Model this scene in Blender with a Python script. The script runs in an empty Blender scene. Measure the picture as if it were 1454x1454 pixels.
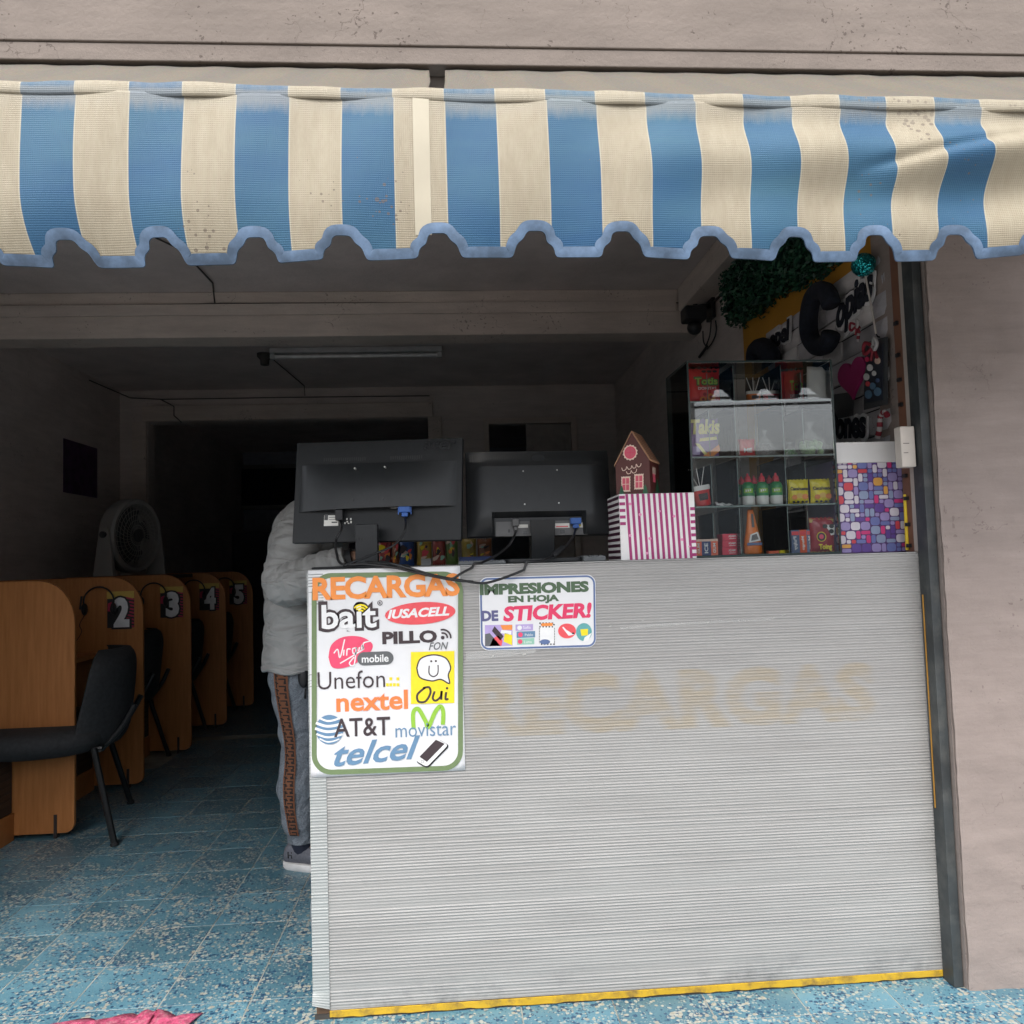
import bpy, math, random
import numpy as np
from mathutils import Vector, Matrix
R = math.radians
rnd = random.Random(7)
SC = bpy.context.scene
COL = SC.collection

# ------------------------------------------------------------------ camera
XW = Vector((0.99730139, -0.02536125, 0.06889661))
YW = Vector((-0.06726777, 0.06027891, 0.9959124))
ZW = Vector((-0.02941059, -0.99785934, 0.05841024))
F = 1140.0
CAM = Vector((0, 0, 1.15))
def ray(px, py):
    v = Vector((px - 727, py - 727, F))
    return Vector((XW.dot(v), YW.dot(v), ZW.dot(v)))
def at(px, py, X=None, Y=None, Z=None):
    """the point of a plane of the place that the photograph shows at a pixel"""
    d = ray(px, py)
    if X is not None: t = (X - CAM.x) / d.x
    elif Y is not None: t = (Y - CAM.y) / d.y
    else: t = (Z - CAM.z) / d.z
    return CAM + d * t
cd = bpy.data.cameras.new('camera'); cam = bpy.data.objects.new('camera', cd); COL.objects.link(cam)
right = Vector((XW.x, YW.x, ZW.x)); down = Vector((XW.y, YW.y, ZW.y)); fwd = Vector((XW.z, YW.z, ZW.z))
m3 = Matrix((right, -down, -fwd)).transposed()
cam.matrix_world = Matrix.Translation(CAM) @ m3.to_4x4()
cd.sensor_width = 36; cd.lens = 36 * F / 1454; cd.clip_start = 0.05; cd.clip_end = 600
SC.camera = cam

# ------------------------------------------------------------------ world, sun, exposure
w = bpy.data.worlds.new('World'); SC.world = w; w.use_nodes = True
nt = w.node_tree; nt.nodes.clear()
sky = nt.nodes.new('ShaderNodeTexSky'); sky.sky_type = 'NISHITA'; sky.sun_disc = False
SUN_EL, SUN_AZ = R(58), R(200)
sky.sun_elevation = SUN_EL; sky.sun_rotation = SUN_AZ; sky.dust_density = 4.0; sky.air_density = 1.0
hs = nt.nodes.new('ShaderNodeHueSaturation'); hs.inputs['Saturation'].default_value = 0.35
bg = nt.nodes.new('ShaderNodeBackground'); bg.inputs['Strength'].default_value = 0.15
wo = nt.nodes.new('ShaderNodeOutputWorld')
nt.links.new(sky.outputs[0], hs.inputs['Color']); nt.links.new(hs.outputs[0], bg.inputs[0]); nt.links.new(bg.outputs[0], wo.inputs[0])
sl = bpy.data.lights.new('sun', 'SUN'); sl.energy = 0.8; sl.angle = R(30); sl.color = (1, .96, .9)
so = bpy.data.objects.new('sun', sl); COL.objects.link(so)
sd = Vector((math.sin(SUN_AZ) * math.cos(SUN_EL), math.cos(SUN_AZ) * math.cos(SUN_EL), math.sin(SUN_EL)))
so.rotation_euler = sd.to_track_quat('Z', 'Y').to_euler()
SC.view_settings.view_transform = 'Standard'; SC.view_settings.look = 'None'
SC.view_settings.gamma = 1; SC.view_settings.use_curve_mapping = False
SC.view_settings.exposure = 1.36
SC.cycles.use_denoising = True
SC.cycles.max_bounces = 12; SC.cycles.diffuse_bounces = 8; SC.cycles.glossy_bounces = 4
SC.cycles.transparent_max_bounces = 24; SC.cycles.caustics_reflective = False; SC.cycles.caustics_refractive = False
SC.cycles.sample_clamp_indirect = 4

# ------------------------------------------------------------------ materials
MATS = {}
def newmat(name):
    m = bpy.data.materials.new(name); m.use_nodes = True
    n = m.node_tree; b = n.nodes['Principled BSDF']
    return m, n, b
def N(n, t, **k):
    x = n.nodes.new(t)
    for a, v in k.items():
        if a in x.inputs: x.inputs[a].default_value = v
        else: setattr(x, a, v)
    return x
def mat(name, col, rough=.6, var=.12, scale=18, bump=.15, metal=0, bscale=None, spec=None, coat=0, dist=.002, dirt=None, dirt_amt=0, dirt_scale=6, coord='pos'):
    """plain surface with a little mottling, fine relief and optional dirt stains"""
    if name in MATS: return MATS[name]
    m, n, b = newmat(name)
    b.inputs['Roughness'].default_value = rough; b.inputs['Metallic'].default_value = metal
    if spec is not None: b.inputs['Specular IOR Level'].default_value = spec
    if coat: b.inputs['Coat Weight'].default_value = coat
    if coord == 'pos': src = N(n, 'ShaderNodeNewGeometry').outputs['Position']
    else: src = N(n, 'ShaderNodeTexCoord').outputs['Object']
    no = N(n, 'ShaderNodeTexNoise', Scale=scale, Detail=5.0); n.links.new(src, no.inputs['Vector'])
    mr = N(n, 'ShaderNodeMapRange'); mr.inputs['From Min'].default_value = .3; mr.inputs['From Max'].default_value = .7
    mr.inputs['To Min'].default_value = 1 - var; mr.inputs['To Max'].default_value = 1 + var
    n.links.new(no.outputs[0], mr.inputs[0])
    mx = N(n, 'ShaderNodeVectorMath', operation='SCALE'); mx.inputs[0].default_value = col[:3]
    n.links.new(mr.outputs[0], mx.inputs['Scale']); out = mx.outputs[0]
    if dirt:
        d = N(n, 'ShaderNodeTexNoise', Scale=dirt_scale, Detail=8.0, Roughness=.65); n.links.new(src, d.inputs['Vector'])
        r = N(n, 'ShaderNodeMapRange'); r.inputs['From Min'].default_value = .48; r.inputs['From Max'].default_value = .72
        r.inputs['To Max'].default_value = dirt_amt; n.links.new(d.outputs[0], r.inputs[0])
        mm = N(n, 'ShaderNodeMix', data_type='RGBA'); n.links.new(r.outputs[0], mm.inputs['Factor'])
        n.links.new(out, mm.inputs['A']); mm.inputs['B'].default_value = (*dirt, 1); out = mm.outputs['Result']
    n.links.new(out, b.inputs['Base Color'])
    if bump:
        bn = N(n, 'ShaderNodeTexNoise', Scale=bscale or scale * 6, Detail=4.0); n.links.new(src, bn.inputs['Vector'])
        bp = N(n, 'ShaderNodeBump', Strength=bump, Distance=dist); n.links.new(bn.outputs[0], bp.inputs['Height'])
        n.links.new(bp.outputs[0], b.inputs['Normal'])
    MATS[name] = m; return m
def ink(name, col, rough=.45):
    return mat(name, col, rough, var=.05, scale=60, bump=0)
def concrete(name, col, pits=.5, cracks=.6, dark=(.09, .07, .06)):
    m, n, b = newmat(name); b.inputs['Roughness'].default_value = .9
    g = N(n, 'ShaderNodeNewGeometry').outputs['Position']
    n1 = N(n, 'ShaderNodeTexNoise', Scale=2.2, Detail=8.0, Roughness=.6); n.links.new(g, n1.inputs['Vector'])
    st = N(n, 'ShaderNodeVectorMath', operation='MULTIPLY'); st.inputs[1].default_value = (2.0, 2.0, 14.0); n.links.new(g, st.inputs[0])
    n2 = N(n, 'ShaderNodeTexNoise', Scale=2.0, Detail=8.0, Roughness=.7); n.links.new(st.outputs[0], n2.inputs['Vector'])
    ad = N(n, 'ShaderNodeMath', operation='ADD'); n.links.new(n1.outputs[0], ad.inputs[0]); n.links.new(n2.outputs[0], ad.inputs[1])
    mr = N(n, 'ShaderNodeMapRange'); mr.inputs['From Min'].default_value = .7; mr.inputs['From Max'].default_value = 1.3
    mr.inputs['To Min'].default_value = .8; mr.inputs['To Max'].default_value = 1.15; n.links.new(ad.outputs[0], mr.inputs[0])
    sc = N(n, 'ShaderNodeVectorMath', operation='SCALE'); sc.inputs[0].default_value = col; n.links.new(mr.outputs[0], sc.inputs['Scale'])
    # pits of uneven outline
    pw = N(n, 'ShaderNodeTexNoise', Scale=38.0, Detail=4.0); n.links.new(g, pw.inputs['Vector'])
    ps = N(n, 'ShaderNodeVectorMath', operation='SCALE'); ps.inputs['Scale'].default_value = .05; n.links.new(pw.outputs['Color'], ps.inputs[0])
    pa_ = N(n, 'ShaderNodeVectorMath', operation='ADD'); n.links.new(g, pa_.inputs[0]); n.links.new(ps.outputs[0], pa_.inputs[1])
    v = N(n, 'ShaderNodeTexVoronoi', Scale=46.0); n.links.new(pa_.outputs[0], v.inputs['Vector'])
    cl = N(n, 'ShaderNodeTexNoise', Scale=5.0, Detail=3.0); n.links.new(g, cl.inputs['Vector'])
    t = N(n, 'ShaderNodeMapRange'); t.inputs['From Min'].default_value = .42; t.inputs['From Max'].default_value = .75; t.inputs['To Max'].default_value = .3; n.links.new(cl.outputs[0], t.inputs[0])
    lt = N(n, 'ShaderNodeMath', operation='LESS_THAN'); n.links.new(v.outputs['Distance'], lt.inputs[0]); n.links.new(t.outputs[0], lt.inputs[1])
    # hairline cracks
    w1 = N(n, 'ShaderNodeTexNoise', Scale=3.0, Detail=6.0); n.links.new(g, w1.inputs['Vector'])
    sb = N(n, 'ShaderNodeMath', operation='SUBTRACT'); sb.inputs[1].default_value = .5; n.links.new(w1.outputs[0], sb.inputs[0])
    ab = N(n, 'ShaderNodeMath', operation='ABSOLUTE'); n.links.new(sb.outputs[0], ab.inputs[0])
    l2 = N(n, 'ShaderNodeMath', operation='LESS_THAN'); l2.inputs[1].default_value = .0011; n.links.new(ab.outputs[0], l2.inputs[0])
    q = N(n, 'ShaderNodeMath', operation='GREATER_THAN'); q.inputs[1].default_value = .55; n.links.new(cl.outputs[0], q.inputs[0])
    l3 = N(n, 'ShaderNodeMath', operation='MULTIPLY'); n.links.new(l2.outputs[0], l3.inputs[0]); n.links.new(q.outputs[0], l3.inputs[1])
    p1 = N(n, 'ShaderNodeMath', operation='MULTIPLY'); p1.inputs[1].default_value = pits; n.links.new(lt.outputs[0], p1.inputs[0])
    p2 = N(n, 'ShaderNodeMath', operation='MULTIPLY_ADD'); p2.inputs[1].default_value = cracks; n.links.new(l3.outputs[0], p2.inputs[0]); n.links.new(p1.outputs[0], p2.inputs[2])
    p2.use_clamp = True
    mm = N(n, 'ShaderNodeMix', data_type='RGBA'); n.links.new(p2.outputs[0], mm.inputs['Factor']); n.links.new(sc.outputs[0], mm.inputs['A']); mm.inputs['B'].default_value = (*dark, 1)
    n.links.new(mm.outputs['Result'], b.inputs['Base Color'])
    fb = N(n, 'ShaderNodeTexNoise', Scale=70.0, Detail=8.0, Roughness=.7); n.links.new(g, fb.inputs['Vector'])
    hh = N(n, 'ShaderNodeMath', operation='SUBTRACT'); n.links.new(fb.outputs[0], hh.inputs[0]); n.links.new(p2.outputs[0], hh.inputs[1])
    bp = N(n, 'ShaderNodeBump', Strength=.6, Distance=.004); n.links.new(hh.outputs[0], bp.inputs['Height'])
    tn = N(n, 'ShaderNodeTexNoise', Scale=7.0, Detail=5.0, Distortion=.4); n.links.new(g, tn.inputs['Vector'])
    b2 = N(n, 'ShaderNodeBump', Strength=.3, Distance=.012); n.links.new(tn.outputs[0], b2.inputs['Height']); n.links.new(bp.outputs[0], b2.inputs['Normal']); n.links.new(b2.outputs[0], b.inputs['Normal'])
    MATS[name] = m; return m
def terrazzo():
    m, n, b = newmat('terrazzo')
    g = N(n, 'ShaderNodeNewGeometry').outputs['Position']
    oi = N(n, 'ShaderNodeObjectInfo')
    wn = N(n, 'ShaderNodeTexNoise', Scale=45.0, Detail=3.0); n.links.new(g, wn.inputs['Vector'])
    ws = N(n, 'ShaderNodeVectorMath', operation='SCALE'); ws.inputs['Scale'].default_value = .012; n.links.new(wn.outputs['Color'], ws.inputs[0])
    wa = N(n, 'ShaderNodeVectorMath', operation='ADD'); n.links.new(g, wa.inputs[0]); n.links.new(ws.outputs[0], wa.inputs[1])
    n1 = N(n, 'ShaderNodeTexNoise', Scale=6.0, Detail=6.0); n.links.new(g, n1.inputs['Vector'])
    base = N(n, 'ShaderNodeValToRGB'); e = base.color_ramp.elements
    e[0].position = .3; e[0].color = (.066, .160, .210, 1); e[1].position = .7; e[1].color = (.105, .225, .28, 1)
    n.links.new(n1.outputs[0], base.inputs[0]); out = base.outputs[0]
    rr = N(n, 'ShaderNodeMapRange'); rr.inputs['To Min'].default_value = .78; rr.inputs['To Max'].default_value = 1.18; n.links.new(oi.outputs['Random'], rr.inputs[0])
    sc = N(n, 'ShaderNodeVectorMath', operation='SCALE'); n.links.new(out, sc.inputs[0]); n.links.new(rr.outputs[0], sc.inputs['Scale']); out = sc.outputs[0]
    dn = N(n, 'ShaderNodeTexNoise', Scale=9.0, Detail=3.0); n.links.new(g, dn.inputs['Vector'])
    for scale, thr, col, amt, off in ((120, .42, (.03, .09, .15), .7, 0), (90, .44, (.012, .05, .11), .9, .31), (82, .36, (.38, .38, .33), .9, .67), (130, .36, (.36, .38, .34), .6, .13), (60, .30, (.36, .33, .26), .8, .5)):
        v = N(n, 'ShaderNodeTexVoronoi', Scale=float(scale)); n.links.new(wa.outputs[0], v.inputs['Vector'])
        sx = N(n, 'ShaderNodeSeparateColor'); n.links.new(v.outputs['Color'], sx.inputs[0])
        # threshold shrinks with a random pick of cells and with the local density
        pk = N(n, 'ShaderNodeMath', operation='MULTIPLY'); n.links.new(sx.outputs[0], pk.inputs[0]); n.links.new(dn.outputs[0], pk.inputs[1])
        th = N(n, 'ShaderNodeMapRange'); th.inputs['From Min'].default_value = .17 + .03 * (off > .4); th.inputs['From Max'].default_value = .48; th.inputs['To Max'].default_value = thr * 1.35
        n.links.new(pk.outputs[0], th.inputs[0])
        lt = N(n, 'ShaderNodeMath', operation='LESS_THAN'); n.links.new(v.outputs['Distance'], lt.inputs[0]); n.links.new(th.outputs[0], lt.inputs[1])
        am = N(n, 'ShaderNodeMath', operation='MULTIPLY'); am.inputs[1].default_value = amt; n.links.new(lt.outputs[0], am.inputs[0])
        mm = N(n, 'ShaderNodeMix', data_type='RGBA'); n.links.new(am.outputs[0], mm.inputs['Factor']); n.links.new(out, mm.inputs['A']); mm.inputs['B'].default_value = (*col, 1)
        out = mm.outputs['Result']
    n.links.new(out, b.inputs['Base Color'])
    rn = N(n, 'ShaderNodeMapRange'); rn.inputs['To Min'].default_value = .22; rn.inputs['To Max'].default_value = .48; n.links.new(dn.outputs[0], rn.inputs[0]); n.links.new(rn.outputs[0], b.inputs['Roughness'])
    bp = N(n, 'ShaderNodeBump', Strength=.12, Distance=.001); n.links.new(wn.outputs[0], bp.inputs['Height']); n.links.new(bp.outputs[0], b.inputs['Normal'])
    MATS['terrazzo'] = m; return m
def glass(name='glass', tint=(.975, .99, .985), ior=1.32):
    m, n, b = newmat(name)
    n.nodes.remove(b)
    fr = N(n, 'ShaderNodeFresnel', IOR=ior); tr = N(n, 'ShaderNodeBsdfTransparent', Color=(*tint, 1)); gl = N(n, 'ShaderNodeBsdfGlossy', Roughness=.015)
    gl.inputs['Color'].default_value = (1, 1, 1, 1)
    mx = N(n, 'ShaderNodeMixShader'); n.links.new(fr.outputs[0], mx.inputs[0]); n.links.new(tr.outputs[0], mx.inputs[1]); n.links.new(gl.outputs[0], mx.inputs[2])
    n.links.new(mx.outputs[0], n.nodes['Material Output'].inputs[0]); MATS[name] = m; return m

# ------------------------------------------------------------------ building helpers
def thing(name, label, cat, loc=(0, 0, 0), rot=0, group=None):
    o = bpy.data.objects.new(name, None); COL.objects.link(o); o.empty_display_size = .05
    o.location = loc
    o.rotation_euler = rot if isinstance(rot, tuple) else (0, 0, rot)
    o['label'] = label; o['category'] = cat
    if group: o['group'] = group
    return o
def tag(o, label, cat, group=None):
    o['label'] = label; o['category'] = cat
    if group: o['group'] = group
    return o
def origin_of(o):
    v = Vector((0, 0, 0))
    while o: v = v + o.location; o = o.parent
    return v
class MB:
    def __init__(s): s.v = []; s.f = []; s.m = []; s.uv = None
    def add(s, vs, fs, m=0):
        k = len(s.v); s.v += [tuple(p) for p in vs]; s.f += [tuple(k + i for i in f) for f in fs]; s.m += [m] * len(fs); return s
    def box(s, x0, x1, y0, y1, z0, z1, m=0):
        return s.add([(x, y, z) for z in (z0, z1) for y in (y0, y1) for x in (x0, x1)],
                     [(0, 2, 3, 1), (4, 5, 7, 6), (0, 1, 5, 4), (2, 6, 7, 3), (0, 4, 6, 2), (1, 3, 7, 5)], m)
    def tube(s, pts, r, n=8, m=0, cap=True, sy=1):
        pts = [Vector(p) for p in pts]; K = len(pts)
        rr = r if isinstance(r, (list, tuple)) else [r] * K
        up = Vector((0, 0, 1)); prev = None; vs = []; fs = []
        for i, p in enumerate(pts):
            t = (pts[min(i + 1, K - 1)] - pts[max(i - 1, 0)]).normalized()
            if prev is None:
                a = up if abs(t.dot(up)) < .9 else Vector((1, 0, 0)); u = t.cross(a).normalized()
            else:
                u = (prev - t * prev.dot(t)).normalized()
            prev = u; w_ = t.cross(u)
            for j in range(n):
                an = 2 * math.pi * j / n
                vs.append(p + (u * math.cos(an) + w_ * math.sin(an) * sy) * rr[i])
        for i in range(K - 1):
            for j in range(n):
                a, b = i * n + j, i * n + (j + 1) % n
                fs.append((a, b, b + n, a + n))
        if cap: fs.append(tuple(range(n - 1, -1, -1))); fs.append(tuple((K - 1) * n + j for j in range(n)))
        return s.add(vs, fs, m)
    def rings(s, rings, m=0, cap=True):
        n = len(rings[0]); vs = [p for r in rings for p in r]; fs = []
        for i in range(len(rings) - 1):
            for j in range(n):
                a, b = i * n + j, i * n + (j + 1) % n
                fs.append((a, b, b + n, a + n))
        if cap: fs.append(tuple(range(n - 1, -1, -1))); fs.append(tuple((len(rings) - 1) * n + j for j in range(n)))
        return s.add(vs, fs, m)
    def lathe(s, prof, c=(0, 0, 0), n=20, m=0):
        c = Vector(c)
        return s.rings([[c + Vector((r * math.cos(2 * math.pi * j / n), r * math.sin(2 * math.pi * j / n), z)) for j in range(n)] for r, z in prof], m)
    def prism(s, poly, O, U, V, Nn, t, m=0):
        """polygon (u,v) on the plane O,U,V pushed t along Nn"""
        O, U, V, Nn = map(Vector, (O, U, V, Nn)); n = len(poly)
        vs = [O + U * a + V * b for a, b in poly] + [O + U * a + V * b + Nn * t for a, b in poly]
        fs = [tuple(range(n - 1, -1, -1)), tuple(range(n, 2 * n))] + [(i, (i + 1) % n, (i + 1) % n + n, i + n) for i in range(n)]
        return s.add(vs, fs, m)
    def grid(s, P, m=0, flip=False):
        nu = len(P); nv = len(P[0]); fs = []
        for i in range(nu - 1):
            for j in range(nv - 1):
                q = (i * nv + j, (i + 1) * nv + j, (i + 1) * nv + j + 1, i * nv + j + 1)
                fs.append(q[::-1] if flip else q)
        return s.add([p for r in P for p in r], fs, m)
    def ball(s, c, r, n=12, k=8, m=0, sc=(1, 1, 1)):
        c = Vector(c); R_ = []
        for i in range(k + 1):
            a = math.pi * i / k; rr = max(math.sin(a), .02)
            R_.append([c + Vector((r * sc[0] * rr * math.cos(2 * math.pi * j / n), r * sc[1] * rr * math.sin(2 * math.pi * j / n), -r * sc[2] * math.cos(a))) for j in range(n)])
        return s.rings(R_, m)
    def build(s, name, mats, parent=None, smooth=False, bevel=0, world=True, solid=0, seg=2, sub=0, label=None, uv=None):
        if not isinstance(mats, (list, tuple)): mats = [mats]
        off = origin_of(parent) if (parent is not None and world) else Vector((0, 0, 0))
        me = bpy.data.meshes.new(name)
        vs = s.v
        if off.length > 0: vs = [(p[0] - off.x, p[1] - off.y, p[2] - off.z) for p in s.v]
        me.from_pydata(vs, [], s.f)
        for m in mats: me.materials.append(m)
        if len(mats) > 1: me.polygons.foreach_set('material_index', s.m)
        if smooth:
            me.polygons.foreach_set('use_smooth', [True] * len(s.f))
            if smooth != 'all':
                me.set_sharp_from_angle(angle=R(38))
        if uv is not None:
            ul = me.uv_layers.new(name='cloth'); vi = np.empty(len(me.loops), int); me.loops.foreach_get('vertex_index', vi)
            ul.data.foreach_set('uv', np.array(uv)[vi].astype(np.float32).ravel())
        me.update()
        o = bpy.data.objects.new(name, me); COL.objects.link(o)
        if parent is not None: o.parent = parent
        if bevel:
            b = o.modifiers.new('bevel', 'BEVEL'); b.width = bevel; b.segments = seg; b.limit_method = 'ANGLE'; b.angle_limit = R(40)
            if smooth is False:
                me.polygons.foreach_set('use_smooth', [True] * len(s.f)); b.harden_normals = True
        if solid:
            b = o.modifiers.new('solid', 'SOLIDIFY'); b.thickness = solid
        if sub:
            b = o.modifiers.new('sub', 'SUBSURF'); b.levels = sub; b.render_levels = sub
        if label: o['label'] = label
        return o
def struct(name, mb, m, **k):
    o = mb.build(name, m, **k); o['kind'] = 'structure'; return o
def copy_tree(o, parent=None):
    c = o.copy(); COL.objects.link(c); c.parent = parent
    for ch in [x for x in bpy.data.objects if x.parent == o and x != c]: copy_tree(ch, c)
    return c
def txt(body, bold=0, shear=0, space=1.0):
    c = bpy.data.curves.new('lettering', 'FONT'); c.body = body; c.offset = bold; c.shear = shear; c.resolution_u = 3; c.space_character = space
    o = bpy.data.objects.new('lettering', c); me = bpy.data.meshes.new_from_object(o)
    v = np.array([p.co[:2] for p in me.vertices]); f = [tuple(p.vertices) for p in me.polygons]
    bpy.data.objects.remove(o); bpy.data.curves.remove(c); bpy.data.meshes.remove(me)
    return v, f
def letters(name, body, m, parent, O, U, V, Nn, u0, u1, v0, v1, off=.0005, bold=0, shear=0, space=1.0, label=None, lift=0.0, warp=None, ref=None, mb=None):
    """flat print: text fitted to the box u0..u1, v0..v1 of the plane O,U,V, raised off along Nn"""
    v, f = txt(body, bold, shear, space)
    lo, hi = (v.min(0), v.max(0)) if ref is None else ref
    t = (v - lo) / (hi - lo)
    O, U, V, Nn = map(Vector, (O, U, V, Nn))
    pts = []
    for a, b in t:
        uu = u0 + (u1 - u0) * a; vv = v0 + (v1 - v0) * b + lift * a
        if warp: uu, vv = warp(uu, vv, a, b)
        pts.append(O + U * uu + V * vv + Nn * off)
    if mb is not None: mb.add(pts, f); return mb
    q = MB(); q.add(pts, f)
    o = q.build(name, m, parent)
    if label: o['label'] = label
    return o
def flat(name, poly, m, parent, O, U, V, Nn, off=.0003):
    q = MB(); O, U, V, Nn = map(Vector, (O, U, V, Nn))
    q.add([O + U * a + V * b + Nn * off for a, b in poly], [tuple(range(len(poly)))])
    return q.build(name, m, parent)
def rrect(u0, u1, v0, v1, r, n=6):
    P = []
    for cx, cy, a0 in ((u1 - r, v1 - r, 0), (u0 + r, v1 - r, 90), (u0 + r, v0 + r, 180), (u1 - r, v0 + r, 270)):
        for i in range(n + 1):
            a = R(a0 + 90 * i / n); P.append((cx + r * math.cos(a), cy + r * math.sin(a)))
    return P
def ell(cu, cv, a, b, n=28, a0=0, a1=360):
    return [(cu + a * math.cos(R(a0 + (a1 - a0) * i / n)), cv + b * math.sin(R(a0 + (a1 - a0) * i / n))) for i in range(n + (a1 - a0 < 360))]
def band(poly, w, closed=False):
    """ribbon of width w along a polyline (or list of widths) as quads: returns verts2d, faces"""
    n = len(poly); L = []; Rr = []
    for i, (x, y) in enumerate(poly):
        if closed: a, b = poly[i - 1], poly[(i + 1) % n]
        else: a, b = poly[max(i - 1, 0)], poly[min(i + 1, n - 1)]
        dx, dy = b[0] - a[0], b[1] - a[1]; l = math.hypot(dx, dy) or 1; nx, ny = -dy / l, dx / l
        ww = (w[i] if isinstance(w, (list, tuple)) else w) / 2
        L.append((x + nx * ww, y + ny * ww)); Rr.append((x - nx * ww, y - ny * ww))
    fs = [(i, i + n, (i + 1) % n + n, (i + 1) % n) for i in range(n if closed else n - 1)]
    return L + Rr, fs
def stroke(name, polys, w, m, parent, O, U, V, Nn, off=.0005, closed=False, mb=None):
    q = mb or MB(); O, U, V, Nn = map(Vector, (O, U, V, Nn))
    for p in polys:
        vs, fs = band(p, w, closed); q.add([O + U * a + V * b + Nn * off for a, b in vs], fs)
    if mb is not None: return mb
    return q.build(name, m, parent)
def bez(P, n=10):
    """smooth curve through points (Catmull-Rom), 2d or 3d"""
    P = [tuple(p) for p in P]; out = []
    for i in range(len(P) - 1):
        p0, p1, p2, p3 = P[max(i - 1, 0)], P[i], P[i + 1], P[min(i + 2, len(P) - 1)]
        for k in range(n):
            t = k / n
            out.append(tuple(.5 * (2 * b + (c - a) * t + (2 * a - 5 * b + 4 * c - d) * t * t + (-a + 3 * b - 3 * c + d) * t ** 3) for a, b, c, d in zip(p0, p1, p2, p3)))
    out.append(P[-1]); return out
def noise1(x, s=0):
    i = math.floor(x); f = x - i; f = f * f * (3 - 2 * f)
    h = lambda k: (math.sin((k + s * 17.3) * 127.1) * 43758.5453) % 1
    return h(i) * (1 - f) + h(i + 1) * f
XA, YA, ZA = Vector((1, 0, 0)), Vector((0, 1, 0)), Vector((0, 0, 1))
FRONT = -YA
# ------------------------------------------------------------------ the shop shell
FAC = 2.136            # facade plane
XR = 1.31              # right wall
XL = -2.6              # left wall
CEIL = 2.55
BACK = 6.4
m_plaster_in = concrete('painted plaster', (.54, .48, .45), pits=.35, cracks=.3)
m_ceiling = concrete('ceiling paint', (.58, .52, .50), pits=.1, cracks=.1)
m_facade = concrete('weathered facade paint', (.185, .155, .135), pits=.85, cracks=.7)
m_beam = concrete('beam paint', (.55, .48, .43), pits=.5, cracks=.6)
m_terr = terrazzo()
m_grout = mat('grout', (.34, .34, .30), .9, var=.3, scale=14, dirt=(.02, .02, .02), dirt_amt=1, dirt_scale=7)
m_asphalt = mat('pale bounce street', (.30, .29, .28), .9, var=.25, scale=30, bump=.5)  # unseen street and pavement made pale to bounce light onto the ceiling
m_pave = mat('pavement concrete', (.42, .40, .38), .9, var=.2, scale=8, bump=.4, dirt=(.12, .11, .1), dirt_amt=.6)

struct('ground', MB().box(-300, 300, -300, 300, -.35, -.16), m_asphalt)
struct('road', MB().box(-60, 60, -9.0, -1.2, -.16, -.145), m_asphalt)
k = MB().box(-60, 60, -1.2, 1.06, -.16, -.004); struct('pavement', k, m_pave, bevel=.01)
struct('pavement', MB().box(-60, 60, -11.0, -9.0, -.16, 0), m_pave, bevel=.01)
T = .2375; TX0 = -.579; TY0 = 2.25
fl = MB().box(-2.6, 1.7, 1.06, 10.2, -.16, -.0014)
floor = struct('floor', fl, m_grout)
g = .0015
tm = None; cnt = 0
x_edges = [TX0 + T * k for k in range(-9, 9)]
for j in range(-5, 34):
    y0 = TY0 + T * j
    for x0 in x_edges:
        cxm = x0 + T / 2; cym = y0 + T / 2
        if x0 + T > 1.64: continue
        if cym > FAC and x0 > -.3: continue             # behind the counter: one plain bed
        if cym > 5.6 or (cxm < -1.75 and cym > 4.8): continue
        if cym < 1.3: continue
        if tm is None:
            q = MB().box(-T / 2 + g, T / 2 - g, -T / 2 + g, T / 2 - g, -.006, 0)
            o = q.build('tile', m_terr, floor, bevel=.0012, seg=1); tm = o
        else:
            o = tm.copy(); COL.objects.link(o)
        o.location = (cxm, cym, rnd.uniform(-.0006, .0004)); o.rotation_euler = (rnd.uniform(-.0012, .0012), rnd.uniform(-.0012, .0012), rnd.uniform(-.002, .002)); cnt += 1
q = MB(); q.box(-.34, XR, 2.16, 10.2, -.006, -.0005); q.box(-2.6, -.342, 5.7, 10.2, -.006, -.0005); q.box(-2.6, 1.64, 1.06, 1.18, -.006, -.0005)
q.build('floor_bed', m_terr, floor)
print('tiles', cnt)

# walls and ceiling
struct('wall_right', MB().box(XR, XR + .35, FAC + .0205, 10.2, 0, 3.4), m_plaster_in)
struct('wall_left', MB().box(XL - .2, XL, FAC + .05, 10.2, 0, 3.4), m_plaster_in)
struct('ceiling', MB().box(XL, XR, FAC + .03, 10.2, CEIL, CEIL + .2), m_ceiling)
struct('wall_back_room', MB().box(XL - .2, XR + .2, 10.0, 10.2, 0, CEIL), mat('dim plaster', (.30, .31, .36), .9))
# back wall with the wide opening and the door
q = MB(); q.box(XL, -2.39, BACK, BACK + .15, 0, 2.3); q.box(XL, -.21, BACK, BACK + .15, 2.3, CEIL)
q.box(-.21, .26, BACK, BACK + .15, 0, CEIL); q.box(.26, .98, BACK, BACK + .15, 2.24, CEIL); q.box(.98, XR, BACK, BACK + .15, 0, CEIL)
struct('wall_back', q, m_plaster_in)
q = MB(); q.box(-2.42, -.17, BACK - .035, BACK - .001, 2.302, 2.42); q.box(-.209, -.10, BACK - .03, BACK - .001, 0, 2.30); q.box(-2.5, -2.392, BACK - .03, BACK - .001, 0, 2.30)
struct('opening_trim', q, m_beam, bevel=.004)
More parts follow.
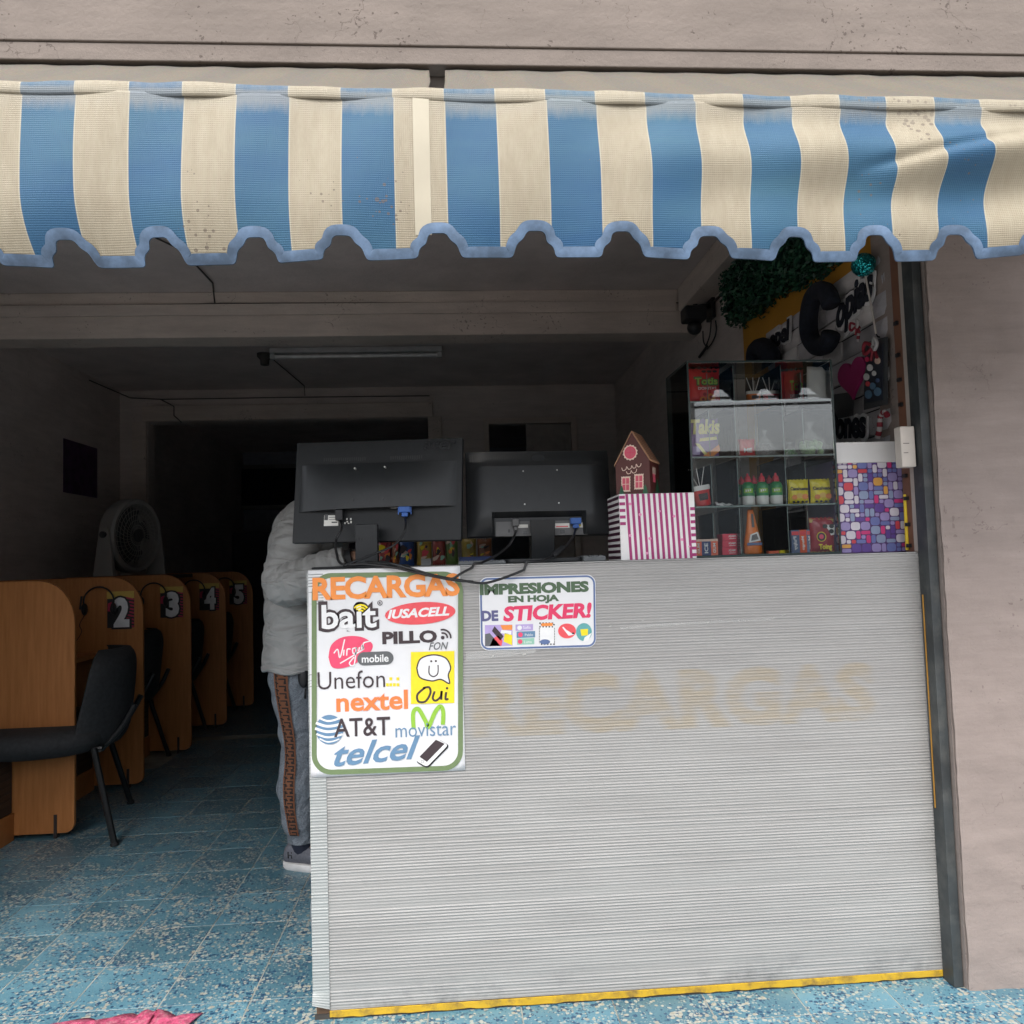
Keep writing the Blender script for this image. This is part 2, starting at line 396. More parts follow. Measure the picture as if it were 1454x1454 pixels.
# back door: frame, a dark gap, a pale leaf standing half open
dr = thing('back_door', 'pale panelled door leaf beside a dark gap in the rear wall', 'door', (.62, BACK, 0))
q = MB(); q.box(.235, .275, BACK - .03, BACK + .02, 0, 2.28); q.box(.94, .985, BACK - .03, BACK + .02, 0, 2.28); q.box(.275, .94, BACK - .03, BACK + .02, 2.235, 2.28)
q.build('door_frame', m_beam, dr, bevel=.003)
q = MB(); q.box(.575, .938, BACK + .0, BACK + .035, .02, 2.23)
lf = q.build('door_leaf', mat('pale door paint', (.32, .29, .27), .6), dr, bevel=.003)
q = MB(); q.box(.63, .89, BACK - .008, BACK - .0005, 1.25, 2.12); q.box(.63, .89, BACK - .008, BACK - .0005, .2, 1.1); q.build('door_panel', mat('pale door paint', (.32, .29, .27), .6), lf, bevel=.004)
q = MB().ball((.61, BACK - .04, 1.0), .022); q.build('door_knob', mat('brass', (.5, .35, .12), .3, metal=1), lf, smooth=True)
# cross beam between the two bays, with a conduit ledge along it
q = MB(); q.box(XL, XR, 4.1, 4.27, 2.315, CEIL); struct('cross_beam', q, m_beam, bevel=.006)
q = MB(); q.box(XL + .01, XR - .13, 4.082, 4.0985, 2.425, 2.482); bt = struct('beam_ledge', q, m_beam, bevel=.002)
q = MB(); q.box(XR - .12, XR - .001, FAC + .08, 4.08, 2.42, CEIL - .001); struct('side_beam', q, m_beam, bevel=.006)
# header of the facade, an unseen upper storey added for the lighting, and pillars
q = MB(); q.box(-6, 5, FAC - .075, FAC + .03, 2.515, 6.2); q.box(-6, 5, FAC - .0705, FAC + .03, 2.466, 2.5145)
q.box(-6, 5, FAC - .02, FAC + .02, 2.40, 2.465)
struct('facade_header', q, m_facade, bevel=.004)
q = MB(); q.box(-6, 5, FAC + .031, 10.4, 3.0, 3.2); struct('roof_slab', q, m_facade)
m_pillar = concrete('rough pillar render', (.27, .222, .20), pits=.6, cracks=.5, dark=(.16, .12, .11))
gx = []
for i in range(34):
    row = []
    for j in range(150):
        x = 1.29 + .655 * i / 33; z = 0 + 2.41 * j / 149
        row.append((x + (.003 * noise1(z * 30, 6) if i == 0 else 0), FAC - .075 + .003 * (noise1(x * 28 + j * .7, 1) - .5) + .004 * (noise1(z * 16 + i * .9, 2) - .5) + .003 * (noise1(x * 60 + z * 47, 9) - .5), z))
    gx.append(row)
q = MB().grid(gx, flip=False); q.box(1.2915, 1.944, FAC - .066, FAC + .2, 0, 2.399)
struct('pillar_right', q, m_pillar, smooth=True)
q = MB().box(-6, -1.95, FAC - .07, FAC + .05, 0, 2.399); struct('wall_front_left', q, m_facade)  # unseen wall, narrows the opening to hold down the light inside
q = MB().box(1.945, 5, FAC - .07, FAC + .07, 0, 2.399); struct('wall_front_right', q, m_facade)
# ceiling wiring on structure
m_black = mat('black plastic', (.012, .013, .015), .5, var=.2, bump=.08)
m_dk = mat('dark cable', (.045, .04, .037), .6)
def px3(lst, Y=None, X=None, Z=None, d=0):
    return [at(a, b, X=X, Y=Y, Z=Z) + Vector((0, -d, 0)) for a, b in lst]
q = MB(); q.tube(px3([(100, 434), (280, 432), (300, 431), (620, 430), (980, 430)], Y=4.09), .003)
a = [at(205, 330, Z=CEIL - .008), at(258, 355, Z=CEIL - .008), at(302, 402, Z=CEIL - .008)]
q.tube(a + px3([(303, 412), (305, 430)], Y=4.07), .004)
tag(q.build('ceiling_cable', m_dk), 'thin dark cable running along the front of the cross beam and over the ceiling', 'cable')
q = MB(); q.tube(px3([(127, 540)], X=XL + .02) + px3([(185, 565), (230, 567), (300, 566), (430, 564), (610, 562)], Y=BACK - .05), .0045)
q.tube(px3([(228, 567), (247, 577), (247, 590), (258, 600)], Y=BACK - .06), .0045)
q.tube([at(385, 508, Z=CEIL - .01), at(432, 548, Z=CEIL - .01)] + px3([(433, 562)], Y=BACK - .06), .0035)
tag(q.build('ceiling_cable', m_dk), 'dark cable along the rear lintel with a branch hanging down at its left end', 'cable')
# tube lamp (unlit)
L0 = at(384, 506, Z=2.5); L1 = at(628, 508, Z=2.5); 
la = thing('tube_lamp', 'unlit fluorescent batten lamp on the ceiling of the rear bay', 'lamp', (L0 + L1) / 2)
q = MB(); dirv = (L1 - L0); yy = L0.y
q.box(L0.x, L1.x, yy - .03, yy + .03, 2.515, CEIL - .001); q.build('lamp_body', mat('grey white enamel', (.4, .4, .4), .5), la, bevel=.004)
q = MB(); q.tube([(L0.x + .03, yy, 2.497), (L1.x - .03, yy, 2.497)], .013, n=12); q.build('glass_tube', mat('dead tube', (.62, .62, .62), .25), la, smooth=True)
for xe in (L0.x, L1.x - .03): MB().box(xe, xe + .03, yy - .02, yy + .02, 2.48, 2.515).build('end_cap', mat('grey white enamel', (.4, .4, .4), .5), la, bevel=.003)
cr = at(376, 513, Z=2.5)
q = MB().lathe([(.05, 2.55), (.05, 2.53), (.03, 2.51), (.028, 2.475), (.002, 2.47)], (cr.x, cr.y, 0), n=16)
tag(q.build('ceiling_rose', m_dk, smooth=True), 'small dark bulb holder at the left end of the tube lamp', 'lamp holder')

# ------------------------------------------------------------------ awning
AY = 1.49; SA = AY / 1.75; PER = .2287 * SA
def stripe_mat(name, faded):
    m, n, b = newmat(name); b.inputs['Roughness'].default_value = .62
    uv = N(n, 'ShaderNodeUVMap', uv_map='cloth'); sx = N(n, 'ShaderNodeSeparateXYZ'); n.links.new(uv.outputs[0], sx.inputs[0])
    g = N(n, 'ShaderNodeNewGeometry').outputs['Position']
    md = N(n, 'ShaderNodeMath', operation='PINGPONG'); md.inputs[1].default_value = .5; n.links.new(sx.outputs[0], md.inputs[0])   # u in periods, blue centred on integers
    def thresh(t):
        x = N(n, 'ShaderNodeMapRange'); x.inputs['From Min'].default_value = t - .004; x.inputs['From Max'].default_value = t + .004; n.links.new(md.outputs[0], x.inputs[0]); return x.outputs[0]
    cream = thresh(.253); edge = N(n, 'ShaderNodeMath', operation='SUBTRACT'); n.links.new(thresh(.249), edge.inputs[0]); n.links.new(thresh(.260), edge.inputs[1])
    # fading clouds stretched along the cloth
    st = N(n, 'ShaderNodeVectorMath', operation='MULTIPLY'); st.inputs[1].default_value = (1.6, 1.6, 5); n.links.new(g, st.inputs[0])
    f1 = N(n, 'ShaderNodeTexNoise', Scale=1.3, Detail=5.0, Roughness=.55); n.links.new(st.outputs[0], f1.inputs['Vector'])
    sv = N(n, 'ShaderNodeVectorMath', operation='MULTIPLY'); sv.inputs[1].default_value = (4.5, 1, 1.2); n.links.new(g, sv.inputs[0])
    f2 = N(n, 'ShaderNodeTexNoise', Scale=9.0, Detail=10.0, Roughness=.78); n.links.new(sv.outputs[0], f2.inputs['Vector'])
    blue = N(n, 'ShaderNodeValToRGB'); e = blue.color_ramp.elements
    e[0].position = .28; e[0].color = (.008, .076, .185, 1); e[1].position = .78; e[1].color = (.042, .135, .20, 1)
    n.links.new(f1.outputs[0], blue.inputs[0])
    crm = N(n, 'ShaderNodeValToRGB'); e = crm.color_ramp.elements
    e[0].position = .3; e[0].color = (.30, .258, .182, 1); e[1].position = .72; e[1].color = (.385, .34, .25, 1)
    n.links.new(f2.outputs[0], crm.inputs[0])
    mx = N(n, 'ShaderNodeMix', data_type='RGBA'); n.links.new(cream, mx.inputs['Factor']); n.links.new(blue.outputs[0], mx.inputs['A']); n.links.new(crm.outputs[0], mx.inputs['B'])
    m2 = N(n, 'ShaderNodeMix', data_type='RGBA'); n.links.new(edge.outputs[0], m2.inputs['Factor']); n.links.new(mx.outputs['Result'], m2.inputs['A']); m2.inputs['B'].default_value = (.42, .385, .30, 1)
    out = m2.outputs['Result']
    # specks and grime
    v = N(n, 'ShaderNodeTexVoronoi', Scale=75.0); n.links.new(g, v.inputs['Vector'])
    c1 = N(n, 'ShaderNodeTexNoise', Scale=7.0, Detail=2.0); n.links.new(g, c1.inputs['Vector'])
    t = N(n, 'ShaderNodeMapRange'); t.inputs['From Min'].default_value = .56; t.inputs['From Max'].default_value = .8; t.inputs['To Max'].default_value = .4; n.links.new(c1.outputs[0], t.inputs[0])
    lt = N(n, 'ShaderNodeMath', operation='LESS_THAN'); n.links.new(v.outputs['Distance'], lt.inputs[0]); n.links.new(t.outputs[0], lt.inputs[1])
    lm = N(n, 'ShaderNodeMath', operation='MULTIPLY'); lm.inputs[1].default_value = .65; n.links.new(lt.outputs[0], lm.inputs[0])
    m3_ = N(n, 'ShaderNodeMix', data_type='RGBA'); n.links.new(lm.outputs[0], m3_.inputs['Factor']); n.links.new(out, m3_.inputs['A']); m3_.inputs['B'].default_value = (.12, .09, .07, 1); out = m3_.outputs['Result']
    # dust on the top sheet, and a paler band towards the fold (v > 0)
    dv = N(n, 'ShaderNodeMapRange'); dv.inputs['From Min'].default_value = -.018; dv.inputs['From Max'].default_value = .01; dv.inputs['To Max'].default_value = .95 if faded else .42
    dn = N(n, 'ShaderNodeMath', operation='MULTIPLY_ADD'); dn.inputs[1].default_value = .05; n.links.new(f2.outputs[0], dn.inputs[0]); n.links.new(sx.outputs[1], dn.inputs[2]); n.links.new(dn.outputs[0], dv.inputs[0])
    m4 = N(n, 'ShaderNodeMix', data_type='RGBA'); n.links.new(dv.outputs[0], m4.inputs['Factor']); n.links.new(out, m4.inputs['A']); m4.inputs['B'].default_value = (.18, .155, .118, 1) if faded else (.36, .325, .255, 1)
    if faded:
        gr = N(n, 'ShaderNodeTexNoise', Scale=180.0, Detail=3.0); n.links.new(g, gr.inputs['Vector'])
        m5 = N(n, 'ShaderNodeMix', data_type='RGBA', blend_type='MULTIPLY'); m5.inputs['Factor'].default_value = .9; n.links.new(m4.outputs['Result'], m5.inputs['A']); n.links.new(gr.outputs['Color'], m5.inputs['B'])
        m6 = N(n, 'ShaderNodeVectorMath', operation='SCALE'); m6.inputs['Scale'].default_value = 1.55; n.links.new(m5.outputs['Result'], m6.inputs[0]); out = m6.outputs[0]
    else: out = m4.outputs['Result']
    n.links.new(out, b.inputs['Base Color'])
    # weave
    wv = N(n, 'ShaderNodeTexWave', Scale=78.0, wave_type='BANDS', bands_direction='X'); n.links.new(g, wv.inputs['Vector'])
    wz = N(n, 'ShaderNodeTexWave', Scale=78.0, wave_type='BANDS', bands_direction='Z'); n.links.new(g, wz.inputs['Vector'])
    aa = N(n, 'ShaderNodeMath', operation='ADD'); n.links.new(wv.outputs[1], aa.inputs[0]); n.links.new(wz.outputs[1], aa.inputs[1])
    a2 = N(n, 'ShaderNodeMath', operation='MULTIPLY_ADD'); a2.inputs[1].default_value = 3; n.links.new(f2.outputs[0], a2.inputs[0]); n.links.new(aa.outputs[0], a2.inputs[2])
    bp = N(n, 'ShaderNodeBump', Strength=.3, Distance=.002); n.links.new(a2.outputs[0], bp.inputs['Height']); n.links.new(bp.outputs[0], b.inputs['Normal'])
    # cloth lets some light through
    b.inputs['Sheen Weight'].default_value = .1
    tr = N(n, 'ShaderNodeBsdfTranslucent'); n.links.new(out, tr.inputs[0])
    ms = N(n, 'ShaderNodeMixShader'); ms.inputs[0].default_value = .18; n.links.new(b.outputs[0], ms.inputs[1]); n.links.new(tr.outputs[0], ms.inputs[2]); n.links.new(ms.outputs[0], n.nodes['Material Output'].inputs[0])
    MATS[name] = m; return m
m_cloth = stripe_mat('striped canvas', False); m_top = stripe_mat('sun bleached canvas', True)
aw = thing('awning', 'blue and cream striped canvas awning with a scalloped blue edge over the shop front', 'awning', (0, AY, 2.0))
UC = .2835 * SA      # a blue stripe centre
notches = [SA * v for v in [-1.89, -1.68, -1.48, -1.27, -1.05, -.84, -.634, -.429, -.232, -.024, .185, .384, .585, .786, .985, 1.18, 1.385, 1.58, 1.79, 1.99]]
prof = [(-.03, 0), (-.01, .30), (.03, .44), (.14, .50), (.19, .58), (.19, .84), (.24, .97), (.32, 1.0), (.64, 1.0), (.71, .93), (.75, .72), (.80, .64), (.92, .54), (.97, .32), (1.03, 0)]
HEM = 1.7290
def outline():
    P = []; k = 0
    for n_ in notches:
        wdt = .093 * SA; hh = .045 + .003 * math.sin(n_ * 9)
        mir = (k % 3 == 1)
        pr = prof if not mir else [(1 - a, b) for a, b in prof[::-1]]
        P += [(n_ + (a - .48) * wdt, HEM + .006 * math.sin(n_ * 5 + 1) + hh * b - .006) for a, b in pr]; k += 1
    P = [(-1.72, HEM)] + P + [(1.80, HEM)]
    # soften
    D = []
    for (a, b), (c, d) in zip(P, P[1:]):
        L = math.hypot(c - a, d - b); n_ = max(1, int(L / .004))
        D += [(a + (c - a) * i / n_, b + (d - b) * i / n_) for i in range(n_)]
    D.append(P[-1])
    D = np.array(D)
    for _ in range(2): D[1:-1] = (D[:-2] + D[1:-1] * 2 + D[2:]) / 4
    return D
OL = outline()
def zfold(x): return 2.0367 - .009 * (x + .26)
def cloth_pt(x, z, extra=0.0):
    """position of the canvas point with cloth coordinates x, z (z measured on the hanging drop)"""
    zt = zfold(x); t = (zt - z) / (zt - HEM)             # 0 at fold, 1 at hem
    a = min(max((x - .21) / .68, 0), 1.4)                 # billowing grows to the right
    lft = min(max((-x - .13) / .77, 0), 1.0)
    y = AY - .012 * math.sin(t * math.pi)
    y += a * .018 * math.sin(t * 9.5 + x * 1.2 + .6) * math.exp(-((t - .35) / .45) ** 2) * min(1, max(t, 0) / .16)
    y += .006 * math.sin(x * 7.3 + 1.0) * t + .003 * math.sin(x * 23 + t * 4)
    y += .020 * (max(t - .62, 0) / .38) ** 2 * (.4 + lft)        # the hem swings inwards
    # the long crease at the right
    if x > .79:
        zc = 1.890 + .045 * (x - .79) / .21; dz = z - zc; s = min((x - .79) / .085, 1)
        y += s * (.008 * math.exp(-(dz / .011) ** 2) - .008 * math.exp(-((dz + .030) / .026) ** 2))
    xo = x + a * .0055 * math.sin(t * 10.5 + 2.6) * (1 - .5 * t) * min(1, max(t, 0) / .1) + .0035 * t * math.sin(x * 5) + lft * .016 * (max(t - .6, 0) / .4) ** 2
    return Vector((xo, y - extra, z + .0))
NZ = 64
for sname in ('front_drop',):
    P = []; UV = []
    for (x, zb) in OL:
        col = []
        for j in range(NZ + 1):
            z = zb + (zfold(x) - zb) * j / NZ
            col.append(cloth_pt(x, z)); UV.append(((x - UC) / PER, z - zfold(x)))
        P.append(col)
    q = MB().grid(P)
    q.build('front_drop', m_cloth, aw, smooth='all', solid=.0012, uv=UV)
# rolled fold and bleached top sheet going back up to the wall, split by a gap with torn ends
def top_sheet(x0, x1, name, tear):
    P = []; UV = []; n_ = int((x1 - x0) / .01)
    for i in range(n_ + 1):
        x = x0 + (x1 - x0) * i / n_; zt = zfold(x); col = []
        path = [(AY + .004, zt, 0), (AY + .006, zt + .010, .005), (AY + .010, zt + .017, .01), (AY + .016, zt + .022, .015)]
        e = .0025 * math.sin(x * 40) + .003 * noise1(x * 30, 3)
        for t in (.15, .35, .6, .8, 1):
            path.append((AY + .016 + (FAC - .045 - AY - .016) * t, zt + .022 + (2.469 - zt - .022) * t - .012 * math.sin(t * 3.14), .02 + .3 * t))
        for y, z, v in path:
            tt_ = min(1, max(0, (v - .02) / .3)); jx = 0
            if tear < 0 and i > n_ - 8: jx = -(.004 + .016 * tt_ + .007 * noise1(tt_ * 9, 3)) * (i - n_ + 8) / 8
            if tear > 0 and i < 8: jx = (.002 + .004 * tt_ + .005 * noise1(tt_ * 8, 5)) * (8 - i) / 8
            col.append((x + jx, y, z + (e if v < .02 else e * .5))); UV.append(((x - UC) / PER, v))
        P.append(col)
    q = MB().grid(P); return q.build(name, m_top, aw, smooth='all', solid=.001, uv=UV)
def fold_strip():
    P = []; UV = []
    for i in range(420):
        x = -1.72 + 3.52 * i / 419; zt = zfold(x); col = []
        e = .003 * (noise1(x * 22, 5) - .5) + .002 * math.sin(x * 9)
        for y, z, v in ((AY - .0008, zt - .008, -.012), (AY - .0028, zt - .003, -.004), (AY - .0030, zt + .003, -.01), (AY - .0020, zt + .010, -.03), (AY + .000, zt + .018 + e, -.03), (AY + .008, zt + .0235 + e, -.005), (AY + .022, zt + .029, .02)):
            col.append((x, y + .002 * math.sin(x * 31), z)); UV.append(((x - UC) / PER + .012, v))
        P.append(col)
    q = MB().grid(P); return q.build('rolled_fold', m_cloth, aw, smooth='all', solid=.001, uv=UV)
fold_strip()
gp = at(622, 110, Y=1.8).x
top_sheet(-1.72, gp - .004, 'top_sheet', -1); top_sheet(gp + .008, 1.80, 'top_sheet', 1)
# seam patch: a paler strip sewn over the cream stripe
xs0, xs1 = at(588, 230, Y=AY).x, at(611, 230, Y=AY).x
P = []
for i in range(5):
    x = xs0 + (xs1 - xs0) * i / 4
    P.append([cloth_pt(x, 1.767 + (zfold(x) + .016 - 1.767) * j / 40, .0009) for j in range(41)])
MB().grid(P).build('seam_patch', mat('pale canvas', (.385, .35, .27), .7, var=.06, scale=10, bump=.2), aw, smooth='all')
# blue binding on the scallops: follows the outline, one layer in front and one behind
m_bind, n_, b_ = newmat('blue vinyl binding')
b_.inputs['Roughness'].default_value = .5
g_ = N(n_, 'ShaderNodeNewGeometry').outputs['Position']
z1 = N(n_, 'ShaderNodeTexNoise', Scale=16.0, Detail=8.0, Roughness=.65); n_.links.new(g_, z1.inputs['Vector'])
r1 = N(n_, 'ShaderNodeValToRGB'); r1.color_ramp.elements[0].position = .38; r1.color_ramp.elements[0].color = (.045, .075, .12, 1); r1.color_ramp.elements[1].position = .66; r1.color_ramp.elements[1].color = (.12, .19, .30, 1)
n_.links.new(z1.outputs[0], r1.inputs[0]); n_.links.new(r1.outputs[0], b_.inputs['Base Color'])
D = OL; tg = np.gradient(D, axis=0); tg /= np.linalg.norm(tg, axis=1)[:, None] + 1e-9
nr = np.stack([-tg[:, 1], tg[:, 0]], 1)                 # towards the cloth (up)
for _ in range(8): nr[1:-1] = (nr[:-2] + nr[1:-1] * 2 + nr[2:]) / 4
nr /= np.linalg.norm(nr, axis=1)[:, None]
for side, nm in ((1, 'edge_binding'), (-1, 'edge_binding_back')):
    P = []
    for (x, z), (a, b) in zip(D, nr):
        P.append([cloth_pt(x - a * .002 + a * .019 * t, z - b * .002 + b * .019 * t, side * (.0016 + .0007 * math.sin(t * 3.1)) + (.0006 if side < 0 else 0) * 0) for t in (0, .12, .5, .88, 1)])
    MB().grid(P, flip=side < 0).build(nm, m_bind, aw, smooth='all')
P = []
for (x, z), (a, b) in zip(D, nr):
    P.append([cloth_pt(x - a * .002, z - b * .002, e) for e in (.0018, -.0018)])
MB().grid(P).build('edge_piping', m_bind, aw, smooth='all')
# ------------------------------------------------------------------ counter clad in corrugated sheet
CT = 1.137
ct = thing('counter', 'waist high shop counter clad in pale corrugated sheet with a yellow bottom edge', 'counter', (.43, FAC, 0))
def corr_y(x, z, ph=0.0):
    a = z / .0076 + ph + .12 * math.sin(x * 3.1 + z * 9)
    k = math.floor(a); h = (math.sin(k * 91.7 + ph * 7) * 437.5) % 1
    amp = .0007 + .0011 * h + .0005 * (noise1(x * 3 + k * 3.7, 4) - .5)
    return -amp * (1 - math.cos(2 * math.pi * a)) * .5 - .0022 * noise1(x * 2.2 + z * 1.3, 8)
def mask_from_text(body, u0, u1, v0, v1, nx, nz, bold):
    v, f = txt(body, bold, 0, 1.06); lo, hi = v.min(0), v.max(0); t = (v - lo) / (hi - lo); M = np.zeros((nx, nz))
    gx_, gz_ = np.meshgrid(np.arange(nx) / (nx - 1), np.arange(nz) / (nz - 1), indexing='ij')
    for fc in f:
        p = t[list(fc)]
        for i in range(1, len(p) - 1):
            a, b, c = p[0], p[i], p[i + 1]
            x0, x1 = sorted((min(a[0], b[0], c[0]), max(a[0], b[0], c[0])))
            i0, i1 = int(x0 * (nx - 1)), int(x1 * (nx - 1)) + 2
            X_, Z_ = gx_[i0:i1], gz_[i0:i1]
            d = (b[0] - a[0]) * (c[1] - a[1]) - (b[1] - a[1]) * (c[0] - a[0])
            if abs(d) < 1e-12: continue
            w1 = ((X_ - a[0]) * (c[1] - a[1]) - (Z_ - a[1]) * (c[0] - a[0])) / d
            w2 = ((b[0] - a[0]) * (Z_ - a[1]) - (b[1] - a[1]) * (X_ - a[0])) / d
            M[i0:i1][(w1 >= 0) & (w2 >= 0) & (w1 + w2 <= 1)] = 1
    return M
def sheet(name, x0, x1, z0, z1, yb, nx, ph, stain=None, torn=False, tint=(.295, .29, .283)):
    nz = int((z1 - z0) / .0076 * 6)
    xs = np.linspace(x0, x1, nx); zs = np.linspace(z0, z1, nz)
    V = []; Sx = np.zeros((nx, nz))
    if stain is not None:
        M, (a0, a1, b0, b1) = stain
        ix = np.clip((xs - a0) / (a1 - a0), -1, 2); iz = np.clip((zs - b0) / (b1 - b0), -1, 2)
        for i in range(nx):
            if 0 <= ix[i] <= 1:
                ok = (iz >= 0) & (iz <= 1)
                Sx[i, ok] = M[int(ix[i] * (M.shape[0] - 1)), (iz[ok] * (M.shape[1] - 1)).astype(int)]
        for _ in range(2):
            Sx[1:-1] = (Sx[:-2] + 2 * Sx[1:-1] + Sx[2:]) / 4
            Sx[:, 1:-1] = (Sx[:, :-2] + 2 * Sx[:, 1:-1] + Sx[:, 2:]) / 4
    for i, x in enumerate(xs):
        for z in zs:
            zz = z
            y = yb + corr_y(x, z, ph)
            if torn and z < .07 and x < x0 + .05:            # the lower corner curls up and away
                q_ = (1 - (x - x0) / .05) * (1 - z / .07); y -= .02 * q_; zz = z + .03 * q_
            V.append((x, y, zz))
    fs = [(i * nz + j, (i + 1) * nz + j, (i + 1) * nz + j + 1, i * nz + j + 1) for i in range(nx - 1) for j in range(nz - 1)]
    q = MB(); q.v = V; q.f = fs; q.m = [0] * len(fs)
    m, n, b = newmat(name + ' plastic'); b.inputs['Roughness'].default_value = .42
    g = N(n, 'ShaderNodeNewGeometry').outputs['Position']
    st = N(n, 'ShaderNodeVectorMath', operation='MULTIPLY'); st.inputs[1].default_value = (1, 1, 5); n.links.new(g, st.inputs[0])
    n1 = N(n, 'ShaderNodeTexNoise', Scale=3.0, Detail=6.0); n.links.new(st.outputs[0], n1.inputs['Vector'])
    cr = N(n, 'ShaderNodeValToRGB'); e = cr.color_ramp.elements; e[0].position = .3; e[0].color = (tint[0] * .93, tint[1] * .92, tint[2] * .91, 1); e[1].position = .7; e[1].color = (tint[0] * 1.06, tint[1] * 1.06, tint[2] * 1.05, 1)
    n.links.new(n1.outputs[0], cr.inputs[0]); out = cr.outputs[0]
    if stain is not None:
        at_ = N(n, 'ShaderNodeAttribute', attribute_name='old_print')
        pn = N(n, 'ShaderNodeTexNoise', Scale=7.0, Detail=6.0, Roughness=.6); n.links.new(st.outputs[0], pn.inputs['Vector'])
        pr = N(n, 'ShaderNodeMapRange'); pr.inputs['From Min'].default_value = .22; pr.inputs['From Max'].default_value = .58; pr.inputs['To Max'].default_value = .62; n.links.new(pn.outputs[0], pr.inputs[0])
        mu = N(n, 'ShaderNodeMath', operation='MULTIPLY'); n.links.new(at_.outputs['Fac'], mu.inputs[0]); n.links.new(pr.outputs[0], mu.inputs[1])
        mm = N(n, 'ShaderNodeMix', data_type='RGBA'); n.links.new(mu.outputs[0], mm.inputs['Factor']); n.links.new(out, mm.inputs['A']); mm.inputs['B'].default_value = (.30, .245, .16, 1); out = mm.outputs['Result']
    # scuffs near the floor
    sz = N(n, 'ShaderNodeSeparateXYZ'); n.links.new(g, sz.inputs[0])
    zr = N(n, 'ShaderNodeMapRange'); zr.inputs['From Min'].default_value = .11; zr.inputs['From Max'].default_value = .02; zr.inputs['To Max'].default_value = 1.0; n.links.new(sz.outputs[2], zr.inputs[0])
    dn = N(n, 'ShaderNodeTexNoise', Scale=5.0, Detail=7.0, Roughness=.75); n.links.new(g, dn.inputs['Vector'])
    d2 = N(n, 'ShaderNodeMapRange'); d2.inputs['From Min'].default_value = .5; d2.inputs['From Max'].default_value = .68; d2.inputs['To Max'].default_value = .75; n.links.new(dn.outputs[0], d2.inputs[0])
    m2 = N(n, 'ShaderNodeMath', operation='MULTIPLY'); n.links.new(zr.outputs[0], m2.inputs[0]); n.links.new(d2.outputs[0], m2.inputs[1])
    m3_ = N(n, 'ShaderNodeMix', data_type='RGBA'); n.links.new(m2.outputs[0], m3_.inputs['Factor']); n.links.new(out, m3_.inputs['A']); m3_.inputs['B'].default_value = (.10, .10, .10, 1)
    n.links.new(m3_.outputs['Result'], b.inputs['Base Color'])
    bp = N(n, 'ShaderNodeBump', Strength=.25, Distance=.002); bn = N(n, 'ShaderNodeTexNoise', Scale=60.0, Detail=4.0); n.links.new(st.outputs[0], bn.inputs['Vector']); n.links.new(bn.outputs[0], bp.inputs['Height']); n.links.new(bp.outputs[0], b.inputs['Normal'])
    MATS[m.name] = m
    o = q.build(name, m, ct, smooth='all')
    if stain is not None:
        a_ = o.data.attributes.new('old_print', 'FLOAT', 'POINT'); a_.data.foreach_set('value', Sx.ravel().astype(np.float32))
    return o
s0 = at(668, 1035, Y=FAC); s1 = at(1240, 953, Y=FAC)
SX0, SX1, SZ0, SZ1 = at(672, 1035, Y=FAC).x, at(1238, 950, Y=FAC).x, at(960, 1036, Y=FAC).z, at(960, 950, Y=FAC).z
M = mask_from_text('RECARGAS', 0, 1, 0, 1, 500, 120, .05)
sheet('front_panel', -.352, 1.272, .022, CT - .004, FAC - .0005, 230, 0, stain=(M, (SX0, SX1, SZ0, SZ1)))
sheet('corner_strip', -.394, -.3515, .024, CT - .006, FAC - .0035, 12, .45, torn=True, tint=(.315, .33, .325))
m_board = mat('brown hardboard', (.17, .10, .06), .8, var=.3, bump=.3)
q = MB(); q.box(-.386, 1.262, FAC + .004, FAC + .018, .012, CT - .006); q.build('core_board', m_board, ct)
m_side = mat('grey side sheet', (.26, .27, .27), .5, var=.1)
q = MB(); q.box(-.388, -.372, FAC + .0185, 2.72, .012, CT - .03); q.build('side_panel', m_side, ct)
m_yel = mat('yellow paint', (.52, .32, .02), .5, var=.12, scale=20, dirt=(.12, .08, .04), dirt_amt=.9, dirt_scale=26)
P = []
for i in range(220):
    x = -.352 + 1.622 * i / 219; e = .0018 * noise1(x * 40, 2)
    P.append([(x, FAC - .0050, .0030 + e * 2.2), (x, FAC - .0050, .0205), (x, FAC - .0025, .0212)])
MB().grid(P).build('bottom_edge', m_yel, ct)
q = MB(); q.box(-.39, 1.262, FAC - .0015, FAC + .004, .0, .012); q.build('kick_strip', mat('dirty kick strip', (.05, .045, .04), .9), ct)
q = MB(); q.box(-.39, 1.262, FAC + .0, 2.72, CT - .0035, CT); q.build('worktop', mat('pale worktop laminate', (.34, .34, .33), .4, var=.1, scale=6), ct, bevel=.001)
# sheets of clear packing tape and torn paper left on the front
m_tape, n_, b_ = newmat('clear tape'); b_.inputs['Base Color'].default_value = (.72, .72, .70, 1); b_.inputs['Roughness'].default_value = .25; b_.inputs['Alpha'].default_value = .3
for (a, b, c, d) in ((856, 892, 1010, 868), (700, 921, 862, 926), (1060, 905, 1180, 873)):
    pass
for j, (pa, pb, wd) in enumerate((((880, 892), (1100, 878), .006), ((662, 934), (760, 922), .02))):
    A, B = at(*pa, Y=FAC), at(*pb, Y=FAC); n0 = 24; L = []
    for i in range(n0 + 1):
        t = i / n0; x = A.x + (B.x - A.x) * t; z = A.z + (B.z - A.z) * t; e = .003 * noise1(t * 9, j)
        L.append([(x, FAC - .0038 - e * .3, z + wd / 2 + e), (x, FAC - .0042, z), (x, FAC - .0038, z - wd / 2 + e * .7)] if j != 2 else [(x - wd / 2, FAC - .004, z), (x, FAC - .0043, z), (x + wd / 2, FAC - .004, z)])
    MB().grid(L, flip=(j == 2)).build('tape_residue', m_tape, ct, smooth='all')
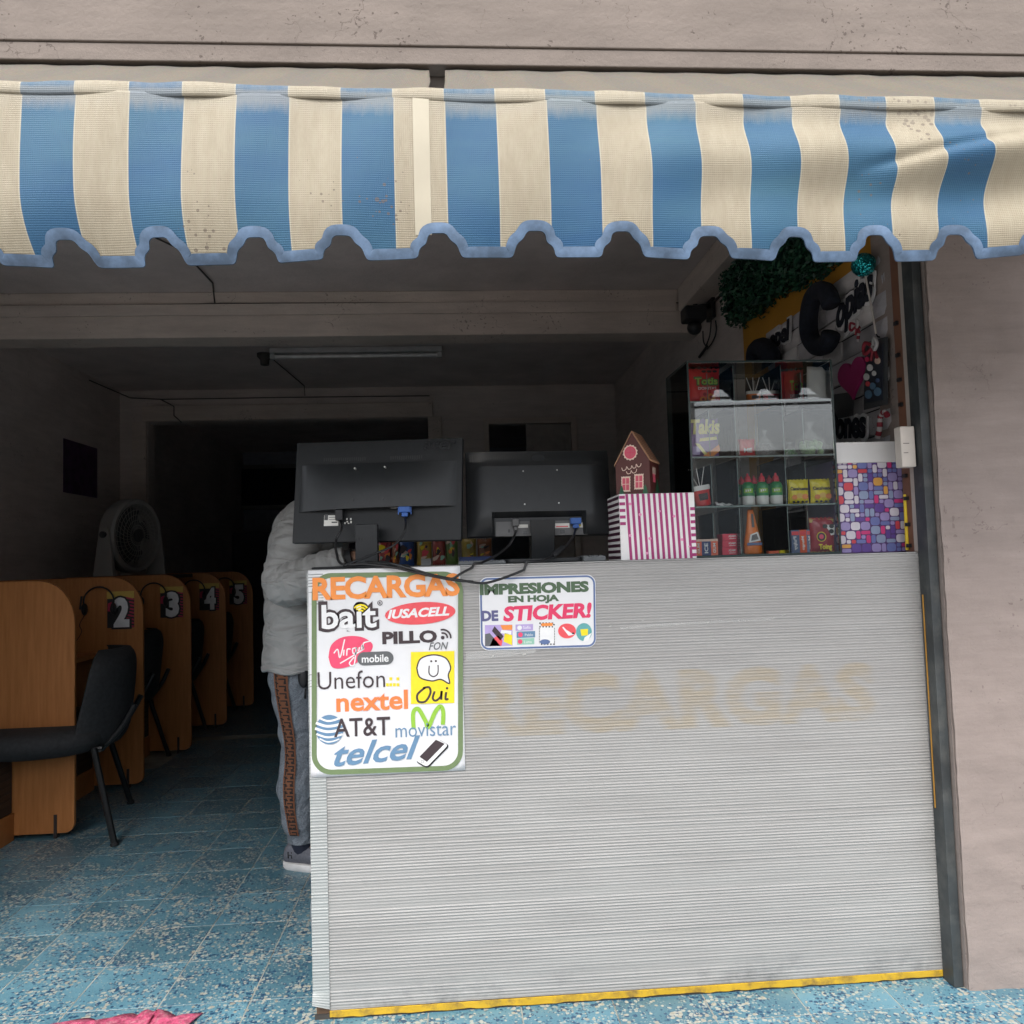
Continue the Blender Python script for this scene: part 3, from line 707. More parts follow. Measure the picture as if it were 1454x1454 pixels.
# small torn flecks of white film still stuck on the ribs
rt = random.Random(9)
for (fx, fy) in ((866, 889), (912, 881), (1004, 884), (1048, 880), (1098, 877), (1112, 873), (700, 931), (716, 940), (744, 929), (724, 952), (1010, 900)):
    p = at(fx, fy, Y=FAC); n0 = 7; l_ = rt.uniform(.003, .010); h0 = rt.uniform(.0008, .002)
    q = MB().add([(p.x + l_ * math.cos(2 * math.pi * i / n0) * rt.uniform(.6, 1), FAC - .0042 - .001 * rt.random(), p.z + h0 * math.sin(2 * math.pi * i / n0) + .2 * l_ * math.cos(2 * math.pi * i / n0)) for i in range(n0)], [tuple(range(n0 - 1, -1, -1))])
    q.build('film_fleck', mat('white film', (.46, .45, .43), .5, bump=0), ct)
# plastic sheet hanging off the left flank
P = []
for i in range(14):
    row = []
    for j in range(18):
        t = j / 17; z = .52 * (1 - t) + .30 * t if i == 0 else 0
        z0_ = .55 - .40 * t; s = i / 13
        x = -.396 - .052 * math.sin(s * 1.6) * t ** 1.6 - .004 * math.sin(j * 1.2 + i); y = FAC + .03 + .32 * s + .01 * math.sin(j * .8)
        row.append((x, y, z0_ + .05 * s * t))
    P.append(row)
m_pl, n_, b_ = newmat('milky plastic film'); b_.inputs['Base Color'].default_value = (.42, .45, .47, 1); b_.inputs['Roughness'].default_value = .3; b_.inputs['Alpha'].default_value = .75
tag(MB().grid(P).build('plastic_sheet', m_pl, smooth='all', solid=.0006), 'crumpled milky plastic sheet hanging off the left side of the counter', 'plastic sheet')

# ------------------------------------------------------------------ the RECARGAS poster
PO = Vector((-.392, FAC - .0045, 0)); SPX = 240 / 1090
def c2(cx, cy, ox=430, oy=790, s=SPX):
    p = at(ox + cx * s, oy + cy * s, Y=FAC - .006); return p.x, p.z
po = thing('poster', 'white paper poster headed RECARGAS full of phone company logos, at the counter corner', 'poster', (-.19, FAC - .0045, .61))
x0, zt = c2(33, 92); x1, zb = c2(1043, 1380); x1 += .002
P = []
for i in range(21):
    x = x0 + (x1 - x0) * i / 20
    P.append([(x, PO.y - .0012 - .0007 * math.sin(i * .9 + j * .35) , zb + (zt - zb) * j / 30) for j in range(31)])
paper = mat('poster paper', (.70, .70, .71), .55, var=.02, scale=30, bump=.06)
MB().grid(P).build('paper', paper, po, smooth='all', solid=.0004)
PY = PO.y - .0026
I = dict(green=ink('olive green ink', (.145, .205, .095)), orange=ink('orange ink', (.80, .26, .055)), dark=ink('dark brown ink', (.045, .03, .035)), white=ink('white ink', (.76, .76, .76)),
         red=ink('coral red ink', (.75, .085, .10)), pink=ink('pink ink', (.76, .07, .15)), grey=ink('grey ink', (.11, .115, .12)), yellow=ink('yellow ink', (.83, .66, .02)), blue=ink('steel blue ink', (.12, .23, .36)), lime=ink('lime ink', (.27, .50, .05)), ora2=ink('nextel orange ink', (.84, .21, .06)),
         blue2=ink('frame blue ink', (.10, .15, .30)), teal=ink('teal ink', (.12, .36, .36)), crim=ink('crimson ink', (.68, .04, .12)), lilac=ink('lilac ink', (.42, .33, .60)), mint=ink('mint ink', (.28, .52, .40)), black=ink('black ink', (.012, .012, .014)), purple=ink('navy lettering ink', (.10, .10, .22)), dgreen=ink('dark green ink', (.07, .12, .065)))
class Sheet_:
    """prints on a vertical sheet; coordinates are those of the enlarged detail of the photograph"""
    def __init__(s, par, ox, oy, sc, y): s.par, s.ox, s.oy, s.sc, s.y = par, ox, oy, sc, y
    def P(s, cx, cy): p = at(s.ox + cx * s.sc, s.oy + cy * s.sc, Y=s.y); return (p.x, p.z)
    def box(s, a, b, c, d):
        (u0, v1), (u1, v0) = s.P(a, (b + d) / 2), s.P(c, (b + d) / 2)
        m = (a + c) / 2; return u0, u1, s.P(m, d)[1], s.P(m, b)[1]
    def text(s, body, b, m, lay=1, name='lettering', **k):
        u0, u1, v0, v1 = s.box(*b); return letters(name, body, I[m], s.par, (0, s.y, 0), XA, ZA, FRONT, u0, u1, v0, v1, off=.00018 * lay, **k)
    def poly(s, pts, m, lay=1, name='print'):
        return flat(name, [s.P(*p) for p in pts], I[m], s.par, (0, s.y, 0), XA, ZA, FRONT, off=.00018 * lay)
    def ellipse(s, cx, cy, a, b, m, lay=1, rot=0, name='print', n=30):
        c_, s_ = math.cos(R(rot)), math.sin(R(rot))
        return s.poly([(cx + a * math.cos(t) * c_ - b * math.sin(t) * s_, cy + a * math.cos(t) * s_ + b * math.sin(t) * c_) for t in [2 * math.pi * i / n for i in range(n)]][::-1], m, lay, name)
    def line(s, pl, w, m, lay=1, closed=False, name='print', smooth=True):
        pl2 = [[s.P(*p) for p in (bez(q, 8) if (smooth and not closed) else q)] for q in pl]
        k = s.P(100, 0)[0] - s.P(0, 0)[0]; k /= 100
        return stroke(name, pl2, w * k, I[m], s.par, (0, s.y, 0), XA, ZA, FRONT, off=.00018 * lay, closed=closed)
S = Sheet_(po, 430, 790, SPX, PY)
# green rounded frame
ring = []
for cx, cy, a0 in ((905, 225, -90), (905, 1255, 0), (185, 1280, 90), (185, 235, 180)):
    for i in range(9):
        a = R(a0 + 90 * i / 8); r = 112; ring.append((cx + r * math.cos(a), cy + r * math.sin(a)))
S.line([ring], 32, 'green', 1, closed=True, name='border')
S.text('RECARGAS', (62, 122, 1012, 270), 'orange', 3, bold=.035, name='heading', space=.93)
S.text('bait', (100, 285, 492, 485), 'dark', 1, bold=.075, name='logo_outline'); S.text('bait', (121, 308, 474, 465), 'white', 2, bold=.02, name='logo')
S.ellipse(374, 335, 50, 42, 'dark', 1)
for r_ in (20, 38, 55): S.line([[(374 + r_ * math.sin(R(a)), 368 - r_ * math.cos(R(a))) for a in range(-50, 51, 20)]], 11, 'yellow', 4, name='signal_arc')
S.line([[(497 + 15 * math.cos(R(a)), 300 + 15 * math.sin(R(a))) for a in range(0, 360, 30)]], 4, 'dark', 1, closed=True); S.text('R', (491, 293, 504, 308), 'dark', 1, bold=.03)
S.ellipse(757, 367, 228, 72, 'red', 1, rot=-4, name='logo_field'); S.text('IUSACELL', (545, 338, 945, 398), 'white', 2, bold=.04, shear=.25, name='logo', lift=.004)
S.text('PILLO', (512, 480, 865, 562), 'dark', 1, bold=.045, name='logo'); S.ellipse(902, 524, 12, 12, 'dark', 1)
for r_ in (30, 52): S.line([[(902 + r_ * math.sin(R(a)), 524 - r_ * math.cos(R(a))) for a in range(-15, 96, 22)]], 11, 'dark', 1, name='signal_arc')
S.text('FON', (812, 553, 938, 602), 'grey', 2, shear=.3, bold=.01, name='logo')
S.poly(bez([(165, 650), (185, 570), (260, 520), (370, 518), (445, 560), (440, 610), (385, 650), (340, 690), (260, 720), (190, 715), (165, 650)], 6)[:-1][::-1], 'pink', 1, name='logo_field')
S.line([[(200, 625), (225, 600), (240, 652), (270, 535)], [(262, 640), (266, 602)], [(283, 640), (287, 600), (308, 598)], [(345, 590), (322, 596), (325, 625), (345, 618), (345, 590), (330, 700), (300, 690), (330, 650)], [(360, 612), (365, 585)], [(378, 606), (382, 572), (392, 598), (392, 560), (440, 545)], [(240, 690), (300, 655), (392, 598)]], 8, 'white', 2, name='logo')
S.poly([(350 + 0, 655)] and [(395 + 45 * math.cos(R(a)), 660 + 43 * math.sin(R(a))) for a in range(270, 89, -15)] + [(540 + 45 * math.cos(R(a)), 655 + 43 * math.sin(R(a))) for a in range(90, -91, -15)], 'grey', 2, name='logo_field'); S.text('mobile', (380, 634, 553, 683), 'white', 3, bold=.02, name='logo')
S.text('Unefon', (95, 738, 530, 852), 'dark', 1, bold=-.004, name='logo')
for x_, y_ in ((545, 828), (567, 828), (590, 828), (613, 828), (567, 790), (613, 790)): S.poly([(x_ - 9, y_ - 10), (x_ - 9, y_ + 10), (x_ + 9, y_ + 10), (x_ + 9, y_ - 10)], 'yellow', 1, name='dot')
S.poly([(697, 617), (697, 952), (977, 945), (977, 610)], 'yellow', 1, name='logo_field')
bub = bez([(735, 720), (760, 660), (840, 635), (920, 655), (953, 715), (938, 765), (945, 820), (890, 793), (830, 803), (755, 780), (735, 720)], 6)[:-1]
S.poly(bub[::-1], 'white', 2); S.line([bub], 9, 'dark', 3, closed=True, name='speech_bubble')
S.line([[(815, 705), (815, 755), (842, 775), (870, 755), (872, 700)]], 8, 'dark', 3); S.ellipse(828, 676, 7, 7, 'dark', 3); S.ellipse(858, 675, 7, 7, 'dark', 3)
S.line([[(790, 845), (740, 890), (745, 935), (790, 935), (822, 885), (815, 845), (775, 850)], [(850, 870), (838, 915), (858, 930), (888, 905), (895, 868), (893, 925)], [(925, 875), (920, 920), (940, 918)]], 14, 'dark', 2, name='logo'); S.ellipse(930, 850, 8, 8, 'dark', 2)
S.text('nextel', (215, 868, 678, 995), 'ora2', 1, bold=.025, name='logo')
S.ellipse(172, 1117, 90, 95, 'blue', 1, name='globe')
for y_, hb in ((1052, 9), (1086, 12), (1121, 12), (1157, 9), (1187, 6)):
    w_ = 93 * math.sqrt(max(0, 1 - ((y_ - 1117) / 97) ** 2))
    S.line([[(172 - w_, y_ - 12), (172 - w_ * .3, y_ + 8), (172 + w_ * .3, y_ + 6), (172 + w_, y_ - 10)]], hb * 1.4, 'white', 2, name='globe_stripe')
S.text('AT&T', (200, 1040, 563, 1160), 'dark', 3, bold=.012, name='logo')
S.line([[(715, 1115), (712, 1010), (745, 985), (790, 1060), (810, 1100), (850, 1010), (885, 968), (905, 1000), (903, 1085)]], 27, 'lime', 1, name='logo')
S.text('movistar', (597, 1075, 988, 1160), 'blue', 2, bold=-.004, name='logo')
S.text('telcel', (200, 1195, 760, 1345), 'blue', 2, bold=.02, shear=.35, name='logo', lift=.012)
ph = [(722, 1320), (862, 1170), (945, 1215), (800, 1365)]
def rq(pts, r):
    o = []
    for i in range(4):
        a, b, c = Vector(pts[i - 1]), Vector(pts[i]), Vector(pts[(i + 1) % 4]); u = (a - b).normalized() * r; v = (c - b).normalized() * r
        for t in (0, .25, .5, .75, 1): o.append(tuple((b + u) * (1 - t) ** 2 + b * 2 * t * (1 - t) + (b + v) * t * t))
    return o
S.poly(rq([(a + 4, b + 5) for a, b in ph], 26)[::-1], 'black', 3, name='phone_picture'); S.poly(rq([(728, 1317), (862, 1175), (938, 1215), (800, 1358)], 22)[::-1], 'white', 4, name='phone_picture')
S.poly([(752, 1292), (800, 1325), (915, 1208), (858, 1182)], 'dark', 5, name='phone_screen')
S.line([[(771 + 9 * math.cos(R(a)), 1323 + 9 * math.sin(R(a))) for a in range(0, 360, 40)]], 2.5, 'grey', 5, closed=True)

# ------------------------------------------------------------------ the sticker sheet sign
st = thing('sticker_sign', 'small rounded paper sign reading IMPRESIONES EN HOJA DE STICKER on the corrugated front', 'sign', (.21, FAC - .0045, .91))
K2 = 220 / 1454
S = Sheet_(st, 650, 790, K2, FAC - .0075)
out = [S.P(*p) for p in ([(1210 + 85 * math.cos(R(a)), 255 + 85 * math.sin(R(a))) for a in range(-90, 1, 15)] + [(1220 + 80 * math.cos(R(a)), 775 + 80 * math.sin(R(a))) for a in range(0, 91, 15)] + [(290 + 80 * math.cos(R(a)), 805 + 80 * math.sin(R(a))) for a in range(90, 181, 15)] + [(280 + 80 * math.cos(R(a)), 275 + 80 * math.sin(R(a))) for a in range(180, 271, 15)])]
q = MB().prism(out[::-1], (0, FAC - .0048, 0), XA, ZA, FRONT, .0006); q.build('paper', paper, st)
S.y = FAC - .0058
fr = [(1208 + 72 * math.cos(R(a)), 258 + 72 * math.sin(R(a))) for a in range(-90, 1, 15)] + [(1218 + 68 * math.cos(R(a)), 772 + 68 * math.sin(R(a))) for a in range(0, 91, 15)] + [(292 + 66 * math.cos(R(a)), 802 + 66 * math.sin(R(a))) for a in range(90, 181, 15)] + [(282 + 66 * math.cos(R(a)), 278 + 66 * math.sin(R(a))) for a in range(180, 271, 15)]
S.line([fr], 17, 'blue2', 1, closed=True, name='border')
def jig(u, v, a, b): return u, v
S.text('IMPRESIONES', (205, 245, 1230, 350), 'dgreen', 2, bold=.06, name='heading', lift=.0)
S.text('EN HOJA', (472, 364, 950, 444), 'dgreen', 2, bold=.055, name='heading')
S.text('DE', (222, 508, 380, 608), 'purple', 2, bold=.05, name='heading')
S.text('STICKER!', (425, 455, 1258, 600), 'crim', 2, bold=.045, shear=.12, name='heading', lift=.003)
# small sample pictures
S.poly([(255, 645), (255, 845), (515, 838), (512, 640)], 'lilac', 1, name='sample_picture')
for pts, c in ((((256, 730), (256, 843), (400, 840), (300, 720)), 'grey'), (((400, 645), (420, 690), (511, 690), (511, 642)), 'orange'), (((345, 655), (320, 700), (400, 790), (430, 750)), 'dark'), (((300, 842), (330, 770), (380, 740), (420, 790), (410, 840)), 'red'), (((440, 720), (430, 800), (510, 835), (511, 740)), 'yellow'), (((410, 690), (400, 720), (500, 735), (505, 700)), 'white')): S.poly(pts, c, 2, name='sample_picture')
for (a, b, c, d, col) in ((542, 640, 706, 700, 'lilac'), (552, 706, 726, 766, 'blue'), (556, 772, 718, 830, 'mint')): S.poly([(a, b), (a, d), (c, d - 6), (c, b - 6)], col, 1, name='sample_picture')
for (x_, y_) in ((580, 670), (588, 735), (585, 800)): S.ellipse(x_, y_, 22, 22, 'pink' if y_ > 700 else 'white', 2)
S.text('Sofia', (612, 652, 684, 680), 'white', 2); S.text('Pablo', (630, 724, 706, 748), 'white', 2); S.text('Luna', (622, 788, 694, 814), 'white', 2)
S.poly([(775, 650), (775, 820), (905, 815), (905, 645)], 'white', 1)
for i in range(10):
    for r_, (ya, h_) in enumerate(((620, 14), (634, 14), (655, 12), (818, 12))):
        if (i + r_) % 2 == 0: S.poly([(765 + i * 14.5, ya), (765 + i * 14.5, ya + h_), (779 + i * 14.5, ya + h_), (779 + i * 14.5, ya)], 'black', 2, name='checker')
S.poly([(785, 628), (785, 656), (890, 652), (890, 624)], 'orange', 3)
for i in range(10):
    for x_ in (762, 904): S.poly([(x_, 672 + i * 15), (x_, 680 + i * 15), (x_ + 7, 680 + i * 15), (x_ + 7, 672 + i * 15)], 'black', 2, name='checker')
S.ellipse(818, 802, 48, 24, 'blue2', 3, name='sample_picture')
S.ellipse(1025, 700, 84, 70, 'red', 1, name='sample_picture'); S.poly([(980, 668), (1040, 745), (1090, 735), (1060, 715), (1020, 690), (990, 660)], 'white', 2); S.ellipse(1082, 722, 12, 8, 'black', 3)
S.ellipse(1184, 710, 74, 84, 'teal', 2, name='sample_picture'); S.poly([(1150, 685), (1160, 745), (1220, 740), (1222, 680)], 'yellow', 3); S.poly([(1175, 805), (1190, 760), (1258, 715), (1225, 790)], 'white', 3)

# ------------------------------------------------------------------ monitors (seen from behind)
m_mon = mat('matt black shell', (.0115, .013, .0145), .45, spec=.3, var=.12, scale=40, bump=.1)
m_mon2 = mat('satin grey shell', (.022, .024, .026), .38, spec=.35, var=.08, scale=40, bump=.08)
m_glossy = mat('recess black', (.012, .013, .014), .3, bump=0)
m_vga = mat('blue connector', (.03, .11, .38), .45, bump=0)
m_metal = mat('port plate metal', (.42, .42, .40), .4, metal=.8)
m_label = ink('label white', (.7, .69, .64))
def frame_of(p00, p10, p01, Y):
    """a plane whose lower left, lower right and upper left corners the photograph shows"""
    a, b, c = at(*p00, Y=Y), at(*p10, Y=Y), at(*p01, Y=Y)
    return a, (b - a), (c - a)
# left monitor
a, b, c = at(414.5, 771.5, Y=2.37), at(655, 767, Y=2.285), at(425.7, 628.6, Y=2.40)
U = (b - a); W_ = U.length; U.normalize(); V = (c - a); V = V - U * U.dot(V) * .8; H_ = V.length; V.normalize(); NN = U.cross(V).normalized()   # towards the camera
if NN.y > 0: NN = -NN
mo = thing('computer_monitor', 'larger black monitor seen from behind, left of the two on the counter', 'monitor', at(520, 802, Y=2.36))
def on(u, v, w=0, o=None): return a + U * u * W_ + V * v * H_ + NN * w
def slab(par, name, m, u0, u1, v0, v1, w0, w1, bev=.003, **k):
    q = MB(); P_ = [on(u, v, w) for w in (w0, w1) for v in (v0, v1) for u in (u0, u1)]
    q.add(P_, [(0, 2, 3, 1), (4, 5, 7, 6), (0, 1, 5, 4), (2, 6, 7, 3), (0, 4, 6, 2), (1, 3, 7, 5)]); return q.build(name, m, par, bevel=bev, **k)
def uvc(cx, cy, ox, oy, sc, Y=None):
    """plane coordinates of a photograph detail point"""
    d = ray(ox + cx * sc, oy + cy * sc); t = (a - CAM).dot(NN) / d.dot(NN); p = CAM + d * t - a
    return p.dot(U) / W_, p.dot(V) / H_
slab(mo, 'shell', m_mon, 0, 1, 0, 1, -.022, 0)
slab(mo, 'screen', m_glossy, .02, .98, .03, .97, -.024, -.0221, bev=0)
K3 = 260 / 1454
def UV3(x, y): return uvc(x, y, 410, 600, K3)
# bulging centre of the shell: a curved panel
P = []
u0, vt = UV3(100, 345); u1, vt2 = UV3(1330, 315); ub0, vb = UV3(78, 715); ub1, vb2 = UV3(1328, 672)
for i in range(41):
    t = i / 40; row = []
    bow = .030 * (1 - (abs(t - .5) * 2) ** 2.4)
    for j in range(13):
        s = j / 12; uu = (ub0 * (1 - s) + u0 * s) * (1 - t) + (ub1 * (1 - s) + u1 * s) * t
        vv = (vb * (1 - t) + vb2 * t) * (1 - s) + (vt * (1 - t) + vt2 * t) * s - .02 * (1 - s) * (1 - (abs(t - .5) * 2) ** 2) * 0
        row.append(on(uu, vv, .004 + bow * (1 - s ** 3 * .8) + (0 if 0 < i < 40 else -.004)))
    row = [on((ub0 * (1 - t) + ub1 * t), vb * (1 - t) + vb2 * t, 0)] + row + [on(u0 * (1 - t) + u1 * t, vt * (1 - t) + vt2 * t + .002, 0)]
    P.append(row)
MB().grid(P).build('centre_bulge', m_mon2, mo, smooth=True)
# vent slots above the bulge
q = MB()
for i in range(46):
    u_ = .17 + .013 * i
    if .42 < u_ < .56: continue
    q.add([on(u_, .80 + .012 * math.sin(i), .0006), on(u_ + .007, .80, .0006), on(u_ + .007, .835, .0006), on(u_, .835, .0006)], [(0, 1, 2, 3)])
q.build('vent_slots', m_glossy, mo)['kind'] = 'stuff'
la_, lb_ = UV3(1062, 228); lc_, ld_ = UV3(1325, 155)
letters('maker_lettering', 'acer', mat('jet lettering', (.003, .003, .004), .25, bump=0), mo, a, U * W_, V * H_, NN, la_, lc_, lb_, ld_, off=.0020, bold=.03, shear=.25)
for cx, cy in ((548, 388), (782, 378), (535, 632), (768, 622)):
    u_, v_ = UV3(cx, cy); q = MB(); c_ = on(u_, v_, .034); q.tube([c_ - NN * .012, c_ + NN * .002], .0026, n=8); q.build('screw', m_metal if cy < 500 else m_glossy, mo)
def label(par, x0_, y0_, x1_, y1_, m, uvf, lift=.0008, name='label'):
    (ua, vb_), (uc, vd) = uvf(x0_, y1_), uvf(x1_, y0_)
    q = MB(); q.add([on(ua, vb_, lift), on(uc, vb_, lift), on(uc, vd, lift), on(ua, vd, lift)], [(0, 1, 2, 3)]); return q.build(name, m, par)
label(mo, 278, 738, 395, 824, m_label, UV3); label(mo, 282, 732, 312, 778, m_glossy, UV3, .0012); label(mo, 318, 752, 388, 758, ink('grey ink', ()), UV3, .0012, 'print_line'); label(mo, 318, 770, 380, 775, ink('grey ink', ()), UV3, .0012, 'print_line'); label(mo, 340, 790, 385, 800, m_glossy, UV3, .0012, 'print_line')
for x_, y_, h_ in ((455, 762, 14), (458, 785, 12), (486, 762, 16), (488, 785, 18), (440, 795, 14), (468, 800, 8)): label(mo, x_, y_, x_ + 12, y_ + h_, m_label, UV3, .0008, 'mark')
label(mo, 815, 680, 870, 694, m_metal, UV3, .012, 'port')
# stand: column and flat base
q = MB(); c0 = at(523, 802, Y=2.36); top = at(523, 744, Y=2.345); 
x0_, x1_ = at(504, 770, Y=2.26).x, at(536, 770, Y=2.26).x; x2_ = at(543, 770, Y=2.3).x
q.box(x0_, x1_, 2.262, 2.30, CT + .006, at(520, 744, Y=2.262).z); sc_ = q.build('stand_column', m_mon2, mo, bevel=.003)
q = MB()
for cx in (543, 568, 592, 655, 686): p = at(410 + cx * K3, 600 + 922 * K3, Y=2.262); q.box(p.x - .0012, p.x + .0012, 2.2605, 2.2619, p.z - .004, p.z + .003)
q.build('slot', m_glossy, sc_)
q = MB(); l_, r_ = at(448, 802, Y=2.27).x, at(560, 802, Y=2.27).x; q.prism(rrect(l_, r_, 2.19, 2.40, .02), (0, 0, CT + .0005), XA, YA, ZA, .006); q.build('stand_base', m_mon, mo, bevel=.002)
def plug(par, pts, m, name, w_=.012, n=4):
    return MB().tube(pts, w_, n=n).build(name, m, par, bevel=.002)
u_, v_ = UV3(930, 690); p0 = on(u_, v_, .018)
q = MB(); q.box(p0.x - .016, p0.x + .016, p0.y - .009, p0.y + .009, p0.z - .014, p0.z + .004); q.box(p0.x - .009, p0.x + .009, p0.y - .007, p0.y + .007, p0.z - .026, p0.z - .0141); vg = q.build('video_plug', m_vga, mo, bevel=.002)
q = MB(); q.box(p0.x - .019, p0.x - .0165, p0.y - .005, p0.y + .005, p0.z - .02, p0.z + .002); q.box(p0.x + .0165, p0.x + .019, p0.y - .005, p0.y + .005, p0.z - .02, p0.z + .002); q.build('thumb_screw', m_vga, vg)
u_, v_ = UV3(415, 735); p1 = on(u_, v_, .018); q = MB(); q.box(p1.x - .011, p1.x + .011, p1.y - .009, p1.y + .009, p1.z - .02, p1.z + .012); q.build('power_plug', m_black, mo, bevel=.003)
VGA_L, PWR_L = p0, p1
# right monitor
a, b, c = at(663, 763, Y=2.35), at(870.7, 758.6, Y=2.35), at(658.8, 642.4, Y=2.40)
U = (b - a); W_ = U.length; U.normalize(); V = (c - a); V = V - U * U.dot(V); H_ = V.length; V.normalize(); NN = U.cross(V).normalized()
if NN.y > 0: NN = -NN
mr_ = thing('computer_monitor', 'smaller black monitor seen from behind, next to the striped box', 'monitor', at(768, 800, Y=2.37))
def UV4(x, y): return uvc(x, y, 640, 620, K3)
slab(mr_, 'bezel', m_mon, 0, 1, 0, 1, -.018, 0)
slab(mr_, 'screen', m_glossy, .03, .97, .04, .96, -.02, -.0181, bev=0)
P = []
for i in range(49):
    t = i / 48; row = []
    for j in range(25):
        s = j / 24
        ex = min(t, 1 - t) * 2; e = 1 - (1 - min(ex * 3.2, 1)) ** 2
        hb = .75 * min(s * 3.2, 1) ** .7 if s < .32 else .75
        top_ = 1 if s < .80 else 1 - (s - .80) / .055 * .55 if s < .855 else .45 * (1 - (s - .855) / .145 * .7)
        recess = 1.0
        if .17 < t < .80 and s < .24: recess = max(.05, (s - .215) / .025) if s > .215 else .05
        w_ = .001 + .034 * e * (1 - (1 - min(s * 4, 1)) ** 2 * .8) * top_ * recess
        row.append(on(t * .992 + .004, s * .99 + .005, w_))
    P.append(row)
MB().grid(P).build('back_shell', m_mon2, mr_, smooth=True)
q = MB()
for i in range(60):
    u_ = .03 + .94 * i / 59
    q.add([on(u_, .86, .0165 * .9 + .0), on(u_ + .006, .86, .0150), on(u_ + .006, .955, .010), on(u_, .955, .010)], [(0, 1, 2, 3)])
q.build('vent_slots', m_glossy, mr_)['kind'] = 'stuff'
q = MB(); cc = on(.505, .905, .012)
vs = [cc + U * .022 * math.cos(t) * 1 + V * .0135 * math.sin(t) + NN * .003 for t in [2 * math.pi * i / 24 for i in range(24)]]; vs2 = [cc + U * .019 * math.cos(t) + V * .011 * math.sin(t) + NN * .0045 for t in [2 * math.pi * i / 24 for i in range(24)]]
q.rings([vs, vs2], cap=True); q.build('badge', m_mon, mr_)
for cx, cy in ((568, 303), (833, 294), (580, 562), (847, 552)):
    u_, v_ = UV4(cx, cy); q = MB(); c_ = on(u_, v_, .034); q.tube([c_ - NN * .006, c_ + NN * .0028], .0042, n=12); sc_ = q.build('screw', m_mon, mr_, smooth=True)
    q = MB(); q.tube([c_ + NN * .0029, c_ + NN * .0036], .0025, n=10); q.build('screw_head', m_metal, sc_)
# port plate in the recess, stand and base
(ua, va), (ub, vb_) = UV4(360, 795), UV4(1080, 665)
slab(mr_, 'port_plate', mat('grey port plate', (.10, .10, .10), .5), ua, ub, va, vb_, .0005, .004, bev=0)
for x0_, y0_, x1_, y1_, mm_ in ((535, 700, 612, 728, m_label), (812, 690, 940, 730, m_label), (1010, 684, 1068, 725, m_label), (1015, 700, 1030, 715, ink('yellow ink', ())), (835, 712, 930, 722, ink('coral red ink', ())), (455, 740, 470, 765, m_glossy), (575, 752, 606, 780, m_glossy), (868, 742, 902, 770, m_glossy)):
    label(mr_, x0_, y0_, x1_, y1_, mm_, UV4, .0052 if mm_ is m_label else .006, 'label' if mm_ is m_label else 'port')
xs_, xe_ = at(640 + 635 * K3, 750, Y=2.335).x, at(640 + 820 * K3, 750, Y=2.335).x
q = MB(); zt_ = at(770, 738, Y=2.335).z
q.rings([[(xs_ + ins, y, z), (xe_ - ins, y, z), (xe_ - ins, y + .012, z), (xs_ + ins, y + .012, z)] for z, y, ins in ((CT + .012, 2.34, -.001), (CT + .03, 2.335, .0), (CT + .06, 2.325, .001), (zt_, 2.315, -.003))])
q.build('stand_neck', m_mon2, mr_, bevel=.002)
xl_, xr_ = at(640 + 430 * K3, 790, Y=2.27).x, at(640 + 1040 * K3, 790, Y=2.27).x
q = MB(); q.prism(rrect(xl_, xr_, 2.235, 2.42, .02), (0, 0, CT + .001), XA, YA, ZA, .012); q.build('stand_base', m_mon2, mr_, bevel=.003)
# flat grey pieces either side of that base
for i, (p0_, p1_, lab) in enumerate((((60, 985), (430, 985), 'flat grey plastic ledge left of the smaller monitor foot'), ((1040, 955), (1215, 955), 'flat grey plastic ledge right of the smaller monitor foot'))):
    xa_, xb_ = at(640 + p0_[0] * K3, 795, Y=2.25).x, at(640 + p1_[0] * K3, 795, Y=2.25).x
    q = MB(); q.box(xa_, xb_, 2.215, 2.36, CT + .0005, CT + .009 + .005 * i)
    kb = q.build('keyboard', mat('grey key plastic', (.12, .13, .135), .5), bevel=.002); tag(kb, 'narrow grey keyboard lying ' + ('left' if i == 0 else 'right') + ' of the smaller monitor foot', 'keyboard')
    q = MB()
    for k in range(int((xb_ - xa_) / .014)):
        for r_ in range(3): q.box(xa_ + .003 + k * .014, xa_ + .014 + k * .014, 2.225 + r_ * .03, 2.248 + r_ * .03, CT + .0091 + .005 * i, CT + .0115 + .005 * i)
    q.build('keys', mat('grey key plastic', (.12, .13, .135), .5), kb)['kind'] = 'stuff'
u_, v_ = UV4(985, 672); p0 = on(u_, v_, .016)
q = MB(); q.box(p0.x - .016, p0.x + .016, p0.y - .009, p0.y + .009, p0.z - .012, p0.z + .006); q.box(p0.x - .009, p0.x + .009, p0.y - .007, p0.y + .007, p0.z - .024, p0.z - .0121); q.build('video_plug', m_vga, mr_, bevel=.002)
u_, v_ = UV4(512, 685); p1 = on(u_, v_, .016); q = MB(); q.box(p1.x - .010, p1.x + .010, p1.y - .008, p1.y + .008, p1.z - .014, p1.z + .008); q.box(p1.x - .006, p1.x + .006, p1.y - .006, p1.y + .006, p1.z - .028, p1.z - .0141); q.build('power_plug', mat('grey plug', (.10, .10, .10), .45), mr_, bevel=.003)
VGA_R, PWR_R = p0, p1
m_cab = mat('black cable rubber', (.012, .012, .013), .35, bump=0)
def cable(pts, r, label_):
    P_ = [(x, y, max(z, CT + r + .001) if y > FAC - .009 else z) for x, y, z in bez([tuple(p) for p in pts], 8)]
    q = MB(); q.tube(P_, r, n=8); return tag(q.build('cable', m_cab, smooth=True), label_, 'cable')
def pp(l, r=.0): return [at(x, y, Y=Y) for x, y, Y in l]
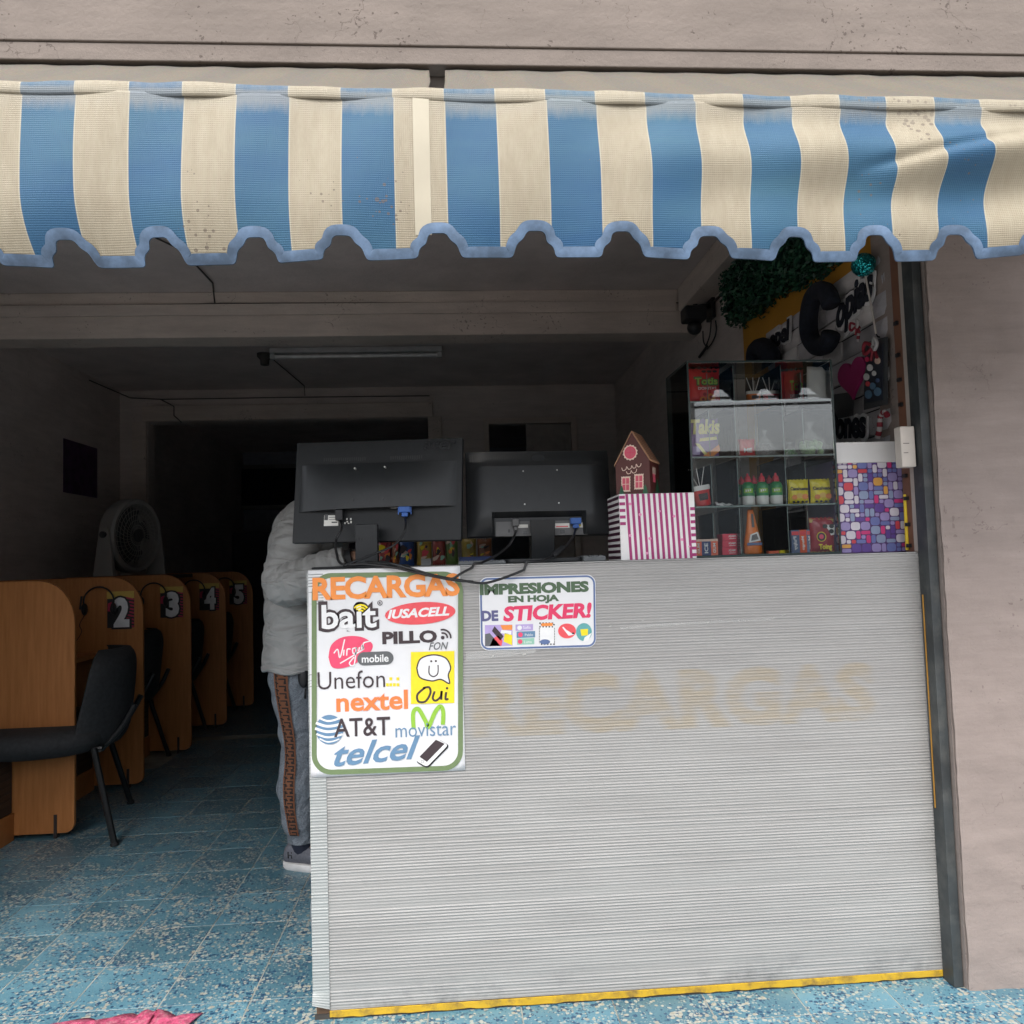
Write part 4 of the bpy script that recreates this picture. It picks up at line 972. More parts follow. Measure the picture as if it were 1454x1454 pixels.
cable([PWR_L - ZA * .02] + pp([(485, 750, 2.27), (477, 768, 2.25), (478, 786, 2.22), (486, 801, 2.17), (520, 801, 2.14), (560, 806, 2.115), (600, 815, 2.112), (640, 823, 2.11), (672, 826, 2.11)]), .0036, 'black power cable hanging from the larger monitor past its white label')
cable([VGA_L - ZA * .026] + pp([(576, 748, 2.26), (570, 763, 2.25), (556, 776, 2.24), (525, 789, 2.20), (488, 803, 2.15)]), .0032, 'black video cable from the blue plug of the larger monitor')
cable([VGA_R - ZA * .024] + pp([(812, 765, 2.28), (795, 783, 2.24), (770, 797, 2.17), (740, 811, 2.12), (705, 824, 2.11), (683, 828, 2.108), (655, 824, 2.108), (620, 818, 2.11), (585, 808, 2.115), (555, 800, 2.15), (540, 797, 2.2)]), .0036, 'black video cable with a ferrite lump, from the blue plug of the smaller monitor')
cable([PWR_R - ZA * .026] + pp([(730, 762, 2.27), (722, 775, 2.25), (704, 789, 2.21), (680, 801, 2.14), (655, 814, 2.11), (638, 822, 2.106), (600, 814, 2.106), (570, 803, 2.14), (520, 798, 2.2)]), .0034, 'black power cable looping from the smaller monitor over the poster top')
A_ = at(785, 789, Y=2.205); B_ = at(800, 777, Y=2.25)
q = MB().tube([A_, A_ * .9 + B_ * .1, B_ * .9 + A_ * .1, B_], [.006, .008, .008, .006], n=12); tag(q.build('ferrite_core', m_black, smooth=True), 'cylindrical black ferrite lump on the video cable of the smaller monitor', 'ferrite core')
# ------------------------------------------------------------------ striped gift box and gingerbread house carton
m_wht = mat('white card', (.78, .77, .76), .5, var=.03, bump=0)
m_mag = mat('magenta stripe', (.36, .035, .16), .5, var=.06, bump=0)
gb = thing('gift_box', 'magenta and white striped gift box carrying the gingerbread house', 'box', (.553, 2.22, CT))
gx0, gx1, gz1 = .448, .660, CT + .183; gy0, gy1 = 2.185, 2.37
q = MB().box(gx0, gx1, gy0, gy1, CT + .0005, gz1); q.build('box_body', m_wht, gb, bevel=.0015)
q = MB(); n_ = 11; w0_ = (gx1 - gx0 - .036) / (n_ * 2 + 1)
for i in range(n_ + 1):
    x = gx0 + .018 + w0_ * 2 * i; sl_ = .010
    q.add([(x + sl_ * .6, gy0 - .0006, CT + .001), (x + w0_ + sl_ * .6, gy0 - .0006, CT + .001), (x + w0_, gy0 - .0006, gz1 - .0005), (x, gy0 - .0006, gz1 - .0005)], [(0, 1, 2, 3)])
for k in range(10):
    z = CT + .006 + .0182 * k
    if k > 4: q.add([(gx0 + .0005, gy0 - .0009, z), (gx0 + .0165, gy0 - .0009, z), (gx0 + .0165, gy0 - .0009, z + .0085), (gx0 + .0005, gy0 - .0009, z + .0085)], [(0, 1, 2, 3)])
    if k < 8: q.add([(gx1 - .0135, gy0 - .0009, z), (gx1 - .0005, gy0 - .0009, z), (gx1 - .0005, gy0 - .0009, z + .0085), (gx1 - .0135, gy0 - .0009, z + .0085)], [(0, 1, 2, 3)])
q.build('printed_stripes', m_mag, gb)
q = MB()
for k in range(11):
    z = CT + .004 + .0165 * k
    q.add([(gx0 - .0006, gy0 + .001, z), (gx0 - .0006, gy1 - .001, z - .012 * 0), (gx0 - .0006, gy1 - .001, z + .0085), (gx0 - .0006, gy0 + .001, z + .0085)], [(3, 2, 1, 0)])
q.build('side_stripes', mat('dark plum stripe', (.05, .012, .03), .5, bump=0), gb)
q = MB()
for (x, z, r) in ((.478, 1.292, .004), (.505, 1.262, .0045), (.56, 1.27, .0035), (.60, 1.255, .004), (.475, 1.205, .004), (.53, 1.195, .0045), (.62, 1.19, .004), (.52, 1.155, .004), (.64, 1.17, .003)):
    q.add([(x + r * math.cos(t), gy0 - .0012, z + r * math.sin(t)) for t in [2 * math.pi * i / 10 for i in range(10)]], [tuple(range(9, -1, -1))])
q.build('pink_dots', ink('soft pink ink', (.75, .28, .48)), gb)
q = MB(); q.box(.50, .648, gy0 + .01, gy0 + .022, gz1, gz1 + .0004); q.build('tape', m_wht, gb)

hs_ = thing('gingerbread_house', 'dark brown gingerbread house carton with pink windows standing on the striped box', 'box', (.50, 2.235, gz1), R(-28))
m_gin = mat('gingerbread print', (.085, .018, .014), .5, var=.08, bump=0)
m_roof = mat('caramel roof print', (.50, .27, .16), .55, var=.1, bump=0)
HX0, HX1 = .453, .517; HYF, HYB = 2.222, 2.33
hz = gz1 + .0005; apx, apz = .480, gz1 + .175; ez0, ez1 = gz1 + .088, gz1 + .10
HX0, HX1 = at(878, 702, Y=HYF).x, at(927, 700, Y=HYF).x
apx = at(900, 614, Y=HYF).x; apz = at(900, 614, Y=HYF).z; ezl = at(876, 660, Y=HYF).z; ezr = at(923, 655, Y=HYF).z
sx_ = .012
q = MB().prism([(HX0, hz), (HX1, hz), (HX1, ezr), (apx, apz), (HX0, ezl)], (0, HYF, 0), XA, ZA, YA, HYB - HYF)
q.build('house_body', m_gin, hs_, bevel=.0008)
q = MB(); d = .0018
q.add([(HX1 + .003, HYF - .002, ezr - .002), (HX1 + .003, HYB, ezr - .002), (apx, HYB, apz + .002), (apx, HYF - .002, apz + .002), (HX1 + .003, HYF - .002, ezr + d), (HX1 + .003, HYB, ezr + d), (apx, HYB, apz + d + .003), (apx, HYF - .002, apz + d + .003)], [(0, 1, 2, 3), (4, 7, 6, 5), (0, 3, 7, 4), (1, 5, 6, 2), (0, 4, 5, 1), (3, 2, 6, 7)])
q.add([(HX0 - .003, HYF - .002, ezl - .002), (apx, HYF - .002, apz + .002), (apx, HYB, apz + .002), (HX0 - .003, HYB, ezl - .002), (HX0 - .003, HYF - .002, ezl + d), (apx, HYF - .002, apz + d + .003), (apx, HYB, apz + d + .003), (HX0 - .003, HYB, ezl + d)], [(0, 1, 2, 3), (4, 7, 6, 5), (0, 4, 5, 1), (3, 2, 6, 7), (0, 3, 7, 4)])
rf = q.build('roof', m_roof, hs_)
# shingle courses printed in relief on the right slope
q = MB(); RU = Vector((0, 1, 0)); RV = Vector((apx - HX1 - .003, 0, apz - ezr + .002)); L = RV.length; RV.normalize(); RN = RU.cross(RV).normalized()
if RN.x < 0: RN = -RN
O_ = Vector((HX1 + .003, HYF, ezr + d))
for r_ in range(12):
    for c_ in range(9):
        u = .003 + c_ * .0118 + (.006 if r_ % 2 else 0); v = .003 + r_ * (L - .005) / 12
        if u > HYB - HYF - .012: continue
        pts = [O_ + RU * (u + .0054 + .0052 * math.cos(t)) + RV * (v + .0055 - .0042 * math.sin(t)) + RN * .0012 for t in [math.pi * i / 5 for i in range(6)]]
        q.add(pts, [tuple(range(6))])
q.build('shingle_print', ink('brown shingle ink', (.16, .06, .035)), rf)
K5 = 135 / 981
S = Sheet_(hs_, 865, 600, K5, HYF - .0008); I['cream'] = ink('icing ink', (.75, .55, .45)); I['rose'] = ink('rose window ink', (.62, .09, .14)); I['pine'] = ink('pine green ink', (.02, .13, .06)); I['gin'] = m_gin
sc_pts = [(241 + (80 if i % 2 else 70) * math.cos(2 * math.pi * i / 28), 308 + (84 if i % 2 else 74) * math.sin(2 * math.pi * i / 28)) for i in range(28)]
S.poly(sc_pts[::-1], 'cream', 1, 'icing_ring'); S.ellipse(241, 308, 60, 64, 'crim', 2); S.ellipse(241, 308, 52, 55, 'rose', 3); S.line([[(241, 253), (241, 363)], [(189, 308), (293, 308)]], 5, 'crim', 4, smooth=False)
S.line([[(152, 460), (165, 490), (195, 480), (205, 452), (225, 480), (250, 470), (258, 445), (275, 470), (300, 462), (305, 432), (325, 460), (348, 450), (355, 425)], [(200, 500), (215, 525), (245, 520), (252, 495), (270, 520), (300, 512), (310, 480)]], 7, 'cream', 1, name='icing')
for x_, y_ in ((195, 632), (332, 612)):
    w_, h_ = 46, 76
    P_ = []
    for i in range(40):
        t = i / 40; k_ = 1 + .07 * (i % 2)
        a_ = 2 * math.pi * t; c_, s_ = math.cos(a_), math.sin(a_); m_ = max(abs(c_), abs(s_)); P_.append((x_ + w_ * k_ * c_ / m_, y_ + h_ * k_ * s_ / m_))
    S.poly(P_[::-1], 'cream', 1, 'icing_frame'); S.poly([(x_ - 35, y_ - 62), (x_ - 35, y_ + 62), (x_ + 35, y_ + 62), (x_ + 35, y_ - 62)], 'rose', 2, 'window'); S.line([[(x_, y_ - 62), (x_, y_ + 62)], [(x_ - 35, y_), (x_ + 35, y_)]], 6, 'cream', 3, smooth=False)
for x_ in (152, 398):
    for k_ in range(3): S.poly([(x_ - 20 - 7 * k_, 690 + 26 * k_), (x_ + 20 + 7 * k_, 688 + 26 * k_), (x_, 640 + 26 * k_)], 'pine', 4, 'tree_print')
# right flank of the carton
q = MB(); yy_ = HYF + .03
q.add([(HX1 + .0008, yy_, hz + .035), (HX1 + .0008, yy_ + .03, hz + .035), (HX1 + .0008, yy_ + .03, hz + .06), (HX1 + .0008, yy_, hz + .06)], [(0, 1, 2, 3)]); q.build('window', I['rose'], hs_)
q = MB(); 
for k_ in range(4): q.add([(HX1 + .0012, yy_ - .003 + k_ * .010, hz + .058), (HX1 + .0012, yy_ + .003 + k_ * .010, hz + .058), (HX1 + .0012, yy_ + .003 + k_ * .010, hz + .078), (HX1 + .0012, yy_ - .003 + k_ * .010, hz + .078)], [(0, 1, 2, 3)])
q.build('awning_print', I['cream'], hs_)
q = MB(); q.add([(HX1 + .0012, yy_ + .02, hz + .002), (HX1 + .0012, HYB - .005, hz + .002), (HX1 + .0012, HYB - .03, hz + .05)], [(0, 1, 2)]); q.build('tree_print', I['pine'], hs_)

# ------------------------------------------------------------------ glass display cabinet
m_glass = glass(); m_front = glass('front glass', ior=1.6); m_strip = mat('dark glass edge', (.035, .05, .048), .25, bump=0); m_strip2 = mat('grey green glass edge', (.22, .28, .27), .2, bump=0)
CX0, CX1, CY0, CY1, CZ0, CZ1 = .663, 1.088, 2.215, 2.44, CT + .001, 1.696
cb = thing('display_cabinet', 'glass display cabinet of shelves and small compartments full of sweets on the counter', 'display cabinet', (.875, 2.3, CT))
def pane(name, x0, x1, y0, y1, z0, z1): return MB().box(x0, x1, y0, y1, z0, z1).build(name, m_glass, cb)
pane('side_pane', CX0, CX0 + .003, CY0 + .004, CY1, CZ0 + .004, CZ1 - .004); pane('side_pane', CX1 - .003, CX1, CY0 + .004, CY1, CZ0 + .004, CZ1 - .004)
pane('back_pane', CX0 + .004, CX1 - .004, CY1 - .003, CY1, CZ0 + .004, CZ1 - .004); pane('top_pane', CX0 + .004, CX1 - .004, CY0 + .004, CY1 - .004, CZ1 - .003, CZ1)
SH = [CZ0 + .004, 1.283, 1.424, 1.583]
for z in SH[1:]:
    s_ = pane('shelf', CX0 + .0035, CX1 - .0035, CY0 + .006, CY1 - .0035, z - .005, z)
    MB().box(CX0 + .0035, CX1 - .0035, CY0 + .0045, CY0 + .0058, z - .005, z).build('shelf_edge', m_strip2, s_)
DV = [at(1048, 700, Y=2.23).x - .003, at(1112, 690, Y=2.23).x + .004]
q = MB()
for (x, y) in ((CX0, CY0), (CX1 - .005, CY0)): q.box(x, x + .005, y - .001, y + .0038, CZ0, CZ1)
for (x, y) in ((CX0, CY1 + .0005), (CX1 - .004, CY1 + .0005)): q.box(x, x + .004, y, y + .003, CZ0, CZ1)
q.box(CX0 + .0052, CX1 - .0052, CY0 - .001, CY0 + .003, CZ1 - .0045, CZ1 + .0005); q.box(CX0 + .0052, CX1 - .0052, CY0 - .001, CY0 + .003, CZ0, CZ0 + .006)
q.box(CX0, CX0 + .003, CY0 + .004, CY1, CZ1 + .0003, CZ1 + .003); q.box(CX1 - .003, CX1, CY0 + .004, CY1, CZ1 + .0003, CZ1 + .003); q.box(CX0 + .004, CX1 - .004, CY1 + .0003, CY1 + .003, CZ1 - .003, CZ1)
q.build('edge_trim', m_strip, cb)
for x in DV + [.735, 1.015]:
    for i, z in enumerate(SH):
        z1_ = (SH[i + 1] - .006) if i < 3 else CZ1 - .012
        back = x in (.735, 1.015)
        y0_ = CY0 + .05 if back else CY0 + .007
        p_ = pane('divider', x, x + .002, y0_, CY1 - .004, z + .0005, z1_ - .012 if back else z1_)
        MB().box(x, x + .002, y0_ - .0012, y0_ - .0002, z + .0005, z1_ - .012 if back else z1_).build('divider_edge', m_strip2, p_)
xw = (CX1 - CX0 - .011) / 3
for i in range(3): MB().box(CX0 + .0053 + i * (xw + .0002), CX0 + .0051 + (i + 1) * xw, CY0, CY0 + .0025, CZ0 + .0065, CZ1 - .005).build('front_pane', m_front, cb)
MB().box(CX0 + .004, CX1 - .004, CY0 + .004, CY1 - .0035, CZ0, CZ0 + .0035).build('bottom_pane', m_glass, cb)

# ------------------------------------------------------------------ things in the cabinet
def fmat(name, col, rough=.28, metal=0): return mat(name, col, rough, var=.1, scale=50, bump=.5, bscale=30, metal=metal, dist=.004)
def bag(name, label, cat, cx, y, z0, w_, h_, m, group=None, tilt=0, fat=.012, crimp=True, trim=None, rotz=0, parent=None):
    """a sealed foil bag standing upright: pillow body, crimped top and bottom"""
    t_ = thing(name, label, cat, (cx, y, z0), (0, R(tilt), rotz), group) if parent is None else parent
    n1, n2 = 12, 14; F_ = []; B_ = []
    for i in range(n1 + 1):
        u = i / n1; rf_, rb_ = [], []
        for j in range(n2 + 1):
            v = j / n2
            e = (max(0, 1 - abs(2 * u - 1) ** 2.6)) ** .6 * (max(0, 1 - abs(2 * v - 1) ** 4)) ** .7
            wv = 1 + .05 * math.sin(v * 9 + u * 2) * (1 - e)
            pinch = 1 - .05 * math.sin(v * math.pi)
            d = fat * e + .0008 + .0016 * math.sin(u * 17 + v * 11) * e
            x = (u - .5) * w_ * pinch * 1; z = v * h_ + .001 + (.002 * math.sin(u * 40) if j in (0, n2) else 0)
            rf_.append((x, -d, z)); rb_.append((x, d, z))
        F_.append(rf_); B_.append(rb_)
    q = MB().grid(F_); q.grid(B_, flip=True); q.build('pouch', m, t_, smooth='all', world=False)
    if crimp:
        for nm, z in (('seal', h_ * .955), ('seal', .0)):
            q = MB()
            for k in range(5): q.box(-w_ * .49, w_ * .49, -.0022, .0022, z + k * h_ * .009, z + k * h_ * .009 + h_ * .004)
            q.build(nm, trim or m, t_, world=False)
    return t_
def art(t_, body, m, u0, u1, v0, v1, w_, h_, y, bold=.03, shear=0, nm='lettering', lift=0, **k):
    """flat print in the bag's own coordinates (fractions of its width and height)"""
    v, f = txt(body, bold, shear); lo, hi = v.min(0), v.max(0); tt = (v - lo) / (hi - lo)
    q = MB(); q.add([((u0 + (u1 - u0) * a - .5) * w_, -y, (v0 + (v1 - v0) * b + lift * a) * h_) for a, b in tt], f); return q.build(nm, m, t_, world=False)
def patch(t_, m, pts, w_, h_, y, nm='print'):
    q = MB(); q.add([((u - .5) * w_, -y, v * h_) for u, v in pts], [tuple(range(len(pts)))]); return q.build(nm, m, t_, world=False)
def dims(x0, y0, x1, y1, Y):
    a_, b_ = at(x0, y1, Y=Y), at(x1, y0, Y=Y); return (a_.x + b_.x) / 2, abs(b_.x - a_.x), abs(b_.z - a_.z), min(a_.z, b_.z)
Yf = 2.262
f_red = fmat('red foil', (.62, .03, .035)); f_pur = fmat('purple foil', (.22, .12, .33)); f_yel = fmat('yellow foil', (.82, .68, .02)); f_org = fmat('orange foil', (.78, .19, .02)); f_brn = fmat('maroon foil', (.32, .015, .03))
f_clr, n_, b_ = newmat('clear bag plastic'); b_.inputs['Base Color'].default_value = (.8, .82, .82, 1); b_.inputs['Roughness'].default_value = .12; b_.inputs['Alpha'].default_value = .24
cx, w_, h_, z_ = dims(977, 520, 1024, 566, Yf)
b1 = bag('snack_bag', 'red snack bag with green lettering in the top left compartment', 'snack bag', cx, Yf + .02, SH[3] + .001, w_, h_ * 1.12, f_red); H = h_ * 1.12
art(b1, 'Totis', I['pine'], .20, .92, .50, .76, w_, H, .0152, bold=.08); art(b1, 'Totis', ink('leaf ink', (.35, .52, .10)), .23, .89, .53, .73, w_, H, .0157, bold=.035); art(b1, 'DONITAS', I['white'], .32, .85, .39, .47, w_, H, .0152, bold=.03)
for i, (u, v, r) in enumerate(((.5, .26, .14), (.68, .18, .13), (.8, .33, .12), (.45, .12, .1))):
    patch(b1, I['orange'] if i % 2 else I['red'], [(u + r * math.cos(t), v + r * .8 * math.sin(t)) for t in [2 * math.pi * k / 14 for k in range(14)]], w_, H, .0151 + .0002 * i, 'ring_print'); patch(b1, f_brn, [(u + r * .4 * math.cos(t), v + r * .35 * math.sin(t)) for t in [2 * math.pi * k / 10 for k in range(10)]], w_, H, .0162 + .0002 * i, 'ring_print')
for u in (.5, .66, .82): patch(b1, I['black'], [(u + .07 * math.cos(t), .90 + .035 * math.sin(t)) for t in [2 * math.pi * k / 12 for k in range(12)]], w_, H, .0152, 'warning_mark')
cx, w_, h_, z_ = dims(1114, 516, 1143, 562, Yf)
b2 = bag('snack_bag', 'red snack bag half behind a white sheet in the top right compartment', 'snack bag', cx + .01, Yf + .06, SH[3] + .001, w_ * 1.2, h_ * 1.1, f_red, rotz=R(-20)); art(b2, 'Totis', I['lime'], .5, .95, .40, .70, w_ * 1.2, h_ * 1.1, .0145, bold=.04)
art(b2, 'DONITAS', I['white'], .5, .95, .2, .3, w_ * 1.2, h_ * 1.1, .0145)
# white receipt sheet upright in the right compartment
q = MB(); xa_, xb_ = at(1146, 540, Y=2.25).x, at(1176, 540, Y=2.25).x
P = [[(xa_ + (xb_ - xa_) * i / 8, 2.25 + .004 * math.sin(i * .8 + j * .5), SH[3] + .001 + .10 * j / 8 - .012 * (i > 6) * (j > 6)) for j in range(9)] for i in range(9)]
tag(q.grid(P).build('paper_sheet', m_wht, smooth='all', solid=.0004), 'white paper sheet standing at the right end of the top compartment', 'paper')
def cup_candy(label, px, py, Y, zb, s=1.0, m=f_red, tilt=0, sticks=3, hgt=.03):
    """packet of spoon sweets: short tapered packet with white sticks rising from it"""
    p = at(px, py, Y=Y); t_ = thing('candy_packet', label, 'candy packet', (p.x, Y, zb), (0, R(tilt), 0), 'sweet packets with white sticks')
    q = MB(); n = 14
    q.rings([[(r * math.cos(2 * math.pi * j / n), r * .6 * math.sin(2 * math.pi * j / n), z) for j in range(n)] for r, z in ((.016 * s, .0), (.018 * s, .004), (.021 * s, hgt * .8), (.022 * s, hgt))]); q.build('wrapper', m, t_, smooth=True, world=False)
    q = MB(); q.rings([[(r * math.cos(2 * math.pi * j / n), r * .6 * math.sin(2 * math.pi * j / n), z) for j in range(n)] for r, z in ((.0222 * s, hgt * .82), (.0235 * s, hgt * .95), (.0225 * s, hgt + .004))], cap=False); q.build('foil_rim', m_wht, t_, smooth=True, world=False)
    for k in range(sticks):
        q = MB(); a_ = (k - (sticks - 1) / 2) * .35
        q.tube([(.004 * k - .004, 0, hgt), (.004 * k - .004 + math.sin(a_) * .045 * s, 0, hgt + .045 * s)], .0012, n=6); q.build('stick', m_wht, t_, world=False)
    q = MB(); q.add([(-.010 * s, -.0125 * s, hgt * .3), (.010 * s, -.0125 * s, hgt * .3), (.011 * s, -.0135 * s, hgt * .65), (-.011 * s, -.0135 * s, hgt * .65)], [(0, 1, 2, 3)]); q.build('print', I['dark'], t_, world=False)
    return t_
cup_candy('left red packet of stick sweets in the top middle compartment', 1070, 560, 2.26, SH[3] + .001, m=f_org, hgt=.028)
cup_candy('right red packet of stick sweets in the top middle compartment', 1093, 560, 2.27, SH[3] + .001, m=f_red, hgt=.030)
cx, w_, h_, z_ = dims(982, 592, 1022, 648, Yf)
b3 = bag('snack_bag', 'purple snack bag with jagged yellow lettering on the second shelf', 'snack bag', cx, Yf + .02, SH[2] + .001, w_, h_ * 1.02, f_pur); H = h_ * 1.02
art(b3, 'Takis', ink('pale yellow ink', (.78, .70, .25)), .03, 1.0, .60, .98, w_, H, .0155, bold=.045, shear=.15); patch(b3, ink('pale yellow ink', ()), [(.3, .42), (.9, .46), (.88, .54), (.32, .50)], w_, H, .0152); patch(b3, I['orange'], [(.4, .05), (.75, .04), (.98, .18), (.95, .34), (.7, .2), (.55, .14)], w_, H, .0153, 'snack_picture'); patch(b3, ink('pale yellow ink', ()), [(.15, .38), (.3, .36), (.55, .1), (.45, .08)], w_, H, .0156, 'snack_picture'); patch(b3, I['lilac'], [(.05, .1), (.3, .08), (.3, .3), (.08, .3)], w_, H, .0151)
# thin dark sticks in a tray, second shelf
it = thing('incense_sticks', 'bundle of thin dark sticks standing in a shallow tray behind the purple bag', 'sticks', (at(1034, 640, Y=2.3).x, 2.3, SH[2] + .001))
q = MB(); q.lathe([(.020, .0), (.024, .003), (.024, .008), (.020, .008)], (0, 0, 0), n=16); q.build('tray', m_black, it, world=False, smooth=True)
for k in range(6): q = MB(); q.tube([(-.014 + .005 * k, .004 * (k % 3), .006), (-.016 + .007 * k, .004 * (k % 3), .04 + .018 * ((k * 7) % 4))], .001, n=5); q.build('stick', m_black, it, world=False)
cx, w_, h_, z_ = dims(1051, 620, 1073, 646, Yf)
b4 = bag('candy_bag', 'small dull red candy bag in the middle of the second shelf', 'candy bag', cx, Yf + .01, SH[2] + .001, w_, h_ * 1.0, f_red, fat=.008); art(b4, 'ME', I['white'], .25, .75, .25, .5, w_, h_, .0102)
def knot_bag(label, x0, y0, x1, y1, Y, mb, col, grp='knotted clear bags on the second shelf'):
    cx, w_, h_, z_ = dims(x0, y0, x1, y1, Y); t_ = thing('candy_bag', label, 'candy bag', (cx, Y, SH[2] + .001), 0, grp)
    q = MB(); n = 16; L = []
    for i, (r, z) in enumerate(((.8, 0), (1.0, .06), (1.0, .22), (.85, .42), (.5, .62), (.18, .74), (.06, .80), (.16, .88), (.3, 1.0))):
        L.append([(w_ / 2 * r * (1 + .08 * math.sin(5 * j + i)) * math.cos(2 * math.pi * j / n), w_ / 3.2 * r * math.sin(2 * math.pi * j / n), h_ * z) for j in range(n)])
    q.rings(L); q.build('film', f_clr, t_, smooth='all', world=False)
    q = MB(); rr_ = random.Random(int(x0))
    for k in range(26): a_, r_ = rr_.uniform(0, 6.28), rr_.uniform(0, .75); q.ball((w_ / 2 * r_ * math.cos(a_), w_ / 3.6 * r_ * math.sin(a_), h_ * (.06 + .36 * rr_.random())), w_ * .10, 8, 6)
    q.build('sweets', col, t_, smooth='all', world=False)['kind'] = 'stuff'
m_dkc = mat('dark sweets', (.06, .03, .03), .4); m_grn = mat('green sweets', (.10, .34, .09), .4); m_lgr = mat('pale green sweets', (.26, .50, .17), .4)
knot_bag('clear knotted bag of dark sweets beside the small red candy bag', 1072, 608, 1100, 646, 2.26, None, m_dkc)
knot_bag('clear knotted bag of green sweets in the right half of the second shelf', 1106, 624, 1136, 646, 2.29, None, m_grn)
knot_bag('tall clear knotted bag of pale green sweets at the right end of the second shelf', 1128, 597, 1172, 646, 2.27, None, m_lgr)
# third shelf: bottles, red packet, yellow peanut bags
m_bg = mat('green bottle sleeve', (.02, .26, .07), .3, bump=0); m_bw = mat('white bottle base', (.72, .74, .72), .35, bump=0); m_bc = mat('red bottle cap', (.62, .03, .05), .35, bump=0)
def bottle(label, px, Y):
    p = at(px, 716, Y=Y); t_ = thing('sauce_bottle', label, 'bottle', (p.x, Y, SH[1] + .001), rnd.uniform(-.3, .3), 'green sauce bottles with red caps on the third shelf')
    r = .0178; n = 20
    def ring(pr): q = MB(); q.lathe(pr, (0, 0, 0), n); return q
    ring([(r * .92, 0), (r, .002), (r, .0255), ]).build('base', m_bw, t_, smooth=True, world=False)
    ring([(r + .0003, .0256), (r + .0003, .052), (r * .92, .058), (r * .7, .0635), (r * .5, .066)]).build('sleeve', m_bg, t_, smooth=True, world=False)
    ring([(r * .55, .0662), (r * .56, .072), (r * .50, .073), (r * .46, .080), (r * .2, .085), (r * .16, .0905), (.001, .0915)]).build('cap', m_bc, t_, smooth=True, world=False)
    q = MB(); c = []
    for i in range(7):
        a_ = R(-90 - 42 + 14 * i); c.append([(math.cos(a_) * (r + .0007), math.sin(a_) * (r + .0007), z) for z in (.034, .047)])
    q.grid(c, flip=True); q.build('label', I['lime'], t_, smooth='all', world=False)
    q = MB()
    for k in range(3):
        c = []
        for i in range(4): a_ = R(-90 - 26 + 18 * k + 4 * i); c.append([(math.cos(a_) * (r + .0011), math.sin(a_) * (r + .0011), z) for z in (.037 + .001 * k, .044)])
        q.grid(c, flip=True)
    q.build('label_mark', I['white'] if px % 2 else I['pine'], t_, smooth='all', world=False)
for px, Y, lb in ((1063, 2.245, 'front left green sauce bottle with red cap, beside the divider'), (1083, 2.245, 'front middle green sauce bottle with red cap'), (1103, 2.245, 'front right green sauce bottle with red cap')): bottle(lb, px, Y)
for px, Y, lb in ((1046, 2.30, 'rear leftmost green sauce bottle, mostly behind the divider'), (1054, 2.33, 'rear green sauce bottle second from the left'), (1072, 2.31, 'rear green sauce bottle between the front left and front middle ones'), (1094, 2.31, 'rear green sauce bottle between the front middle and front right ones')): bottle(lb, px, Y)
pk = cup_candy('large tilted red packet with white sticks at the left of the third shelf', 999, 715, 2.25, SH[1] + .002, s=1.25, tilt=-9, hgt=.055, sticks=3)
q = MB(); P = [[(at(1014 + 24 * i / 8, 715, Y=2.26).x, 2.24 + .04 * j / 4, SH[1] + .002 + .012 * math.sin(math.pi * j / 4) * (1 - i / 12) + .002 * math.sin(i * 2)) for j in range(5)] for i in range(9)]
tag(q.grid(P).build('crumpled_paper', m_wht, smooth='all', solid=.0005), 'crumpled white wrapper lying beside the tilted red packet', 'paper')
for px0, px1, lb in ((1121, 1149, 'left yellow peanut bag on the third shelf'), (1153, 1183, 'right yellow peanut bag on the third shelf')):
    cx, w_, h_, z_ = dims(px0, 679, px1, 713, Yf - .01)
    t_ = bag('peanut_bag', lb, 'snack bag', cx, Yf, SH[1] + .001, w_, h_ * 1.04, f_yel, group='yellow peanut bags', fat=.010); H = h_ * 1.04
    art(t_, 'Cacahuates', I['dark'], .06, .94, .56, .70, w_, H, .0125, bold=.04)
    for k, (u, v, a_, b_) in enumerate(((.25, .28, .13, .10), (.5, .34, .16, .11), (.75, .30, .15, .11))): patch(t_, (I['orange'], ink('peanut ink', (.78, .50, .10)))[k % 2], [(u + a_ * math.cos(t), v + b_ * math.sin(t)) for t in [2 * math.pi * i / 14 for i in range(14)]], w_, H, .0123 + .0002 * k, 'peanut_print')
    for u in (.2, .4, .62, .8): patch(t_, I['black'], [(u + .07 * math.cos(t), .085 + .05 * math.sin(t)) for t in [2 * math.pi * i / 10 for i in range(10)]], w_, H, .0124, 'warning_mark')
# bottom shelf
def carton(name, label, cat, x0, y0, x1, y1, Y, dep, m, z0=None, group=None, rotz=0):
    cx, w_, h_, z_ = dims(x0, y0, x1, y1, Y); t_ = thing(name, label, cat, (cx, Y, z0 if z0 is not None else SH[0] + .001), rotz, group)
    MB().box(-w_ / 2, w_ / 2, 0, dep, 0, h_).build('box_body', m, t_, world=False, bevel=.0006); return t_, w_, h_
m_rbx = mat('red carton', (.75, .035, .085), .4, bump=0); m_obx = mat('orange carton', (.80, .14, .06), .4, bump=0); m_nbx = mat('navy carton', (.03, .05, .17), .4, bump=0); m_bbx = mat('slate blue carton', (.12, .17, .30), .4, bump=0)
zz = SH[0] + .001
for k, (ya, yb) in enumerate(((776, 787), (765, 775.4), (754, 764.4))):
    t_, w_, h_ = carton('candy_carton', ('bottom', 'middle', 'top')[k] + ' red candy carton of the stack of three', 'candy box', 1026, ya, 1049, yb, 2.25, .05, m_rbx, z0=zz, group='stacked red candy cartons'); zz += h_ + .0004
    art(t_, 'ADAMS', I['white'], .36, .82, .48, .80, w_, h_, .0004, bold=.02); patch(t_, I['white'], [(.4, .24), (.8, .24), (.8, .32), (.4, .32)], w_, h_, .0004, 'print_line')
